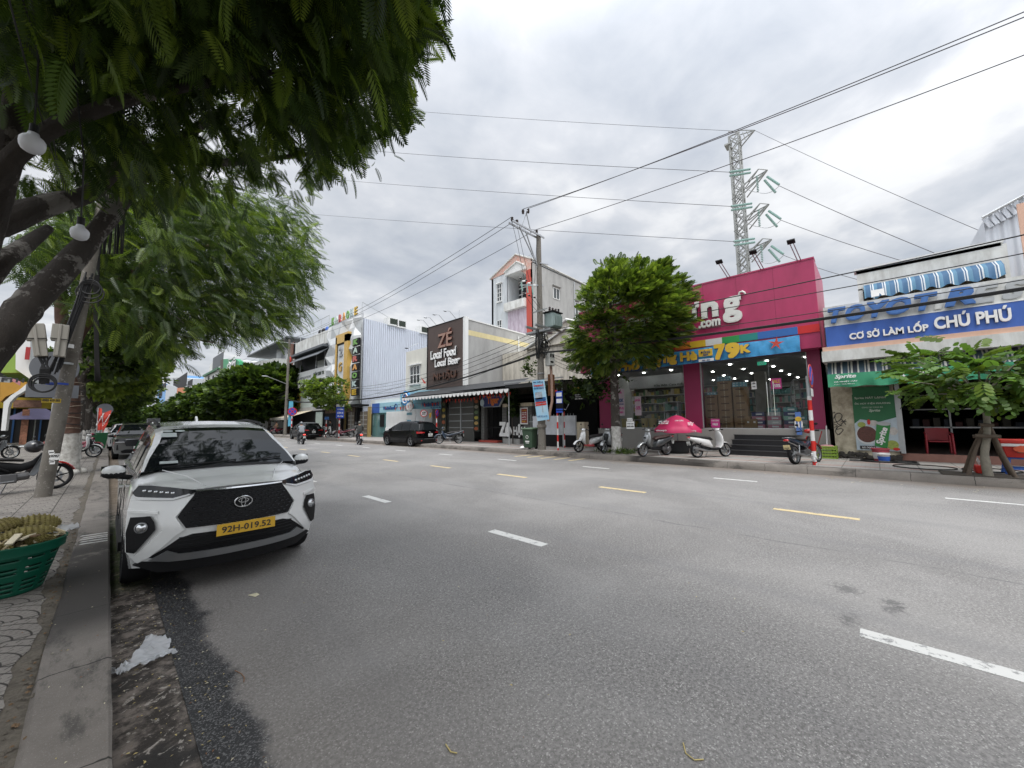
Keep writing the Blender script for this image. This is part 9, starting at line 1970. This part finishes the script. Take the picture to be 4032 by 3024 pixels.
s =MB();p =PX(*ZM(1300,780),15.9);s.torus((15.9,-.9,ZR_+.02),.62,.014,(0,0,1),blackpl,34,5);s.torus((15.9,-2.1,ZR_+.025),.5,.014,(0,0,1),blackpl,34,5);tag(s.build('hose_coil'),'thin black hose looped on the pavement behind the timber props','hose')
# coolers, stools
y0,y1,z0,z1 =rect(14.9,ZM(1560,700),ZM(1725,872));s =MB();s.loft([[(14.85,y0+.03,ZR_+.02),(14.85,y1-.03,ZR_+.02),(15.2,y1-.03,ZR_+.02),(15.2,y0+.03,ZR_+.02)],[(14.82,y0,z1-.1),(14.82,y1,z1-.1),(15.23,y1,z1-.1),(15.23,y0,z1-.1)]],red);o =tag(s.build('cool_box',bevel=.02),'small red cool box between the timber props','cool box');s =MB();s.prism([(14.8,y0+.1,z1-.1),(14.8,y1-.1,z1),(15.1,y1-.1,z1+.08),(15.1,y0+.1,z1)],(0,0,.02),inkwht);s.build('lid',o)
y0,y1,z0,z1 =rect(15.1,ZM(1895,425),ZM(2212,660));y0 -= .15
bcx =thing('cool_box','big red cool box with white rim on blue stools at the right edge','cool box',(15.2,-2.6,z0));s =MB();s.loft([[(15.15,y0+.06,z0),(15.15,y1-.08,z0),(15.7,y1-.08,z0),(15.7,y0+.06,z0)],[(15.1,y0,z1-.12),(15.1,y1-.03,z1-.12),(15.75,y1-.03,z1-.12),(15.75,y0,z1-.12)]],red);s.build('box',bcx,bevel=.02)
s =MB();s.box(15.08,15.77,y0-.01,y1-.01,z1-.16,z1-.09,inkwht);s.build('rim',bcx,bevel=.01);s =MB();s.box(15.07,15.78,y0-.02,y1,z1-.09,z1,red);s.build('lid',bcx,bevel=.02)
s =MB();s.box(15.075,15.10,y0+.1,y1-.25,z0+.12,z1-.2,mat('snack_print',(.30,.10,.05),.5,var=.6,vs=12));s.box(15.07,15.08,y0+.1,y1-.25,z0+.28,z1-.2,inkwht);s.prism([(15.065,(y0+y1)/2-.1+.16*math.cos(k*.6283),(z0+z1)/2+.08*math.sin(k*.6283)) for k in range(10)],(-.004,0,0),mat('orange_red',(.6,.1,.04)));s.build('printed_label',bcx)
def stool(x,y,z,h_,m,lb,w_=.30):
 o =thing('plastic_stool',lb,'stool',(x,y,z),world=False);s =MB();s.box(-w_/2,w_/2,-w_/2,w_/2,h_-.04,h_,m);s.build('seat',o,bevel=.012)
 for sx in (-1,1):
  for sy in (-1,1):s =MB();s.bar((sx*w_*.42,sy*w_*.42,h_-.03),(sx*w_*.55,sy*w_*.55,0),.05,.05,m);s.build('leg',o)
 s =MB()
 for sx in (-1,1):s.bar((sx*w_*.5,-w_*.5,h_*.35),(sx*w_*.5,w_*.5,h_*.35),.02,.05,m);s.bar((-w_*.5,sx*w_*.5,h_*.35),(w_*.5,sx*w_*.5,h_*.35),.05,.02,m)
 s.build('stretcher',o);return o
m_bst =mat('blue_plastic',(.03,.12,.45),.45);hs =z0-ZR_-.004
stool(15.40,y1-.3,ZR_+.004,hs,m_bst,'blue plastic stool under the left end of the big cool box',.42);stool(15.40,y1-.95,ZR_+.004,hs,m_bst,'blue plastic stool under the right end of the big cool box',.42)
# red armchair in the shop bay
a,b_ =PX(*ZM(1010,560),18.7),PX(*ZM(1295,560),18.7);ch =thing('plastic_armchair','dark red plastic armchair in the mouth of the tyre shop','chair',(19.0,(a.y+b_.y)/2,.42),world=False);m_ch =mat('dark_red_plastic',(.30,.02,.03),.4);W2 =.27
s =MB();s.box(-.25,.25,-.25,.25,.38,.42,m_ch);s.build('seat',ch,bevel=.015)
s =MB();rr =[[(.26+.06*k/4,-.27+.0*k,.42+.1*k),(.30+.06*k/4,0,.44+.1*k),(.26+.06*k/4,.27,.42+.1*k)] for k in range(5)];s.loft(rr,m_ch,cap=False,closed=False);s.build('backrest',ch,smooth=60)
for sy in (-1,1):
 s =MB();s.tube([(-.24,sy*.30,.0),(-.25,sy*.29,.62),(-.1,sy*.30,.66),(.28,sy*.29,.68)],.03,m_ch,8);s.build('armrest',ch,smooth=60);s =MB();s.tube([(.27,sy*.28,0),(.27,sy*.27,.6)],.03,m_ch,8);s.build('leg',ch,smooth=60)
# durian basket by the kerb
bk_ =thing('plastic_basket','big green plastic basket of durian husks on the near pavement','basket',(-.60,5.75,ZL_));m_gb,t,b =ntree('green_basket_plastic');b.inputs['Base Color'].default_value =(.0,.085,.048,1);b.inputs['Roughness'].default_value =.45
BC =Vector((-.57,5.74,ZL_));nn =120;rows =33;hB =.42
def br(z):return .245+.105*(z/hB)
def bp(k,j):a =2*math.pi*k/nn;z =hB*j/rows;r_ =br(z);return (BC.x+r_*math.cos(a),BC.y+r_*math.sin(a),BC.z+.005+z)
V_ =[bp(k,j) for j in range(rows+1) for k in range(nn)];F_ =[]
for j in range(rows):
 for k in range(nn):
  hole =3 <= j <= 26 and j % 3 == 0 and k % 10 < 7 and j not in (12,21)
  if not hole:F_.append((j*nn+k,j*nn+(k+1) % nn,(j+1)*nn+(k+1) % nn,(j+1)*nn+k))
s =MB();s.add(V_,F_,m_gb);o =s.build('basket_wall',bk_,smooth=60);md =o.modifiers.new('thickness','SOLIDIFY');md.thickness =.006;md.offset =0
s =MB();s.lathe(BC+Vector((0,0,hB)),[(.352,-.07),(.362,-.068),(.366,-.01),(.372,.0),(.372,.012),(.35,.014),(.345,-.07)],(0,0,1),m_gb,60);s.lathe(BC,[(.0001,.006),(.245,.004)],(0,0,1),m_gb,40);s.build('rim',bk_,smooth=50)
for sx in (-1,1):pass
m_dur =mat('durian_skin',(.20,.17,.05),.75,var=.3,vs=22,dirt=(.07,.045,.018));m_dui =mat('durian_pith',(.50,.42,.26),.7,var=.2,vs=10)
def husk(c_,r_,rot,lb,half=True,seed=0):
 random.seed(seed);M =Matrix.Rotation(rot[0],3,'X')@Matrix.Rotation(rot[1],3,'Y')@Matrix.Rotation(rot[2],3,'Z');s =MB();n =26;k2 =12;rings =[]
 for i in range(k2+1):
  th =math.pi*i/k2;ring =[]
  for j in range(n+1):
   ph =(math.pi if half else 2*math.pi)*j/n;ring.append(Vector(c_)+M@Vector((r_[0]*math.cos(th),r_[1]*math.sin(th)*math.cos(ph),r_[2]*math.sin(th)*math.sin(ph))))
  rings.append(ring)
 s.loft(rings,m_dur,cap=False,closed=False)
 for i in range(1,15):
  th =math.pi*i/15
  for j in range(int(3+13*math.sin(th))):
   nj =int(3+13*math.sin(th));ph =(math.pi if half else 2*math.pi)*(j+.5+.5*(i % 2))/nj;d =Vector((math.cos(th)/r_[0],math.sin(th)*math.cos(ph)/r_[1],math.sin(th)*math.sin(ph)/r_[2])).normalized();p =Vector((r_[0]*math.cos(th),r_[1]*math.sin(th)*math.cos(ph),r_[2]*math.sin(th)*math.sin(ph)))
   a =d.orthogonal().normalized()*.010;b3 =d.cross(a.normalized())*.010;tip =p+d*.015;s.add([Vector(c_)+M@q for q in (p+a,p+b3,p-a,p-b3,tip)],[(0,1,4),(1,2,4),(2,3,4),(3,0,4)],m_dur)
 if half:
  ring =[Vector(c_)+M@Vector((r_[0]*math.cos(t)*.98,r_[1]*math.sin(t)*.98,.0)) for t in [2*math.pi*k/24 for k in range(24)]];inn =[Vector(c_)+M@Vector((r_[0]*math.cos(t)*.8,r_[1]*math.sin(t)*.75,.0)) for t in [2*math.pi*k/24 for k in range(24)]];bot =[Vector(c_)+M@Vector((r_[0]*math.cos(t)*.6,r_[1]*math.sin(t)*.5,r_[2]*.55)) for t in [2*math.pi*k/24 for k in range(24)]]
  s.loft([ring,inn,bot],m_dui,cap=False);s.add(bot,[tuple(range(24))],m_dui)
 return tag(s.build('durian_husk',smooth=35),lb,'durian husk')
zr =ZL_+hB
husk((-.42,5.88,zr+.10),(.16,.11,.10),(.3,.1,.15),'whole spiny durian husk, rightmost in the basket',True,1)
husk((-.44,5.62,zr+.06),(.17,.10,.09),(-.2,-.05,.2),'spiny husk in front of the rightmost one in the basket',True,2)
husk((-.70,5.90,zr+.07),(.15,.10,.08),(.5,.5,.8),'cracked durian husk with pale edges in the middle of the basket',True,3)
husk((-.74,5.52,zr+.02),(.16,.10,.08),(math.pi*.85,.1,.3),'opened husk half showing pale pith at the front of the basket',True,4)
husk((-.50,6.0,zr+.04),(.14,.1,.09),(.1,.3,1.1),'spiny husk at the back of the basket behind the rightmost one',True,7);husk((-.62,5.72,zr+.13),(.14,.10,.08),(.2,-.3,.5),'spiny husk on top of the heap in the basket',True,8);husk((-.36,5.62,zr+.02),(.12,.08,.07),(math.pi*.8,-.3,1.0),'opened pale husk at the right rim of the basket',True,9)
husk((-.86,5.75,zr+.05),(.13,.10,.08),(.2,.8,1.5),'leftmost durian husk in the basket',True,5);husk((-.60,5.48,zr+.00),(.10,.07,.06),(math.pi*.7,.3,-.4),'small husk piece at the front rim of the basket',True,6)
s =MB();random.seed(9)
for k in range(110):a =random.uniform(0,6.28);r_ =random.uniform(.05,.33);c_ =BC+Vector((r_*math.cos(a),r_*math.sin(a),hB+random.uniform(-.03,.09)));M =Matrix.Rotation(random.uniform(0,6),3,'Z')@Matrix.Rotation(random.uniform(-.8,.8),3,'Y');s.obox(c_,(random.uniform(.05,.15),random.uniform(.015,.05),.012),M,random.choice([m_dui,m_dui,mat('pale_husk',(.58,.52,.38),.7),mat('husk_brown',(.13,.08,.04),.8)]))
o =s.build('husk_scraps');o['kind'] ='stuff'
s =MB();s.lathe(BC,[(.0001,hB-.08),(.33,hB-.07)],(0,0,1),mat('husk_brown'),24);o =s.build('waste_fill',bk_)
def crumple(pts,z0_,amp,m,nm,lb,cat,seed,cuts=4):
 me =bpy.data.meshes.new(nm);bm =bmesh.new();vs =[bm.verts.new(p) for p in pts];bm.faces.new(vs);bmesh.ops.triangulate(bm,faces=bm.faces[:]);bmesh.ops.subdivide_edges(bm,edges=bm.edges[:],cuts=cuts,use_grid_fill=True);rd =random.Random(seed)
 for v in bm.verts:v.co.z += abs(rd.gauss(0,amp));v.co.x += rd.gauss(0,amp*.25);v.co.y += rd.gauss(0,amp*.25)
 bmesh.ops.recalc_face_normals(bm,faces=bm.faces[:]);bm.to_mesh(me);bm.free();me.materials.append(m);me.polygons.foreach_set('use_smooth',[True]*len(me.polygons));me.set_sharp_from_angle(angle=R(70));o =bpy.data.objects.new(nm,me);COL.objects.link(o);return tag(o,lb,cat)
m_film =bpy.data.materials.new('plastic_film');m_film.use_nodes =True;t =m_film.node_tree;b =t.nodes['Principled BSDF'];b.inputs['Base Color'].default_value =(.62,.64,.66,1);b.inputs['Roughness'].default_value =.25;b.inputs['Alpha'].default_value =.62
zf =zc(350,2200,.4967)
crumple([PZ(*zf(*q),.02) for q in ((455,615),(570,615),(655,660),(630,725),(700,730),(690,755),(590,780),(480,830),(380,850),(290,910),(225,932),(150,900),(135,885),(220,900),(260,840),(330,810),(400,730))],.02,.014,m_film,'plastic_bag','crumpled clear plastic bag lying in the near gutter','bag',4,5)
crumple([BC+Vector((x,y,hB+z)) for x,y,z in ((-.28,-.12,.06),(-.16,-.20,.05),(-.02,-.20,.05),(.03,-.10,.10),(-.05,-.02,.12),(-.2,.0,.10))],0,.02,m_film,'plastic_bag','white plastic bag among the durian husks, nearer one','bag',5,3)
crumple([BC+Vector((x,y,hB+z)) for x,y,z in ((.25,-.05,.03),(.34,.02,.02),(.45,.08,.02),(.42,.18,.05),(.32,.16,.06),(.26,.06,.05))],0,.02,m_film,'plastic_bag','white plastic bag spilling over the right rim of the basket','bag',6,3)
crumple([BC+Vector((x,y,hB+z)) for x,y,z in ((-.36,.0,.08),(-.28,-.08,.06),(-.24,.05,.09),(-.3,.1,.10))],0,.02,m_film,'plastic_bag','small white plastic bag at the left of the basket','bag',7,3)
# litter and fallen leaflets
rs2 =np.random.RandomState(19);s =MB();ml =[mat('dry_leaf',(.42,.34,.14),.8,var=.2),mat('pale_leaf',(.50,.46,.32),.8),mat('brown_leaf',(.20,.10,.05),.8)]
def flake(x,y,z,r_,m):
 a =rs2.uniform(0,6.28);c_,d_ =math.cos(a),math.sin(a);s.add([(x-r_*c_,y-r_*d_,z+.002),(x+r_*.4*d_,y-r_*.4*c_,z+.006),(x+r_*c_,y+r_*d_,z+.003),(x-r_*.4*d_,y+r_*.4*c_,z+.004)],[(0,1,2,3)],m)
for k in range(420):x =rs2.uniform(.13,.62)**1;flake(x,rs2.uniform(1.6,7),.001,rs2.uniform(.004,.011),ml[rs2.choice(3,p=[.6,.3,.1])])
for k in range(80):flake(rs2.uniform(.6,5),rs2.uniform(.8,9),.001,rs2.uniform(.005,.013),ml[rs2.choice(3)])
for k in range(60):flake(rs2.uniform(-.5,.1),rs2.uniform(1.8,7),ZL_+.004,rs2.uniform(.004,.010),ml[rs2.choice(3)])
for k in range(110):flake(rs2.uniform(12.9,14.0),rs2.uniform(-4,22),.002,rs2.uniform(.02,.05),ml[rs2.choice(3)])
o =s.build('fallen_leaves');o['kind'] ='stuff'
s =MB();s.add([PZ(975,2343,.003),PZ(1010,2334,.02),PZ(1023,2340,.003),PZ(1005,2350,.006)],[(0,1,2,3)],ml[1]);tag(s.build('dry_leaf'),'single pale dry leaf on the asphalt in front of the white car','leaf')
s =MB();s.tube([PZ(925,2640,.004),PZ(950,2652,.006),PZ(962,2668,.006),PZ(960,2685,.004)],.0025,ml[2],5);tag(s.build('twig'),'curved brown twig on the asphalt near the wet gutter','twig')
s =MB();s.tube([PZ(2690,2925,.004),PZ(2700,2965,.006),PZ(2735,2992,.006),PZ(2770,2990,.004)],.003,ml[0],5);tag(s.build('twig'),'curved yellow stalk on the asphalt at the bottom right','twig')
s =MB();s.tube([PZ(1755,2930,.004),PZ(1775,2960,.006),PZ(1800,2965,.006)],.003,ml[0],5);tag(s.build('twig'),'short yellow stalk on the asphalt at the bottom middle','twig')
# pebbly crumbs of broken kerb at the edge of the pavers
rs2 =np.random.RandomState(29);s =MB();
for k in range(240):y =rs2.uniform(1.8,9);x =-.20+rs2.normal(-.03,.03);r_ =rs2.uniform(.004,.014);s.ell((x,y,ZL_-.008),(r_,r_*1.3,r_*.7),m_dirt if k % 3 else mat('husk_brown'),5)
o =s.build('kerb_rubble');o['kind'] ='stuff'
